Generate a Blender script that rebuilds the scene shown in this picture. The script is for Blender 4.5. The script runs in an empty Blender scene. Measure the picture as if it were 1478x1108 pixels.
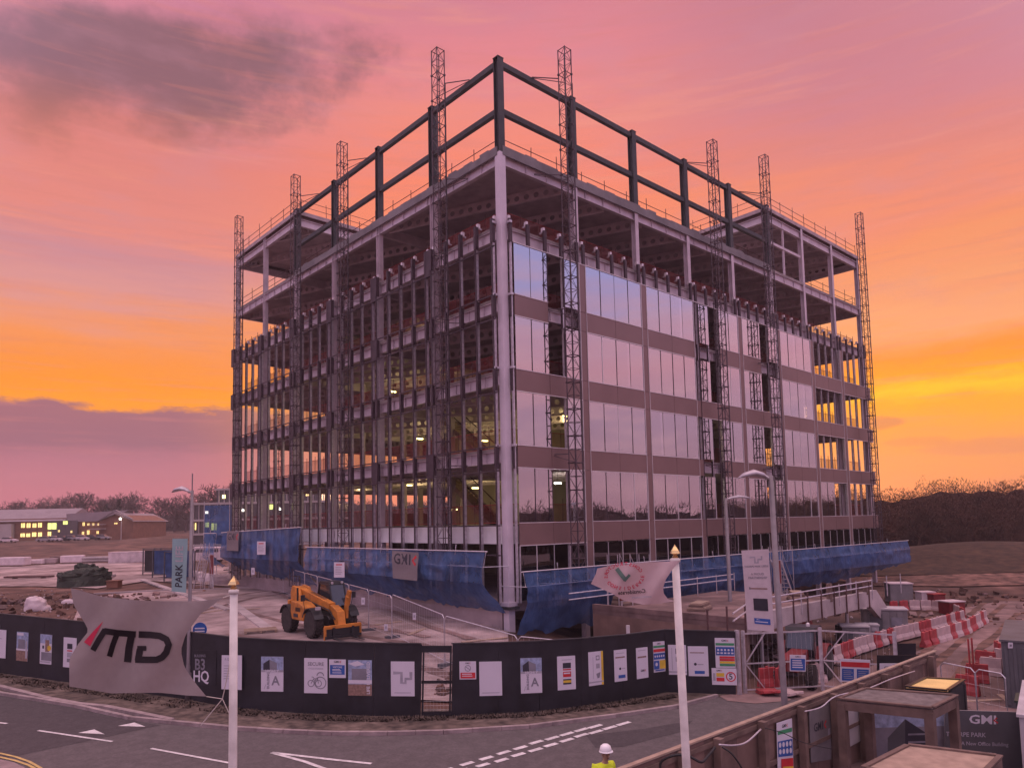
import bpy, math, random, bmesh
from mathutils import Vector, Matrix, noise
random.seed(7)
PI = math.pi
SC = bpy.context.scene
COL = SC.collection
# ---------------------------------------------------------------- camera
FPX, PIT, YAW, ROL = 1033.17, .0789, .8397, -.0207
CAM = Vector((-24.8546, -27.84, -1.1648)); PPX, PPY = 733.26, 671.99
FW = Vector((math.cos(YAW)*math.cos(PIT), math.sin(YAW)*math.cos(PIT), math.sin(PIT)))
RT = Vector((math.sin(YAW), -math.cos(YAW), 0)); UPV = RT.cross(FW)
R2 = RT*math.cos(ROL)+UPV*math.sin(ROL); U2 = UPV*math.cos(ROL)-RT*math.sin(ROL)
FH = Vector((math.cos(YAW), math.sin(YAW), 0))
cd = bpy.data.cameras.new('camera'); cam = bpy.data.objects.new('camera', cd); COL.objects.link(cam)
cd.sensor_width = 36; cd.lens = FPX/1478*36; cd.clip_end = 4000; cd.clip_start = .1
cd.shift_x = (739-PPX)/1478; cd.shift_y = (PPY-554)/1478
m3 = Matrix((R2, U2, -FW)).transposed(); cam.matrix_world = Matrix.Translation(CAM) @ m3.to_4x4()
SC.camera = cam
def ray(x, y): return FW+R2*((x-PPX)/FPX)-U2*((y-PPY)/FPX)
def at_z(x, y, z): d = ray(x, y); return CAM+d*((z-CAM.z)/d.z)
def at_d(x, y, D): return CAM+ray(x, y)*D
def at_x(x, y, X): d = ray(x, y); return CAM+d*((X-CAM.x)/d.x)
def at_y(x, y, Y): d = ray(x, y); return CAM+d*((Y-CAM.y)/d.y)
def W(a, d, z=0): p = CAM+RT*a+FH*d; return Vector((p.x, p.y, z))
def AD(p): q = Vector((p[0]-CAM.x, p[1]-CAM.y, 0)); return q.dot(RT), q.dot(FH)
def lerp(t, xs, ys):
    if t <= xs[0]: return ys[0]
    for i in range(len(xs)-1):
        if t < xs[i+1]: return ys[i]+(ys[i+1]-ys[i])*(t-xs[i])/(xs[i+1]-xs[i])
    return ys[-1]
def sm(t): t = min(1, max(0, t)); return t*t*(3-2*t)
def H(x, y):
    a, d = AD((x, y))
    road = -7.695-.033*max(-40, min(25, a))
    L = lerp(d, [30, 35, 70, 110, 200, 300, 600], [-6.75, -6.6, -6.2, -5.8, -3.5, -1.6, -.9])
    Rr = lerp(d, [30, 60, 80, 120, 300, 600], [-8.0, -7.85, -7.5, -7, -3, -.9])
    w = sm((a+1)/6)
    k = sm((d-27.5)/6)
    h = road*(1-k)+(L*(1-w)+Rr*w)*k
    h += 2.9*math.exp(-(((a-56)/19)**2+((d-84)/13)**2))      # grassed mound by the wood
    return h
def at_g(x, y, off=0):
    d = ray(x, y); t = 4; 
    while t < 900:
        p = CAM+d*t
        if p.z < H(p.x, p.y)+off:
            lo, hi = t-.5, t
            for _ in range(14):
                m = (lo+hi)/2; p = CAM+d*m
                if p.z < H(p.x, p.y)+off: hi = m
                else: lo = m
            return p
        t += .5
    return CAM+d*t
# ---------------------------------------------------------------- materials
MT = {}
def srgb(c):
    return tuple(((v/255)/12.92 if v/255 <= .04045 else ((v/255+.055)/1.055)**2.4) for v in c)
def mk(name, col, rough=.75, metal=0, var=.18, scale=2.5, bump=0, bscale=None, emit=None, es=1, spec=.4, alpha=None, detail=4, hue=None, stain=0):
    m = bpy.data.materials.new(name); m.use_nodes = True; nt = m.node_tree; N = nt.nodes; L = nt.links
    b = N['Principled BSDF']; b.inputs['Roughness'].default_value = rough; b.inputs['Metallic'].default_value = metal
    b.inputs['Specular IOR Level'].default_value = spec
    tc = N.new('ShaderNodeTexCoord'); nz = N.new('ShaderNodeTexNoise'); nz.inputs['Scale'].default_value = scale; nz.inputs['Detail'].default_value = detail
    L.new(tc.outputs['Object'], nz.inputs['Vector'])
    cr = N.new('ShaderNodeValToRGB'); e = cr.color_ramp.elements
    lo = [c*(1-var) for c in col]; hi = [min(1, c*(1+var)) for c in (hue or col)]
    e[0].position = .3; e[0].color = (*lo, 1); e[1].position = .7; e[1].color = (*hi, 1)
    L.new(nz.outputs['Fac'], cr.inputs['Fac']); out = cr.outputs['Color']
    if stain:
        n2 = N.new('ShaderNodeTexNoise'); n2.inputs['Scale'].default_value = scale*.22; n2.inputs['Detail'].default_value = 6; n2.inputs['Roughness'].default_value = .65
        L.new(tc.outputs['Object'], n2.inputs['Vector'])
        r2 = N.new('ShaderNodeValToRGB'); r2.color_ramp.elements[0].position = .42; r2.color_ramp.elements[1].position = .62
        r2.color_ramp.elements[0].color = (1-stain,)*3+(1,); r2.color_ramp.elements[1].color = (1, 1, 1, 1)
        mx = N.new('ShaderNodeMix'); mx.data_type = 'RGBA'; mx.blend_type = 'MULTIPLY'; mx.inputs[0].default_value = 1
        L.new(n2.outputs['Fac'], r2.inputs['Fac']); L.new(out, mx.inputs[6]); L.new(r2.outputs['Color'], mx.inputs[7]); out = mx.outputs[2]
    L.new(out, b.inputs['Base Color'])
    if bump:
        bn = N.new('ShaderNodeBump'); bn.inputs['Strength'].default_value = bump
        n3 = N.new('ShaderNodeTexNoise'); n3.inputs['Scale'].default_value = bscale or scale*4; n3.inputs['Detail'].default_value = 5
        L.new(tc.outputs['Object'], n3.inputs['Vector']); L.new(n3.outputs['Fac'], bn.inputs['Height']); L.new(bn.outputs['Normal'], b.inputs['Normal'])
    if emit:
        b.inputs['Emission Color'].default_value = (*emit, 1); b.inputs['Emission Strength'].default_value = es
    if alpha is not None: b.inputs['Alpha'].default_value = alpha
    MT[name] = m; return m
mk('steel_light', (.62, .53, .58), .55, .2, .12, 1.5, stain=.12)
mk('steel_corner', (.66, .58, .65), .5, .1, .08, 1.2, stain=.1)
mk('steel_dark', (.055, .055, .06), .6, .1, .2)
mk('steel_rust', (.11, .055, .055), .8, .1, .35, 3)
mk('beam_web', (.60, .50, .53), .7, .1, .15, 1.5)
mk('mast_metal', (.105, .075, .088), .6, .3, .3, 4)
mk('galv', (.58, .54, .58), .45, .6, .2, 6)
mk('tube_dark', (.13, .08, .08), .6, .3, .2, 6)
mk('deck_soffit', (.44, .35, .37), .7, .2, .2, 1.2, bump=.2, bscale=5)
mk('slab_conc', (.33, .28, .28), .9, 0, .2, 1.3, stain=.3)
mk('gasket', (.06, .037, .048), .6, 0, .2)
mk('bronze', (.245, .155, .145), .42, .35, .06, .8, stain=.06)
mk('trim_pale', (.72, .66, .68), .4, .2, .08)
mk('beam_white', (.70, .68, .69), .6, 0, .1, 1)
mk('red_mesh', (.33, .055, .05), .8, 0, .25, 3)
mk('core_plaster', (.42, .36, .26), .85, 0, .12, .6, stain=.15)
mk('conc_wall', (.40, .31, .32), .9, 0, .15, .7, bump=.15, stain=.35)
mk('conc_pale', (.52, .44, .45), .85, 0, .18, .9, bump=.15, stain=.35)
mk('conc_floor', (.38, .28, .275), .9, 0, .22, .8, bump=.35, bscale=9, stain=.5, hue=(.47, .36, .355), detail=9)
mk('dirt', (.095, .05, .04), .95, 0, .5, 1.1, bump=.7, bscale=5, stain=.45, hue=(.2, .11, .085))
mk('ground', (.085, .045, .036), .95, 0, .5, .35, bump=.8, bscale=2, stain=.5, hue=(.17, .09, .07), detail=10)
mk('site_road', (.27, .175, .165), .9, 0, .35, .9, bump=.7, bscale=6, stain=.45, detail=9)
mk('asphalt', (.112, .094, .096), .82, 0, .16, 14, bump=.35, bscale=120, stain=.22, spec=.5)
mk('asphalt_dark', (.072, .06, .064), .85, 0, .2, 14, bump=.35, bscale=120, stain=.2)
mk('paint_white', (.72, .68, .68), .7, 0, .2, 9, stain=.2)
mk('paint_yellow', (.62, .44, .16), .7, 0, .2, 9, stain=.2)
mk('kerb', (.36, .28, .28), .9, 0, .2, 4, bump=.2, stain=.25)
mk('paving', (.33, .24, .24), .9, 0, .15, 3, bump=.2, stain=.2)
mk('verge', (.105, .075, .065), .95, 0, .5, 3, bump=.9, bscale=16, stain=.4, hue=(.15, .11, .09), detail=10)
mk('mound_grass', (.04, .021, .013), .95, 0, .4, 1.2, bump=.8, bscale=6, stain=.3, hue=(.06, .033, .019))
mk('hoarding', (.021, .020, .028), .5, 0, .4, 1.6, bump=.12, spec=.45, stain=.35)
mk('hoarding_edge', (.05, .045, .05), .7)
mk('poster_white', (.66, .62, .70), .55, 0, .04, 1.5)
mk('poster_grey', (.38, .36, .42), .6)
mk('poster_ink', (.035, .035, .05), .6)
mk('ink_grey', (.22, .21, .25), .6)
mk('ink_brown', (.26, .16, .13), .7, 0, .3, 12)
mk('ink_sky', (.30, .36, .52), .6, 0, .3, 8)
mk('ink_red', (.55, .03, .04), .6)
mk('ink_yellow', (.68, .46, .05), .6)
mk('ink_green', (.05, .26, .12), .6)
mk('ink_blue', (.03, .10, .36), .5)
mk('orange', (.66, .235, .035), .55, 0, .2, 3, bump=.08, stain=.4)
mk('machine_red', (.20, .02, .025), .5, 0, .2, 2.5, stain=.2)
mk('rubber', (.04, .033, .033), .9, 0, .35, 5, bump=.3)
mk('rim', (.20, .14, .12), .7, 0, .3, 5)
mk('cab_black', (.025, .025, .03), .35, 0, .2)
mk('cab_glass', (.035, .04, .05), .08, 0, .1, spec=.9)
mk('lamp_white', (1, 1, 1), .5, emit=(1, .93, .8), es=9)
mk('lamp_warm', (1, .9, .5), .5, emit=(1, .78, .28), es=7)
mk('win_lit', (1, .8, .4), .5, emit=(1, .72, .22), es=1.6)
mk('win_green', (.8, 1, .4), .5, emit=(.75, .85, .2), es=1.5)
mk('win_dark', (.05, .05, .06), .15, spec=.8)
mk('brick_far', (.22, .105, .07), .9, 0, .15, .8)
mk('roof_far', (.27, .22, .24), .8, 0, .1, .4)
mk('pale_far', (.42, .36, .36), .8, 0, .1, .4)
mk('barrier_red', (.50, .06, .07), .5, 0, .2, 2, stain=.4)
mk('barrier_white', (.60, .44, .44), .5, 0, .1, 2, stain=.25)
mk('timber', (.19, .125, .105), .85, 0, .25, 3, bump=.3, bscale=10, stain=.25)
mk('ply', (.25, .155, .13), .85, 0, .16, 1.5, bump=.1, stain=.3)
mk('ply_grey', (.19, .16, .155), .9, 0, .3, 5, bump=.3, bscale=30, stain=.25)
mk('timber_pale', (.36, .26, .20), .85, 0, .18, 4, bump=.2)
mk('cabin_grey', (.24, .22, .235), .7, 0, .12, 1.5, stain=.25)
mk('cabin_pale', (.50, .46, .49), .7, 0, .12, 1.5, stain=.2)
mk('container_dark', (.11, .11, .125), .6, 0, .15, 1.5, stain=.2)
mk('bin_green', (.015, .04, .032), .5, 0, .2)
mk('yellow_lit_top', (.78, .58, .22), .6, 0, .2, 1.2)  # yellow light falling on the box top, put into its board colour
mk('white_wrap', (.62, .52, .55), .6, 0, .15, 1.5, bump=.4, bscale=6)
mk('tarp_dark', (.030, .038, .030), .75, 0, .3, 2, bump=.5, bscale=6)
mk('pole_white', (.76, .72, .68), .45, 0, .08, 5, stain=.2)
mk('gold', (.85, .60, .28), .22, .9, .1, 6)
mk('lamp_post', (.23, .20, .215), .55, .35, .12, 5)
mk('lamp_head', (.50, .46, .50), .4, .3, .08, 5)
mk('cable', (.02, .018, .02), .6)
mk('rope', (.6, .55, .5), .8)
mk('banner_teal', (.29, .44, .45), .7, 0, .08, 2)
mk('skin', (.42, .24, .18), .6)
mk('hivis', (.70, .85, .03), .6, 0, .15, 8)
mk('reflective', (.75, .75, .72), .4)
mk('trousers', (.03, .03, .05), .9)
mk('helmet', (.82, .80, .82), .3)
mk('bark', (.07, .04, .04), .95, 0, .3, 3)
mk('bark_purple', (.075, .042, .045), .95, 0, .3, 3)
mk('twig_brown', (.09, .038, .027), .95, 0, .4, .8, stain=.3, hue=(.12, .055, .038))
mk('evergreen', (.028, .026, .022), .95, 0, .4, .6)
mk('pallet', (.30, .20, .14), .9, 0, .2, 4)
mk('car_paint', (.35, .33, .36), .3, .4, .2)
def flag_mat(name, col, tr=.35):
    m = mk(name, col, .85, 0, .07, 9, bump=.7, bscale=5); nt = m.node_tree; b = nt.nodes['Principled BSDF']
    t = nt.nodes.new('ShaderNodeBsdfTranslucent'); t.inputs[0].default_value = (*col, 1); x = nt.nodes.new('ShaderNodeMixShader'); x.inputs[0].default_value = tr
    nt.links.new(b.outputs[0], x.inputs[1]); nt.links.new(t.outputs[0], x.inputs[2]); nt.links.new(x.outputs[0], nt.nodes['Material Output'].inputs[0]); return m
flag_mat('flag_grey', (.36, .315, .315)); flag_mat('flag_pale', (.60, .47, .49)); flag_mat('flag_ink', (.02, .014, .018), .1); flag_mat('flag_red', (.62, .04, .10), .3); flag_mat('flag_green', (.13, .22, .19), .3)
flag_mat('banner_cloth', (.26, .22, .23), .2); flag_mat('banner_white', (.62, .55, .60), .3)
def net_mat(name, col, dens, scale=1.2):
    m = mk(name, col, .8, 0, .3, scale, stain=.3); nt = m.node_tree; N = nt.nodes; L = nt.links; b = N['Principled BSDF']
    tr = N.new('ShaderNodeBsdfTranslucent'); tr.inputs[0].default_value = (*col, 1); x1 = N.new('ShaderNodeMixShader'); x1.inputs[0].default_value = .3
    tp = N.new('ShaderNodeBsdfTransparent'); x2 = N.new('ShaderNodeMixShader')
    tc = N.new('ShaderNodeTexCoord'); nz = N.new('ShaderNodeTexNoise'); nz.inputs['Scale'].default_value = .6; nz.inputs['Detail'].default_value = 3
    mr = N.new('ShaderNodeMapRange'); mr.inputs[1].default_value = .35; mr.inputs[2].default_value = .65; mr.inputs[3].default_value = dens-.14; mr.inputs[4].default_value = min(1, dens+.1)
    L.new(tc.outputs['Object'], nz.inputs['Vector']); L.new(nz.outputs['Fac'], mr.inputs[0]); L.new(mr.outputs[0], x2.inputs[0])
    mp = N.new('ShaderNodeMapping'); mp.inputs['Scale'].default_value = (2.2, 2.2, .7); L.new(tc.outputs['Object'], mp.inputs[0]); nb = N.new('ShaderNodeTexNoise'); nb.inputs['Scale'].default_value = 2.0; nb.inputs['Detail'].default_value = 6; L.new(mp.outputs[0], nb.inputs[0]); bp = N.new('ShaderNodeBump'); bp.inputs['Strength'].default_value = .9; bp.inputs['Distance'].default_value = .3; L.new(nb.outputs['Fac'], bp.inputs['Height']); L.new(bp.outputs[0], b.inputs['Normal']); L.new(bp.outputs[0], tr.inputs['Normal'])
    L.new(b.outputs[0], x1.inputs[1]); L.new(tr.outputs[0], x1.inputs[2]); L.new(tp.outputs[0], x2.inputs[1]); L.new(x1.outputs[0], x2.inputs[2]); L.new(x2.outputs[0], N['Material Output'].inputs[0])
net_mat('net_blue', (.12, .24, .52), .62); net_mat('net_blue_dense', (.08, .16, .38), .82); net_mat('net_red', (.33, .05, .05), .42); net_mat('mesh_grey', (.25, .2, .22), .10)
def glass(name, fac, tint):
    m = bpy.data.materials.new(name); m.use_nodes = True; nt = m.node_tree; N = nt.nodes; L = nt.links; N.remove(N['Principled BSDF'])
    g = N.new('ShaderNodeBsdfGlossy'); g.inputs['Roughness'].default_value = .012; g.inputs[0].default_value = (.94, .92, .96, 1)
    t = N.new('ShaderNodeBsdfTransparent'); t.inputs[0].default_value = (*tint, 1)
    fr = N.new('ShaderNodeFresnel'); fr.inputs[0].default_value = 1.5; ad = N.new('ShaderNodeMath'); ad.inputs[1].default_value = fac; ad.use_clamp = True
    tc = N.new('ShaderNodeTexCoord'); nz = N.new('ShaderNodeTexNoise'); nz.inputs['Scale'].default_value = .35; bp = N.new('ShaderNodeBump'); bp.inputs['Strength'].default_value = .035
    L.new(tc.outputs['Object'], nz.inputs['Vector']); L.new(nz.outputs['Fac'], bp.inputs['Height']); L.new(bp.outputs[0], g.inputs['Normal'])
    x = N.new('ShaderNodeMixShader'); L.new(fr.outputs[0], ad.inputs[0]); L.new(ad.outputs[0], x.inputs[0]); L.new(t.outputs[0], x.inputs[1]); L.new(g.outputs[0], x.inputs[2]); L.new(x.outputs[0], N['Material Output'].inputs[0]); MT[name] = m
glass('glass', .5, (.86, .86, .88)); glass('glass_dark', .05, (.32, .32, .34))
# ---------------------------------------------------------------- mesh builder
_txt = {}
def textdata(s):
    if s not in _txt:
        c = bpy.data.curves.new('t', 'FONT'); c.body = s; c.align_x = 'CENTER'; c.align_y = 'CENTER'; c.size = 1; c.resolution_u = 2; c.offset = .02
        o = bpy.data.objects.new('t', c); COL.objects.link(o); dg = bpy.context.evaluated_depsgraph_get(); me = bpy.data.meshes.new_from_object(o.evaluated_get(dg))
        _txt[s] = ([tuple(v.co) for v in me.vertices], [tuple(p.vertices) for p in me.polygons]); bpy.data.objects.remove(o); bpy.data.curves.remove(c); bpy.data.meshes.remove(me)
    return _txt[s]
class MB:
    def __init__(s): s.v = []; s.f = []; s.m = []; s.names = []
    def mi(s, mat):
        if mat not in s.names: s.names.append(mat)
        return s.names.index(mat)
    def add(s, vs, fs, mat):
        o = len(s.v); s.v += [tuple(p) for p in vs]; k = s.mi(mat)
        for f in fs: s.f.append(tuple(i+o for i in f)); s.m.append(k)
        return s
    def quad(s, pts, mat): return s.add(pts, [tuple(range(len(pts)))], mat)
    def box(s, c, d, mat, R=None):
        hx, hy, hz = d[0]/2, d[1]/2, d[2]/2; c = Vector(c)
        vs = [Vector((x, y, z)) for x in (-hx, hx) for y in (-hy, hy) for z in (-hz, hz)]
        if R is not None: vs = [R @ v for v in vs]
        return s.add([c+v for v in vs], [(0, 1, 3, 2), (4, 6, 7, 5), (0, 4, 5, 1), (2, 3, 7, 6), (0, 2, 6, 4), (1, 5, 7, 3)], mat)
    def bx(s, x0, x1, y0, y1, z0, z1, mat): return s.box(((x0+x1)/2, (y0+y1)/2, (z0+z1)/2), (abs(x1-x0), abs(y1-y0), abs(z1-z0)), mat)
    def beam(s, p0, p1, w, h, mat, up=(0, 0, 1)):
        p0 = Vector(p0); p1 = Vector(p1); d = (p1-p0); L = d.length; d.normalize(); u = Vector(up); r = d.cross(u)
        if r.length < 1e-4: r = d.cross(Vector((1, 0, 0)))
        r.normalize(); u = r.cross(d)
        return s.box((p0+p1)/2, (w, L, h), mat, Matrix((r, d, u)).transposed())
    def ibeam(s, p0, p1, w, h, mat, t=.03):
        u = Vector((0, 0, h/2-t/2)); p0 = Vector(p0); p1 = Vector(p1)
        s.beam(p0+u, p1+u, w, t, mat); s.beam(p0-u, p1-u, w, t, mat); s.beam(p0, p1, .02, h-2*t-.004, mat); return s
    def tube(s, pts, r, mat, n=6, cap=True, r1=None):
        pts = [Vector(p) for p in pts]; vs = []; fs = []; k = len(pts)
        for i, p in enumerate(pts):
            d = (pts[min(i+1, k-1)]-pts[max(i-1, 0)]).normalized(); a = d.cross(Vector((0, 0, 1)))
            if a.length < 1e-3: a = Vector((1, 0, 0))
            a.normalize(); b = d.cross(a); rr = r if r1 is None else r+(r1-r)*i/(k-1)
            for j in range(n): t = 2*PI*j/n; vs.append(p+(a*math.cos(t)+b*math.sin(t))*rr)
        for i in range(k-1):
            for j in range(n): q = (j+1) % n; fs.append((i*n+j, i*n+q, (i+1)*n+q, (i+1)*n+j))
        if cap: fs.append(tuple(range(n))[::-1]); fs.append(tuple((k-1)*n+j for j in range(n)))
        return s.add(vs, fs, mat)
    def lathe(s, prof, mat, n=16, c=(0, 0, 0), R=None):
        vs = []; fs = []; c = Vector(c)
        for (r, z) in prof:
            for j in range(n):
                t = 2*PI*j/n; v = Vector((r*math.cos(t), r*math.sin(t), z)); vs.append(c+(R @ v if R is not None else v))
        for i in range(len(prof)-1):
            for j in range(n): q = (j+1) % n; fs.append((i*n+j, i*n+q, (i+1)*n+q, (i+1)*n+j))
        fs.append(tuple(range(n))[::-1]); fs.append(tuple((len(prof)-1)*n+j for j in range(n)))
        return s.add(vs, fs, mat)
    def prism(s, poly, axis, a, b, mat):
        # poly 2D extruded along axis ('x': poly=(y,z), 'y': poly=(x,z), 'z': poly=(x,y))
        def P(u, v, w): return {'x': (w, u, v), 'y': (u, w, v), 'z': (u, v, w)}[axis]
        n = len(poly); vs = [P(u, v, a) for u, v in poly]+[P(u, v, b) for u, v in poly]
        fs = [tuple(range(n))[::-1], tuple(range(n, 2*n))]+[(i, (i+1) % n, n+(i+1) % n, n+i) for i in range(n)]
        return s.add(vs, fs, mat)
    def text(s, st, fn, mat, size=1):
        vs, fs = textdata(st); return s.add([fn(x*size, y*size) for x, y, z in vs], fs, mat)
    def build(s, name, parent=None, loc=None, smooth=False, bevel=0):
        me = bpy.data.meshes.new(name); vs = s.v
        if loc is not None: L = Vector(loc); vs = [tuple(Vector(p)-L) for p in vs]
        me.from_pydata(vs, [], s.f); me.update()
        for n in s.names: me.materials.append(MT[n])
        me.polygons.foreach_set('material_index', s.m)
        if smooth: me.polygons.foreach_set('use_smooth', [True]*len(s.f))
        o = bpy.data.objects.new(name, me); COL.objects.link(o)
        if loc is not None: o.location = loc
        if parent is not None: o.parent = parent
        if bevel:
            b = o.modifiers.new('bevel', 'BEVEL'); b.width = bevel; b.segments = 2; b.limit_method = 'ANGLE'
        return o
def tag(o, label=None, cat=None, group=None, kind=None):
    if label: o['label'] = label
    if cat: o['category'] = cat
    if group: o['group'] = group
    if kind: o['kind'] = kind
    return o
def thing(name, label, cat, loc=(0, 0, 0), rz=0, group=None):
    o = bpy.data.objects.new(name, None); COL.objects.link(o); o.location = loc; o.rotation_euler = (0, 0, rz); o.empty_display_size = .3
    return tag(o, label, cat, group)
def dup(root, loc, rz=0, label=None, group=None, scale=None):
    r = root.copy(); COL.objects.link(r); r.location = loc; r.rotation_euler = (0, 0, rz)
    if label: r['label'] = label
    if group: r['group'] = group
    if scale: r.scale = scale
    for ch in root.children:
        c = ch.copy(); COL.objects.link(c); c.parent = r
        for g in ch.children: d = g.copy(); COL.objects.link(d); d.parent = c
    return r
# ---------------------------------------------------------------- sky
wd = bpy.data.worlds.new('World'); SC.world = wd; wd.use_nodes = True
nt = wd.node_tree; N = nt.nodes; L = nt.links; bg = N['Background']
def mth(op, a, b=None, clamp=False):
    n = N.new('ShaderNodeMath'); n.operation = op; n.use_clamp = clamp
    for i, v in enumerate((a, b)):
        if v is None: continue
        if isinstance(v, (int, float)): n.inputs[i].default_value = v
        else: L.new(v, n.inputs[i])
    return n.outputs[0]
def dotv(vec, c):
    n = N.new('ShaderNodeVectorMath'); n.operation = 'DOT_PRODUCT'; L.new(vec, n.inputs[0]); n.inputs[1].default_value = c; return n.outputs['Value']
def ss(v, a, b):
    n = N.new('ShaderNodeMapRange'); n.interpolation_type = 'SMOOTHSTEP'; L.new(v, n.inputs[0]); n.inputs[1].default_value = a; n.inputs[2].default_value = b; return n.outputs[0]
def ramp(v, stops, emax=50):
    n = N.new('ShaderNodeValToRGB'); e = n.color_ramp.elements
    for i, (p, c) in enumerate(stops):
        q = e[i] if i < 2 else e.new(p/emax)
        q.position = max(0, p/emax); q.color = (*srgb(c), 1)
    L.new(mth('DIVIDE', v, emax), n.inputs[0]); return n.outputs[0]
def mixc(f, a, b):
    n = N.new('ShaderNodeMix'); n.data_type = 'RGBA'
    for k, v in ((0, f), (6, a), (7, b)):
        if isinstance(v, (int, float)): n.inputs[k].default_value = v
        elif isinstance(v, tuple): n.inputs[k].default_value = (*srgb(v), 1)
        else: L.new(v, n.inputs[k])
    return n.outputs[2]
tc = N.new('ShaderNodeTexCoord'); D = tc.outputs['Generated']
rx = dotv(D, RT); fx = dotv(D, FH); zz = dotv(D, (0, 0, 1))
az = mth('MULTIPLY', mth('ARCTAN2', rx, fx), 180/PI); el0 = mth('MULTIPLY', mth('ARCSINE', zz), 180/PI)
def nz(scale, sz, det=5, rough=.55, off=0):
    mp = N.new('ShaderNodeMapping'); mp.inputs['Scale'].default_value = (1, 1, sz); mp.inputs['Location'].default_value = (off, off, off); L.new(D, mp.inputs[0])
    n = N.new('ShaderNodeTexNoise'); n.inputs['Scale'].default_value = scale; n.inputs['Detail'].default_value = det; n.inputs['Roughness'].default_value = rough; L.new(mp.outputs[0], n.inputs[0]); return n.outputs['Fac']
n1 = nz(2.2, 5, 5); n2 = nz(9, 3.5, 6, .6, 3); n3 = nz(6.5, 1.5, 7, .58, 7); n4 = nz(22, 3, 5, .6, 1); n5 = nz(3.2, 13, 6, .62, 11); n6 = nz(7, 20, 5, .6, 5)
el = mth('ADD', el0, mth('ADD', mth('MULTIPLY', mth('SUBTRACT', n1, .5), 6.5), mth('MULTIPLY', mth('SUBTRACT', n5, .5), 7.0)))
elw = mth('ADD', el0, mth('ADD', mth('MULTIPLY', mth('SUBTRACT', n1, .5), 2.2), mth('ADD', mth('MULTIPLY', mth('SUBTRACT', n2, .5), 2.0), mth('MULTIPLY', mth('SUBTRACT', n4, .5), 1.3))))
elm = mth('ADD', mth('MULTIPLY', el, ss(el0, 10, 16)), mth('MULTIPLY', elw, mth('SUBTRACT', 1, ss(el0, 10, 16))))
left = ramp(elm, [(0, (192, 112, 128)), (2.5, (190, 110, 126)), (5, (176, 106, 124)), (6.3, (152, 96, 114)), (8.6, (160, 100, 112)), (9.0, (252, 150, 30)), (10.3, (248, 144, 36)), (12, (246, 142, 60)), (14, (242, 146, 92)), (16.5, (222, 148, 142)), (19, (208, 140, 148)), (22, (232, 138, 126)), (26, (226, 132, 124)), (30, (218, 132, 142)), (36, (206, 128, 152)), (50, (196, 130, 150))])
right = ramp(elm, [(0, (226, 128, 98)), (2.5, (230, 136, 84)), (5.5, (240, 146, 62)), (7.6, (252, 158, 8)), (8.6, (255, 184, 0)), (9.6, (255, 152, 0)), (11, (250, 140, 34)), (13, (246, 160, 108)), (15.5, (244, 152, 104)), (18.5, (246, 146, 100)), (21, (242, 140, 112)), (24.5, (228, 134, 124)), (28, (214, 130, 138)), (34, (200, 126, 142)), (42, (194, 126, 142)), (50, (196, 134, 148))])
mid = ramp(elm, [(0, (230, 124, 106)), (5, (242, 140, 84)), (9, (255, 160, 34)), (12, (252, 150, 84)), (17, (250, 146, 90)), (22, (253, 140, 96)), (26, (250, 136, 108)), (30, (240, 140, 128)), (34, (228, 134, 142)), (40, (206, 128, 148)), (50, (198, 134, 150))])
front = mixc(ss(az, 4, 26), mixc(ss(az, -26, -6), left, mid), right)
# dark cloud high on the left
sx = mth('DIVIDE', rx, fx); sy = mth('DIVIDE', zz, fx)
q = mth('ADD', mth('POWER', mth('DIVIDE', mth('ADD', sx, .50), .44), 2), mth('POWER', mth('DIVIDE', mth('SUBTRACT', sy, .675), .14), 2))
cm = mth('ADD', mth('SUBTRACT', 1, q), mth('MULTIPLY', mth('SUBTRACT', n3, .5), 2.9))
cmask = mth('MULTIPLY', mth('MULTIPLY', ss(cm, .05, .85), .93), ss(fx, .3, .6))
ccol = mixc(ss(el0, 25.5, 30.5), (186, 112, 100), (140, 98, 108))
front = mixc(cmask, front, ccol)
# thin cloud streaks low on the right
def blob(a0, e0, ra, re, dens, col, fr):
    k = mth('ADD', mth('POWER', mth('DIVIDE', mth('SUBTRACT', az, a0), ra), 2), mth('POWER', mth('DIVIDE', mth('SUBTRACT', el0, e0), re), 2))
    m = mth('ADD', mth('SUBTRACT', 1, k), mth('MULTIPLY', mth('SUBTRACT', n4, .5), 2.4))
    return mixc(mth('MULTIPLY', ss(m, 0, .7), dens), fr, col)
front = blob(27.7, 6.5, 1.6, .5, .6, (196, 110, 74), front)
front = blob(35, 4.4, 6, .7, .45, (206, 118, 92), front)
front = blob(30, 5.0, 2.2, .4, .4, (206, 118, 82), front)
front = mixc(mth('MULTIPLY', mth('MULTIPLY', ss(n6, .5, .68), ss(el0, 2, 9)), .22), front, (216, 128, 118))
front = mixc(mth('MULTIPLY', mth('MULTIPLY', ss(n5, .52, .7), ss(el0, 12, 20)), .3), front, (252, 160, 128))
wisps = mth('MULTIPLY', ss(n2, .48, .72), .2)
front = mixc(mth('MULTIPLY', wisps, ss(el0, 10, 18)), front, (206, 142, 160))
back = mixc(mth('MULTIPLY', ss(n2, .42, .7), .3), ramp(elm, [(0, (160, 116, 132)), (4, (168, 128, 148)), (8, (176, 138, 162)), (12, (208, 150, 166)), (15.5, (198, 158, 184)), (19.5, (172, 164, 214)), (30, (176, 166, 210)), (50, (206, 176, 182))]), (226, 172, 178))
sky = mixc(ss(fx, .35, .78), back, front)
nish = N.new('ShaderNodeTexSky'); nish.sky_type = 'NISHITA'; nish.sun_disc = False; nish.sun_elevation = math.radians(2.0)
SUNAZ = YAW-math.radians(20)           # direction of the sunset, right of the building
nish.sun_rotation = PI/2-SUNAZ
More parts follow.
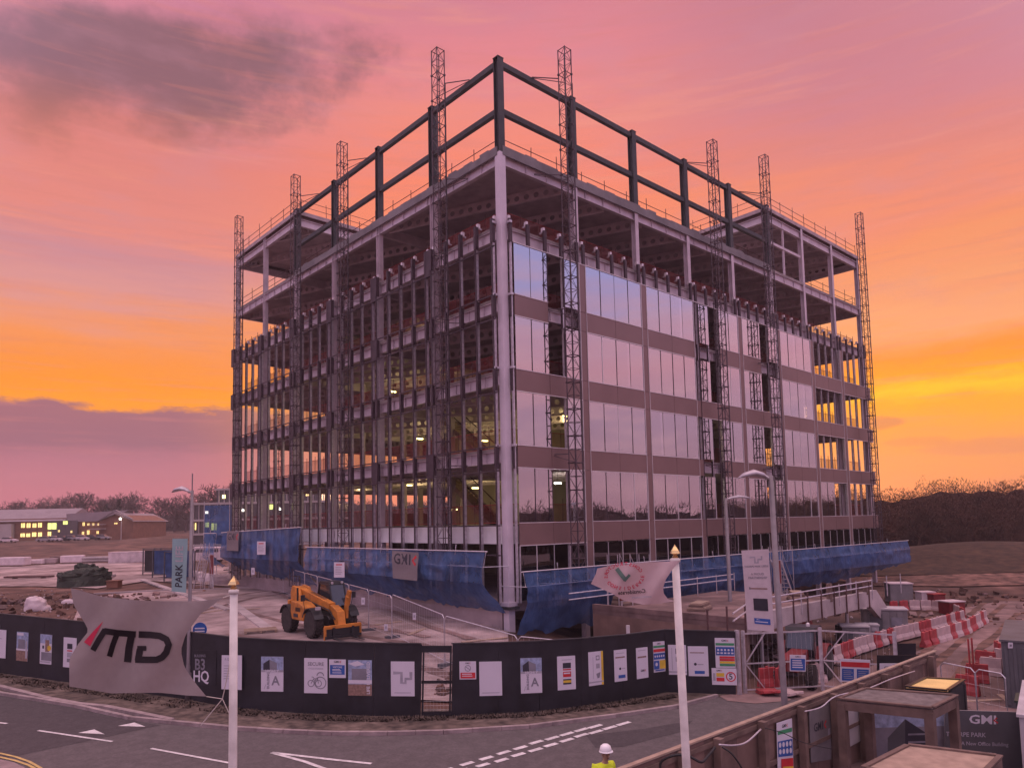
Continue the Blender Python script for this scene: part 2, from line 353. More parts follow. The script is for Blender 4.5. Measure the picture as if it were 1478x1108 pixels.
bg2 = N.new('ShaderNodeBackground'); L.new(nish.outputs[0], bg2.inputs[0]); bg2.inputs[1].default_value = .012
L.new(sky, bg.inputs[0]); L.new(mth('ADD', mth('ADD', 1.0, mth('MULTIPLY', ss(fx, .78, .2), .45)), mth('ADD', mth('MULTIPLY', ss(el0, 40, 65), 2.0), mth('MULTIPLY', mth('MULTIPLY', ss(el0, 22, 4), ss(fx, .3, .8))  , .16))), bg.inputs[1])
ash = N.new('ShaderNodeAddShader'); L.new(bg.outputs[0], ash.inputs[0]); L.new(bg2.outputs[0], ash.inputs[1]); L.new(ash.outputs[0], N['World Output'].inputs[0])
sl = bpy.data.lights.new('sun', 'SUN'); sl.energy = .5; sl.angle = math.radians(12); sl.color = (1, .62, .38)
so = bpy.data.objects.new('sun', sl); COL.objects.link(so); so.location = (60, 60, 60)
sd = Vector((math.cos(SUNAZ)*math.cos(.05), math.sin(SUNAZ)*math.cos(.05), math.sin(.05))); so.rotation_euler = sd.to_track_quat('Z', 'Y').to_euler()
SC.view_settings.view_transform = 'Standard'; SC.view_settings.look = 'None'; SC.view_settings.exposure = 0; SC.view_settings.gamma = 1
SC.render.engine = 'CYCLES'; SC.cycles.max_bounces = 6; SC.cycles.transparent_max_bounces = 24; SC.cycles.use_denoising = True; SC.cycles.diffuse_bounces = 3; SC.cycles.glossy_bounces = 4
SC.cycles.sample_clamp_indirect = 4
# ---------------------------------------------------------------- ground
from mathutils.geometry import delaunay_2d_cdt
def ground():
    ds = [-160, -110, -70, -45, -30, -20, -10, -4]+[i*1.0 for i in range(0, 60)]+[60+i*2.5 for i in range(0, 30)]+[135+i*8 for i in range(0, 20)]+[300, 318, 336]
    nc = 150; vs = []; fs = []
    for d in ds:
        for j in range(nc+1):
            t = -1+2*j/nc; t = t*abs(t)**.15; a = t*(52+abs(d)*1.15); p = W(a, d); h = H(p.x, p.y)
            n = noise.noise(Vector((p.x*.35, p.y*.35, 0)))*.5+.5; n2 = noise.noise(Vector((p.x*.06, p.y*.06, 3)))
            if d < 100: h -= .03+.07*n
            else: h += -.03+.5*n2-.3*n*1
            vs.append((p.x, p.y, h))
    for i in range(len(ds)-1):
        for j in range(nc): k = i*(nc+1)+j; fs.append((k, k+1, k+nc+2, k+nc+1))
    m = MB(); m.add(vs, fs, 'ground'); o = m.build('ground', smooth=True); tag(o, kind='structure'); return o
ground()
def sheet(name, pts, mat, off=.012, px=True, step=2.0, kind='structure'):
    P = [at_g(*p) for p in pts] if px else [W(*p) for p in pts]
    B = []
    for i, p in enumerate(P):
        q = P[(i+1) % len(P)]; n = max(1, int((Vector((q.x-p.x, q.y-p.y))).length/step))
        for k in range(n): B.append(Vector((p.x+(q.x-p.x)*k/n, p.y+(q.y-p.y)*k/n)))
    nb = len(B); xs = [b.x for b in B]; ys = [b.y for b in B]
    def inside(x, y):
        c = False; j = nb-1
        for i in range(nb):
            if (B[i].y > y) != (B[j].y > y) and x < (B[j].x-B[i].x)*(y-B[i].y)/(B[j].y-B[i].y)+B[i].x: c = not c
            j = i
        return c
    pts2 = list(B); x = min(xs)
    if step < 50:
        while x < max(xs):
            y = min(ys)
            while y < max(ys):
                if inside(x, y): pts2.append(Vector((x+.01, y+.013)))
                y += step
            x += step
    r = delaunay_2d_cdt(pts2, [], [list(range(nb))], 1, 1e-4)
    vs = [(v.x, v.y, H(v.x, v.y)+off) for v in r[0]]
    o = MB().add(vs, [tuple(f) for f in r[2]], mat).build(name); 
    if kind: tag(o, kind=kind)
    return o
KERB = [(-60, 990), (0, 1003), (110, 1021), (189, 1039), (250, 1045), (331, 1053), (410, 1058), (480, 1061), (560, 1061), (640, 1059), (764, 1051), (889, 1035), (976, 1022), (1035, 1006), (1075, 1003)]
def low(p, k=0): return at_g(*p)
kp = [AD(at_g(*p)) for p in KERB]
road_ad = [(kp[0][0]-25, kp[0][1]+4)]+kp+[(12, 29), (17, 31), (26, 31), (40, 33), (40, 12), (26, 3), (-45, 3), (-60, 22)]
sheet('road', road_ad, 'asphalt', .02, px=False, step=1.5)
sheet('road_patch', [(-60, 992), (0, 1004), (110, 1022), (189, 1040), (231, 1047), (130, 1069), (22, 1092), (-80, 1108)], 'asphalt_dark', .026, step=1.5)
sheet('road_patch', [(1038, 1005), (1075, 1000), (1150, 1001), (1140, 1012), (1090, 1016), (1050, 1012)], 'site_road', .036, step=1.2)
sheet('road_patch', [(846, 1062), (930, 1052), (1000, 1040), (985, 1056), (900, 1078), (860, 1080)], 'asphalt_dark', .026, step=1.2)
VER = [(-60, 968), (0, 980), (90, 992), (200, 1008), (330, 1030), (480, 1038), (650, 1038), (780, 1030), (900, 1016), (966, 1001), (1064, 1006)]
sheet('verge', KERB[:-1]+[(1066, 1001), (962, 990), (900, 1004), (780, 1018), (650, 1024), (480, 1022), (330, 1012), (200, 990), (0, 965), (-60, 955)], 'verge', .035, step=1.0)
m = MB()
for i in range(len(KERB)-2):
    a, b = at_g(*KERB[i]), at_g(*KERB[i+1]); n = max(1, round((b-a).length/.92))
    for k in range(n):
        p, q = a.lerp(b, k/n), a.lerp(b, (k+.985)/n); p.z = H(p.x, p.y)+.05; q.z = H(q.x, q.y)+.05; m.beam(p, q, .15, .16, 'kerb')
tag(m.build('kerb'), kind='structure')
m = MB()
K2 = [(-60, 984), (0, 994), (71, 1012), (113, 1019.5)]; K3 = [(113, 1019.5), (150, 1023), (200, 1033), (248, 1043)]
for K in (K2, K3):
    for i in range(len(K)-1):
        a, b = at_g(*K[i]), at_g(*K[i+1]); a.z = H(a.x, a.y)+.07; b.z = H(b.x, b.y)+.07; m.beam(a, b, .2, .14, 'kerb')
tag(m.build('kerb'), kind='structure')
def track(pts, w, mat, off):
    P = [at_g(*p) for p in pts]; V = []; F = []
    Q = []
    for a, b in zip(P, P[1:]):
        n = max(1, int((b-a).length/.6)); Q += [a.lerp(b, k/n) for k in range(n)]
    for i, p in enumerate(Q[:-1]):
        d = Vector((Q[i+1].x-p.x, Q[i+1].y-p.y, 0)).normalized(); s_ = Vector((-d.y, d.x, 0))*w*(.35+.4*abs(noise.noise(Vector((i*.45, w, off*90)))))
        for q in (p-s_, p+s_): V.append((q.x, q.y, H(q.x, q.y)+off))
    F = [(i*2, i*2+1, i*2+3, i*2+2) for i in range(len(V)//2-1)]
    tag(MB().add(V, F, mat).build('wheel_track'), kind='structure')
for k, pts in enumerate(([(150, 905), (250, 880), (360, 856), (430, 848)], [(150, 914), (260, 890), (370, 862), (440, 853)], [(330, 915), (450, 935), (560, 950), (700, 990)], [(300, 870), (420, 900), (560, 925), (690, 950)], [(380, 846), (450, 880), (540, 905), (640, 925)], [(560, 880), (620, 905), (700, 930)], [(10, 832), (120, 826), (240, 822)], [(30, 828), (120, 822), (230, 818)])): track(pts, .5, 'site_road', .036+.004*k)
for k, pts in enumerate(([(1420, 870), (1380, 905), (1330, 945), (1250, 985)], [(1450, 872), (1410, 905), (1365, 945), (1320, 990)], [(1470, 885), (1440, 915), (1400, 950), (1370, 1000)])): track(pts, .45, 'dirt', .04+.004*k)
# painted markings
def strip(pts, w, mat, m, off=.034):
    P = [at_g(*p) for p in pts]
    for i in range(len(P)-1):
        a, b = P[i], P[i+1]; d = Vector((b.x-a.x, b.y-a.y, 0)).normalized(); s = Vector((-d.y, d.x, 0))*w/2
        m.quad([Vector((p.x, p.y, H(p.x, p.y)+off)) for p in (a-s, b-s, b+s, a+s)], mat)
m = MB()
for (x, y) in [(674, 1103), (702, 1095), (727, 1087), (751, 1080), (774, 1072), (797, 1066), (818, 1060), (839, 1054), (859, 1049), (900, 1045), (645, 1112), (697, 1105), (724, 1098), (748, 1090), (773, 1083), (795, 1076), (818, 1069), (839, 1062), (860, 1057), (880, 1051), (668, 1113)]:
    strip([(x-9, y+2.6), (x+9, y-2.6)], .17, 'paint_white', m)
tag(m.build('road_markings'), kind='structure')
m = MB(); strip([(55, 1055), (162, 1071)], .1, 'paint_white', m); strip([(218, 1081), (331, 1102)], .1, 'paint_white', m); strip([(-50, 1038), (10, 1045)], .1, 'paint_white', m)
strip([(392, 1087), (470, 1096), (536, 1103)], .13, 'paint_white', m); strip([(392, 1087), (440, 1100), (478, 1114)], .13, 'paint_white', m)
for t in ([(113, 1058.5), (136, 1053.5), (151, 1060.5)], [(170, 1048.5), (194, 1043.5), (210, 1049.5)]):
    m.quad([Vector((p.x, p.y, H(p.x, p.y)+.034)) for p in [at_g(*q) for q in t]], 'paint_white')
tag(m.build('road_markings'), kind='structure')
m = MB()
for o in (0, 5.5):
    strip([(-70, 1081+o), (-20, 1085+o), (0, 1088+o), (22, 1093+o), (42, 1100+o), (58, 1109+o), (70, 1120+o)], .08, 'paint_yellow', m)
tag(m.build('road_markings'), kind='structure')
sheet('pavement', [(-90, 1092), (0, 1098), (20, 1102), (40, 1112), (54, 1125), (40, 1200), (-200, 1200)], 'paving', .05, step=1)
# site surfaces beyond the hoarding
sheet('site_slab', [(-120, 846), (60, 846), (140, 849), (215, 838), (330, 846), (330, 818), (250, 812.5), (-40, 812), (-220, 815)], 'conc_floor', .03, step=3)
sheet('path', [(105, 897), (120, 862), (232, 851), (330, 849), (372, 838), (440, 846), (560, 870), (640, 884), (733, 912), (738, 1005), (650, 1012), (560, 1008), (400, 990), (200, 960), (150, 925)], 'conc_floor', .024, step=1.6)
sheet('path', [(1075, 1000), (1180, 985), (1240, 968), (1330, 938), (1400, 900), (1380, 880), (1440, 868), (1560, 864), (1700, 900), (1600, 1010), (1478, 1108), (1478, 1200), (1240, 1200), (1200, 1108), (1250, 1020), (1150, 1010)], 'site_road', .03, step=1.6)
m = MB()
for (p, q, h, w) in [((128, 858), (258, 851), .12, .35), ((205, 837), (330, 881), .12, .5), ((258, 852), (360, 848), .08, .3), ((335, 872), (392, 912), .1, .6), ((40, 833), (70, 832), .1, .3)]:
    a, b = at_g(*p), at_g(*q); a.z = H(a.x, a.y)+h/2; b.z = H(b.x, b.y)+h/2; m.beam(a, b, w, h, 'conc_pale')
tag(m.build('kerb'), kind='structure')
# ---------------------------------------------------------------- the building
BU, BV = 6.1146, 5.7895
NU, NV = 6, 8
XM, YM = NV*BV, NU*BU
FL = {0: -5.3, 1: -1.3, 2: 2.75, 3: 6.87, 4: 10.82, 5: 14.77, 6: 18.88, 7: 24.0}
bld = thing('office_building', 'unfinished multi-storey steel framed office building with pale glazing on its right side', 'building', (0, 0, 0))
def part(m, name, **k): return m.build(name, bld, **k)
# columns
for i in range(NV+1):
    for j in range(NU+1):
        corner = i == 0 and j == 0
        edge = i == 0 or j == 0
        top = FL[6]-.12
        if not corner and ((j == 0 and i >= 6) or (i == 0 and j >= 5) or (i in (6, 8) and j == 6)): top = FL[7]-.1
        z0 = -8.1 if corner else (-5.3 if i == 0 else -8.0)
        m = MB(); x, y = i*BV, j*BU
        if corner: m.box((x, y, (z0+top)/2), (.42, .42, top-z0), 'steel_corner')
        else:
            w = .34; mat = 'steel_light' if edge else 'beam_web'
            m.box((x, y-w/2+.015, (z0+top)/2), (w, .03, top-z0), mat); m.box((x, y+w/2-.015, (z0+top)/2), (w, .03, top-z0), mat); m.box((x, y, (z0+top)/2), (.024, w-.064, top-z0), mat)
            for k in range(1, 6): m.box((x, y, FL[k]-.45), (w+.06, w+.02, .5), mat)
        o = part(m, 'column', bevel=.012 if corner else 0)
m = MB(); m.box((0, 0, -5.55), (.75, .75, .12), 'steel_dark'); m.box((0, 0, -5.35), (.62, .62, .2), 'steel_corner'); part(m, 'column_splice')
# floor slabs
for k in range(1, 7):
    z = FL[k]; m = MB(); m.bx(-.14, XM+.14, -.14, YM+.14, z-.14, z, 'slab_conc'); m.bx(-.12, XM+.12, -.12, YM+.12, z-.16, z-.1405, 'deck_soffit'); part(m, 'floor_slab')
m = MB(); m.bx(-.1, XM+.1, -.1, YM+.1, -5.75, -5.3, 'conc_wall'); part(m, 'ground_slab')
m = MB(); z = FL[7]; m.bx(-.2, 5*BV-.2, 4*BU-.2, YM+.2, z-.3, z, 'deck_soffit'); m.bx(5*BV-.2, XM+.2, -.2, YM+.2, z-.3, z, 'deck_soffit'); part(m, 'roof_slab')
m = MB(); m.bx(XM*.35, XM-.3, YM-.3, YM, -5.3, -.0, 'conc_wall'); part(m, 'rear_wall')
# edge beams
for k in range(1, 7):
    z = FL[k]-.16; h = .62; mat = 'beam_white' if k == 1 else 'steel_light'
    for (a, b) in (((0, .22, 0), (0, YM-.2, 0)), ((.22, 0, 0), (XM-.2, 0, 0)), ((XM, .2, 0), (XM, YM-.2, 0)), ((.2, YM, 0), (XM-.2, YM, 0))):
        mm = mat if (a[0] < .3 and a[1] < .3) else 'beam_web'
        m = MB(); m.ibeam((a[0], a[1], z-h/2), (b[0], b[1], z-h/2), .26, h, mm); 
        if mm == 'beam_white': m.beam((a[0]-(.14 if a[0] == 0 else 0), a[1]-(.14 if a[0] != 0 else 0), z-h/2-.05), (b[0]-(.14 if a[0] == 0 else 0), b[1]-(.14 if a[0] != 0 else 0), z-h/2-.05), .03, h+.3, mm)
        else:
            n = 14
            for q in range(1, n*2):
                p = Vector(a).lerp(Vector(b), q/(n*2)); m.box((p.x, p.y, z-h/2), (.2 if b[1] > a[1]+1 else .02, .02 if b[1] > a[1]+1 else .2, h-.07), mm)
        part(m, 'edge_beam')
for (a, b) in (((0, 4*BU, 0), (0, YM, 0)), ((5*BV, 0, 0), (XM, 0, 0)), ((XM, 0, 0), (XM, YM, 0)), ((0, YM, 0), (XM, YM, 0)), ((5*BV, 0, 0), (5*BV, 4*BU, 0)), ((0, 4*BU, 0), (5*BV, 4*BU, 0))):
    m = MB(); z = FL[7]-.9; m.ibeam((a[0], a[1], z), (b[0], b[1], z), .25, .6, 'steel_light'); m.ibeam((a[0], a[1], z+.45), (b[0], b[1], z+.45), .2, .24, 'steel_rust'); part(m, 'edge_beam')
# cellular beams running at a slant under every floor
dirv = Vector((math.cos(math.radians(113)), math.sin(math.radians(113)), 0)); nrm = Vector((dirv.y, -dirv.x, 0))
def clip(c):
    p0 = nrm*c; t0, t1 = -200, 200
    for (o, d, lo, hi) in ((p0.x, dirv.x, .25, XM-.25), (p0.y, dirv.y, .25, YM-.25)):
        a, b = (lo-o)/d, (hi-o)/d
        if a > b: a, b = b, a
        t0, t1 = max(t0, a), min(t1, b)
    return (p0+dirv*t0, p0+dirv*t1) if t1-t0 > 3 else None
def cellular(m, a, b, ztop, h=.66, mat='beam_web'):
    L_ = (b-a).length; d = (b-a)/L_; n = int(L_/.62); T = L_/n; z0 = ztop-h; zc = ztop-h/2; r = .175
    for s in (ztop-.0125, z0+.0125): m.beam((a.x, a.y, s), (b.x, b.y, s), .18, .025, mat)
    for q in range(n):
        o = a+d*(q*T); A = []; B = []
        sq = [(T, h/2), (T, h), (T/2, h), (0, h), (0, h/2), (0, 0), (T/2, 0), (T, 0)]
        for k in range(8):
            t = k*PI/4; A.append(Vector((o.x, o.y, z0+.02))+d*(T/2+r*math.cos(t))+Vector((0, 0, h/2-.02+r*math.sin(t))))
            u, w = sq[k]; u = [T, T, T/2, 0, 0, 0, T/2, T][k]; w = [h/2, h, h, h, h/2, 0, 0, 0][k]
            B.append(Vector((o.x, o.y, z0))+d*u+Vector((0, 0, w)))
        m.add(A+B, [(k, (k+1) % 8, 8+(k+1) % 8, 8+k) for k in range(8)], mat)
for k in range(2, 8):
    c = 1.2
    nb = 0
    while c < 58 and nb < 16:
        s = clip(c)
        if s:
            if k == 7:
                a, b = s
                if b.y < 4*BU+1 and b.x < 5*BV: c += 3.5; continue
                # only the part under the upper roof
                pts = [a.lerp(b, t/60) for t in range(61)]; pts = [p for p in pts if p.y > 4*BU or p.x > 5*BV]
                if len(pts) < 8: c += 3.5; continue
                a, b = pts[0], pts[-1]
            else: a, b = s
            m = MB(); cellular(m, a, b, FL[k]-.17 if k < 7 else FL[k]-.32); part(m, 'cellular_beam'); nb += 1
        c += 3.5
# primary beams along the grid lines
for k in range(2, 7):
    for j in (2, 4):
        m = MB(); m.ibeam((.2, j*BU, FL[k]-.5), (XM-.2, j*BU, FL[k]-.5), .22, .66, 'beam_web'); part(m, 'primary_beam')
# steel frame above the terrace roof
for (x, y) in [(0, 0)]+[(0, j*BU) for j in range(1, 5)]+[(i*BV, 0) for i in range(1, 6)]:
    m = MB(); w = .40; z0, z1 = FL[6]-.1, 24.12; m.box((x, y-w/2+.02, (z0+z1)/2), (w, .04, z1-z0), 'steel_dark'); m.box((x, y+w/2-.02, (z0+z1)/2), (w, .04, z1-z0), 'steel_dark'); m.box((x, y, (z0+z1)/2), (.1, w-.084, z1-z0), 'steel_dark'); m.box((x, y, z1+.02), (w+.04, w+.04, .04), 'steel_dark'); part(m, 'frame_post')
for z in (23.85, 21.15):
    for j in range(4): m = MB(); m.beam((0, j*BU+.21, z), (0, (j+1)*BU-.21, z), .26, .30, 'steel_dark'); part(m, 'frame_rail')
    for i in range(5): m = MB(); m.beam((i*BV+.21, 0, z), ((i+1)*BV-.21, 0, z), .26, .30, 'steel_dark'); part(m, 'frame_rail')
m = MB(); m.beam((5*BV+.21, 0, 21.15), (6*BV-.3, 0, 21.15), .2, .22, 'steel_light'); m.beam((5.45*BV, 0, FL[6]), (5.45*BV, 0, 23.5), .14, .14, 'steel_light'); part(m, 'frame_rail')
# roof upstand boards and loose sheeting along the terrace edge
for side in (0, 1):
    n = 34; Ln = (4*BU if side == 0 else 5*BV)
    m = MB(); full = YM if side == 0 else XM
    for q in range(n):
        t0, t1 = Ln*q/n, Ln*(q+1)/n; h = .2+.16*noise.noise(Vector((q*.7, side*9, 0)))
        if side == 1: h += .22*max(0, noise.noise(Vector((q*.35, 3, 0)))+.15)
        if side == 0: m.bx(-.24, -.15, t0, t1, FL[6]-.28, FL[6]+h, 'cabin_grey')
        else: m.bx(t0, t1, -.24, -.15, FL[6]-.28, FL[6]+h, 'cabin_grey')
    part(m, 'roof_upstand')
m = MB()
for q in range(18):
    x = 1.5+q*1.5+random.uniform(-.4, .4); h = random.uniform(.1, .38)
    m.prism([(x-.6, FL[6]), (x+.6, FL[6]), (x+.35, FL[6]+h), (x-.2, FL[6]+h*1.2)], 'y', .3, .9+random.random(), 'tarp_dark')
part(m, 'roof_sheeting')
# guard rails of tube on the two roofs
def tuberail(m, a, b, z, sp=2.1, h=1.1, mat='steel_rust'):
    a = Vector(a); b = Vector(b); L_ = (b-a).length; n = int(L_/sp); a.z = b.z = z
    for q in range(n+1):
        p = a.lerp(b, q/n); m.tube([p, p+Vector((random.uniform(-.04, .04), random.uniform(-.04, .04), h+random.uniform(.0, .35)))], .024, mat, 5)
    for hh in (.5, 1.0): m.tube([a+Vector((0, 0, hh)), b+Vector((0, 0, hh))], .022, mat, 5)
for (a, b, z, c) in (((.35, .5, 0), (.35, 4*BU-.5, 0), FL[6], 1), ((.5, .35, 0), (5*BV-.5, .35, 0), FL[6], 1), ((0, 4*BU+.3, 0), (0, YM, 0), FL[7], 0), ((5*BV+.3, 0, 0), (XM, 0, 0), FL[7], 0), ((.3, 4*BU, 0), (5*BV, 4*BU, 0), FL[7], 0), ((5*BV, .3, 0), (5*BV, 4*BU, 0), FL[7], 0), ((.2, YM-.4, 0), (.2, 4*BU, 0), FL[6], 0), ((XM-.3, .4, 0), (XM-.3, YM, 0), FL[6], 0), ((6*BV, .3, 0), (XM, .3, 0), FL[6], 0)):
    m = MB(); tuberail(m, a, b, z); part(m, 'roof_guardrail')
# red mesh guards on the floor edges
for k in range(1, 6):
    for side in (0, 1):
        m = MB(); L0_, L1_ = .6, (YM if side == 0 else XM)-.4; n = int((L1_-L0_)/1.35)
        P = (lambda t, z: (.55, t, z)) if side == 0 else (lambda t, z: (t, .55, z))
        for q in range(n+1):
            t = L0_+(L1_-L0_)*q/n; m.tube([P(t, FL[k]), P(t+random.uniform(-.05, .05), FL[k]+1.25+random.uniform(0, .2))], .022, 'steel_rust', 4)
            if q < n:
                t2 = L0_+(L1_-L0_)*(q+1)/n; m.quad([P(t, FL[k]+.12), P(t2, FL[k]+.12), P(t2, FL[k]+1.1), P(t, FL[k]+1.1)], 'net_red')
        for h in (.12, 1.1): m.tube([P(L0_, FL[k]+h), P(L1_, FL[k]+h)], .018, 'red_mesh', 4)
        part(m, 'edge_guard')
m = MB()
for q in range(9): m.tube([(XM-.4, 3+q*3.6, FL[5]), (XM-.4, 3+q*3.6, FL[5]+1.2)], .03, 'steel_rust', 4)
for h in (.5, 1.1): m.tube([(XM-.4, 1, FL[5]+h), (XM-.4, YM-1, FL[5]+h)], .02, 'steel_rust', 4)
part(m, 'edge_guard')
# curtain wall
G = .45                                            # how far the cladding plane stands off the frame
SPB = [-2.35, 1.71, 5.75, 9.79]; SPH = 1.13; GT = 13.75
def mullion(x, y, side, z0, heads=True, wide=False, dark=True):
    m = MB(); w = .075
    def b(dx0, dx1, o0, o1, za, zb, mat):
        if side == 0: m.bx(-G-o1, -G-o0, y+dx0, y+dx1, za, zb, mat)
        else: m.bx(x+dx0, x+dx1, -G-o1, -G-o0, za, zb, mat)
    s = -1 if side == 0 else 1
    # side 0: visible from the right facade side; the pale face looks back to the corner
    segs = [(z0, -2.9)] if z0 < -3 else []
    zs = [(-2.75, -1.75), (FL[2]-1.12, FL[2]+.02), (FL[3]-1.12, FL[3]+.02), (FL[4]-1.12, FL[4]+.02), (FL[5]-1.0, FL[5]+.3)]
    if side == 0:
        b(-.045, .045, -.16, 0, z0, FL[5]-.8, 'galv'); b(-.035, .05, .002, .05, z0, FL[5]-.8, 'gasket')
        for (za, zb) in zs[1:]: b(-.085, .085, -.155, .075, za, zb, 'gasket')
    else:
        b(-.04, .04, -.16, -.03, z0, FL[5]-.8, 'galv')
        for (za, zb) in zs[4:]: b(-.10, .10, -.155, -.02, za, zb, 'gasket')
        if dark:
            for (za, zb) in zs[1:4]: b(-.10, .10, -.155, -.035, za, zb, 'gasket')
    # lifting bracket on the head
    b(-.07, .07, -.3, -.12, FL[5]+.25, FL[5]+.5, 'trim_pale'); b(-.03, .03, -.45, -.3, FL[5]+.22, FL[5]+.3, 'galv')
    return part(m, 'mullion')
W4 = lambda B: [B*0+.28+(B-.56)*q/4 for q in range(5)]
for j in range(NU):
    for t in W4(BU): mullion(0, j*BU+t, 0, -5.3)
for i in range(NV):
    for t in W4(BV): mullion(i*BV+t, 0, 1, -5.3)
# wide dark cover plates between the double mullions, left facade
for j in range(1, NU+1):
    for k in range(2, 6):
        if random.random() < .35 and k < 5: continue
        m = MB(); m.bx(-G-.06, -G+.1, j*BU-.24, j*BU+.24, FL[k]-1.3, FL[k]+.05 if k < 5 else FL[k]+.3, 'gasket'); part(m, 'cover_plate')
# thin transom rails across the left facade
for k in range(1, 6):
    for z in ((FL[k]+.08, FL[k]-1.22) if k > 1 else (FL[k]-.02, FL[k]-1.55)):
        if k == 5 and z > FL[k]: continue
        m = MB(); m.bx(-G-.02, -G+.03, .1, YM, z-.035, z+.035, 'gasket'); 
        if k > 1 and z > FL[k]-.5: m.bx(-G-.05, -G-.021, .3, YM-.3, z+.04, z+.075, 'trim_pale') if k in (2, 3) and False else None
        part(m, 'transom')
# brackets at the exposed corner
m = MB()
for k in range(2, 6):
    for z in (FL[k]+.05,):
        m.bx(-.5, -.2, .15, .32, z, z+.12, 'galv'); m.bx(.15, .32, -.5, -.2, z, z+.12, 'galv')
part(m, 'corner_bracket')
# spandrels, narrow column panels and glass on the right facade
SP_MISS = {(3, 0, 1), (3, 3, 0), (1, 3, 0), (3, 4, 1), (1, 4, 1)}
for n, zb in enumerate(SPB):
    for i in range(NV):
        xs = [i*BV+t for t in W4(BV)]
        if i == 0: xs[0] = .38
        if i == NV-1: xs[4] = XM+.35
        for hf in (0, 1):
            if (n, i, hf) in SP_MISS: continue
            x0, x1 = xs[hf*2], xs[hf*2+2]; m = MB()
            m.bx(x0+.012, x1-.012, -G-.05, -G+.02, zb, zb+SPH, 'bronze')
            m.bx(x0, x1, -G-.075, -G-.02, zb+SPH+.003, zb+SPH+.04, 'trim_pale'); 
            if n > 0 or i < 1 or i in (2, ): m.bx(x0, x1, -G-.075, -G-.02, zb-.045, zb-.003, 'trim_pale')
            part(m, 'spandrel_panel')
for i in range(1, NV):
    x = i*BV; m = MB()
    segs = [-5.3]+[v for s in SPB for v in (s, s+SPH)]+[GT]
    for q in range(len(segs)-1):
        if i == 3 and q in (2, 4, 6, 7, 8): continue
        if i == 7 and segs[q] > 0 and q % 2 == 0: mt = 'bronze'
        m.bx(x-.26, x+.26, -G-.045, -G+.02, segs[q]+.01, segs[q+1]-.01, 'bronze')
    m.bx(x-.285, x-.262, -G-.08, -G+.0, -5.3, GT+.02, 'trim_pale'); m.bx(x+.262, x+.285, -G-.08, -G+.0, -5.3, GT+.02, 'trim_pale' if i != 3 else 'gasket'); part(m, 'column_panel')
GL_MISS = {(0, 2), (3, 1), (4, 2)}
for n in range(4):
    za = SPB[n]+SPH+.045; zb = (SPB[n+1]-.05) if n < 3 else GT-.03
    for i in range(NV):
        for q in range(4):
            if (i, q) in GL_MISS or (i, n) == (7, 0) or (i == 6 and (n > 0 or q > 1)) or (i == 7): continue
            xs = [i*BV+t for t in W4(BV)]; x0 = xs[q]+.022; x1 = xs[q+1]-.022
            if i == 0 and q == 0: x0 = .40
            m = MB(); cx_ = (x0+x1)/2; m.box((0, 0, 0), (x1-x0, .03, zb-za), 'glass'); gp = part(m, 'glass_pane'); gp.location = (cx_, -G-.02, (za+zb)/2); gp.rotation_euler = (random.gauss(0, .0022), 0, random.gauss(0, .004))
for i in range(NV):
    for hf in (0, 1):
        xs = [i*BV+t for t in W4(BV)]; m = MB()
        if i == 0: xs[0] = .4
        for q in (hf*2, hf*2+1):
            if (i, q) in GL_MISS: continue
            m.bx(xs[q]+.022, xs[q+1]-.022, -G-.035, -G-.005, -5.2, SPB[0]-.06, 'glass_dark')
        for q in (hf*2, hf*2+1): m.bx(xs[q]-.02, xs[q]+.02, -G-.06, -G+.03, -5.3, SPB[0]-.06, 'trim_pale' if (i+q) % 2 else 'galv')
        part(m, 'ground_window')
for n in range(4):                                  # thin joints between panes
    za = SPB[n]+SPH+.04; zb = (SPB[n+1]-.05) if n < 3 else GT
    for i in range(NV):
        for q in range(1, 4):
            if (i*3+q+n*5) % 4 == 0 and n: continue
            x = i*BV+W4(BV)[q]; m = MB(); m.bx(x-.018, x+.018, -G-.055, -G-.0, za, zb, 'gasket' if (i+q+n) % 4 else 'trim_pale'); part(m, 'pane_joint')
m = MB(); m.bx(.38, XM*.75, -G-.07, -G-.02, GT-.0, GT+.04, 'trim_pale'); part(m, 'glazing_head')
# wall below the ground slab
m = MB(); m.bx(-.15, .25, .4, YM, -8.1, -5.76, 'conc_wall'); part(m, 'basement_wall')
m = MB(); m.bx(.25, XM, 3.4, 3.8, -8.1, -5.76, 'ply'); part(m, 'basement_wall')
# core, stairs and inner partitions
m = MB(); m.bx(14, 14.25, 12, 23, -5.3, 18.7, 'core_plaster'); m.bx(14.25, 23, 12, 12.25, -5.3, 18.7, 'core_plaster'); m.bx(23, 23.25, 12, 23, -5.3, 18.7, 'core_plaster'); m.bx(14.25, 23, 22.75, 23, -5.3, 18.7, 'core_plaster'); part(m, 'core_wall')
m = MB(); m.bx(31, 37, 9, 9.2, -5.3, 18.7, 'core_plaster'); m.bx(31, 31.2, 9.2, 17, -5.3, 18.7, 'core_plaster'); m.bx(36.8, 37, 9.2, 17, -5.3, 18.7, 'core_plaster'); part(m, 'core_wall')
m = MB(); m.bx(5.5, 9.5, 6.5, 6.65, -1.3, 2.5, 'core_plaster'); m.bx(9.35, 9.5, 6.65, 10, -1.3, 2.5, 'core_plaster'); part(m, 'partition')
m = MB(); m.bx(4.0, 11, 5.0, 5.15, -5.3, -2.2, 'ply'); part(m, 'partition')
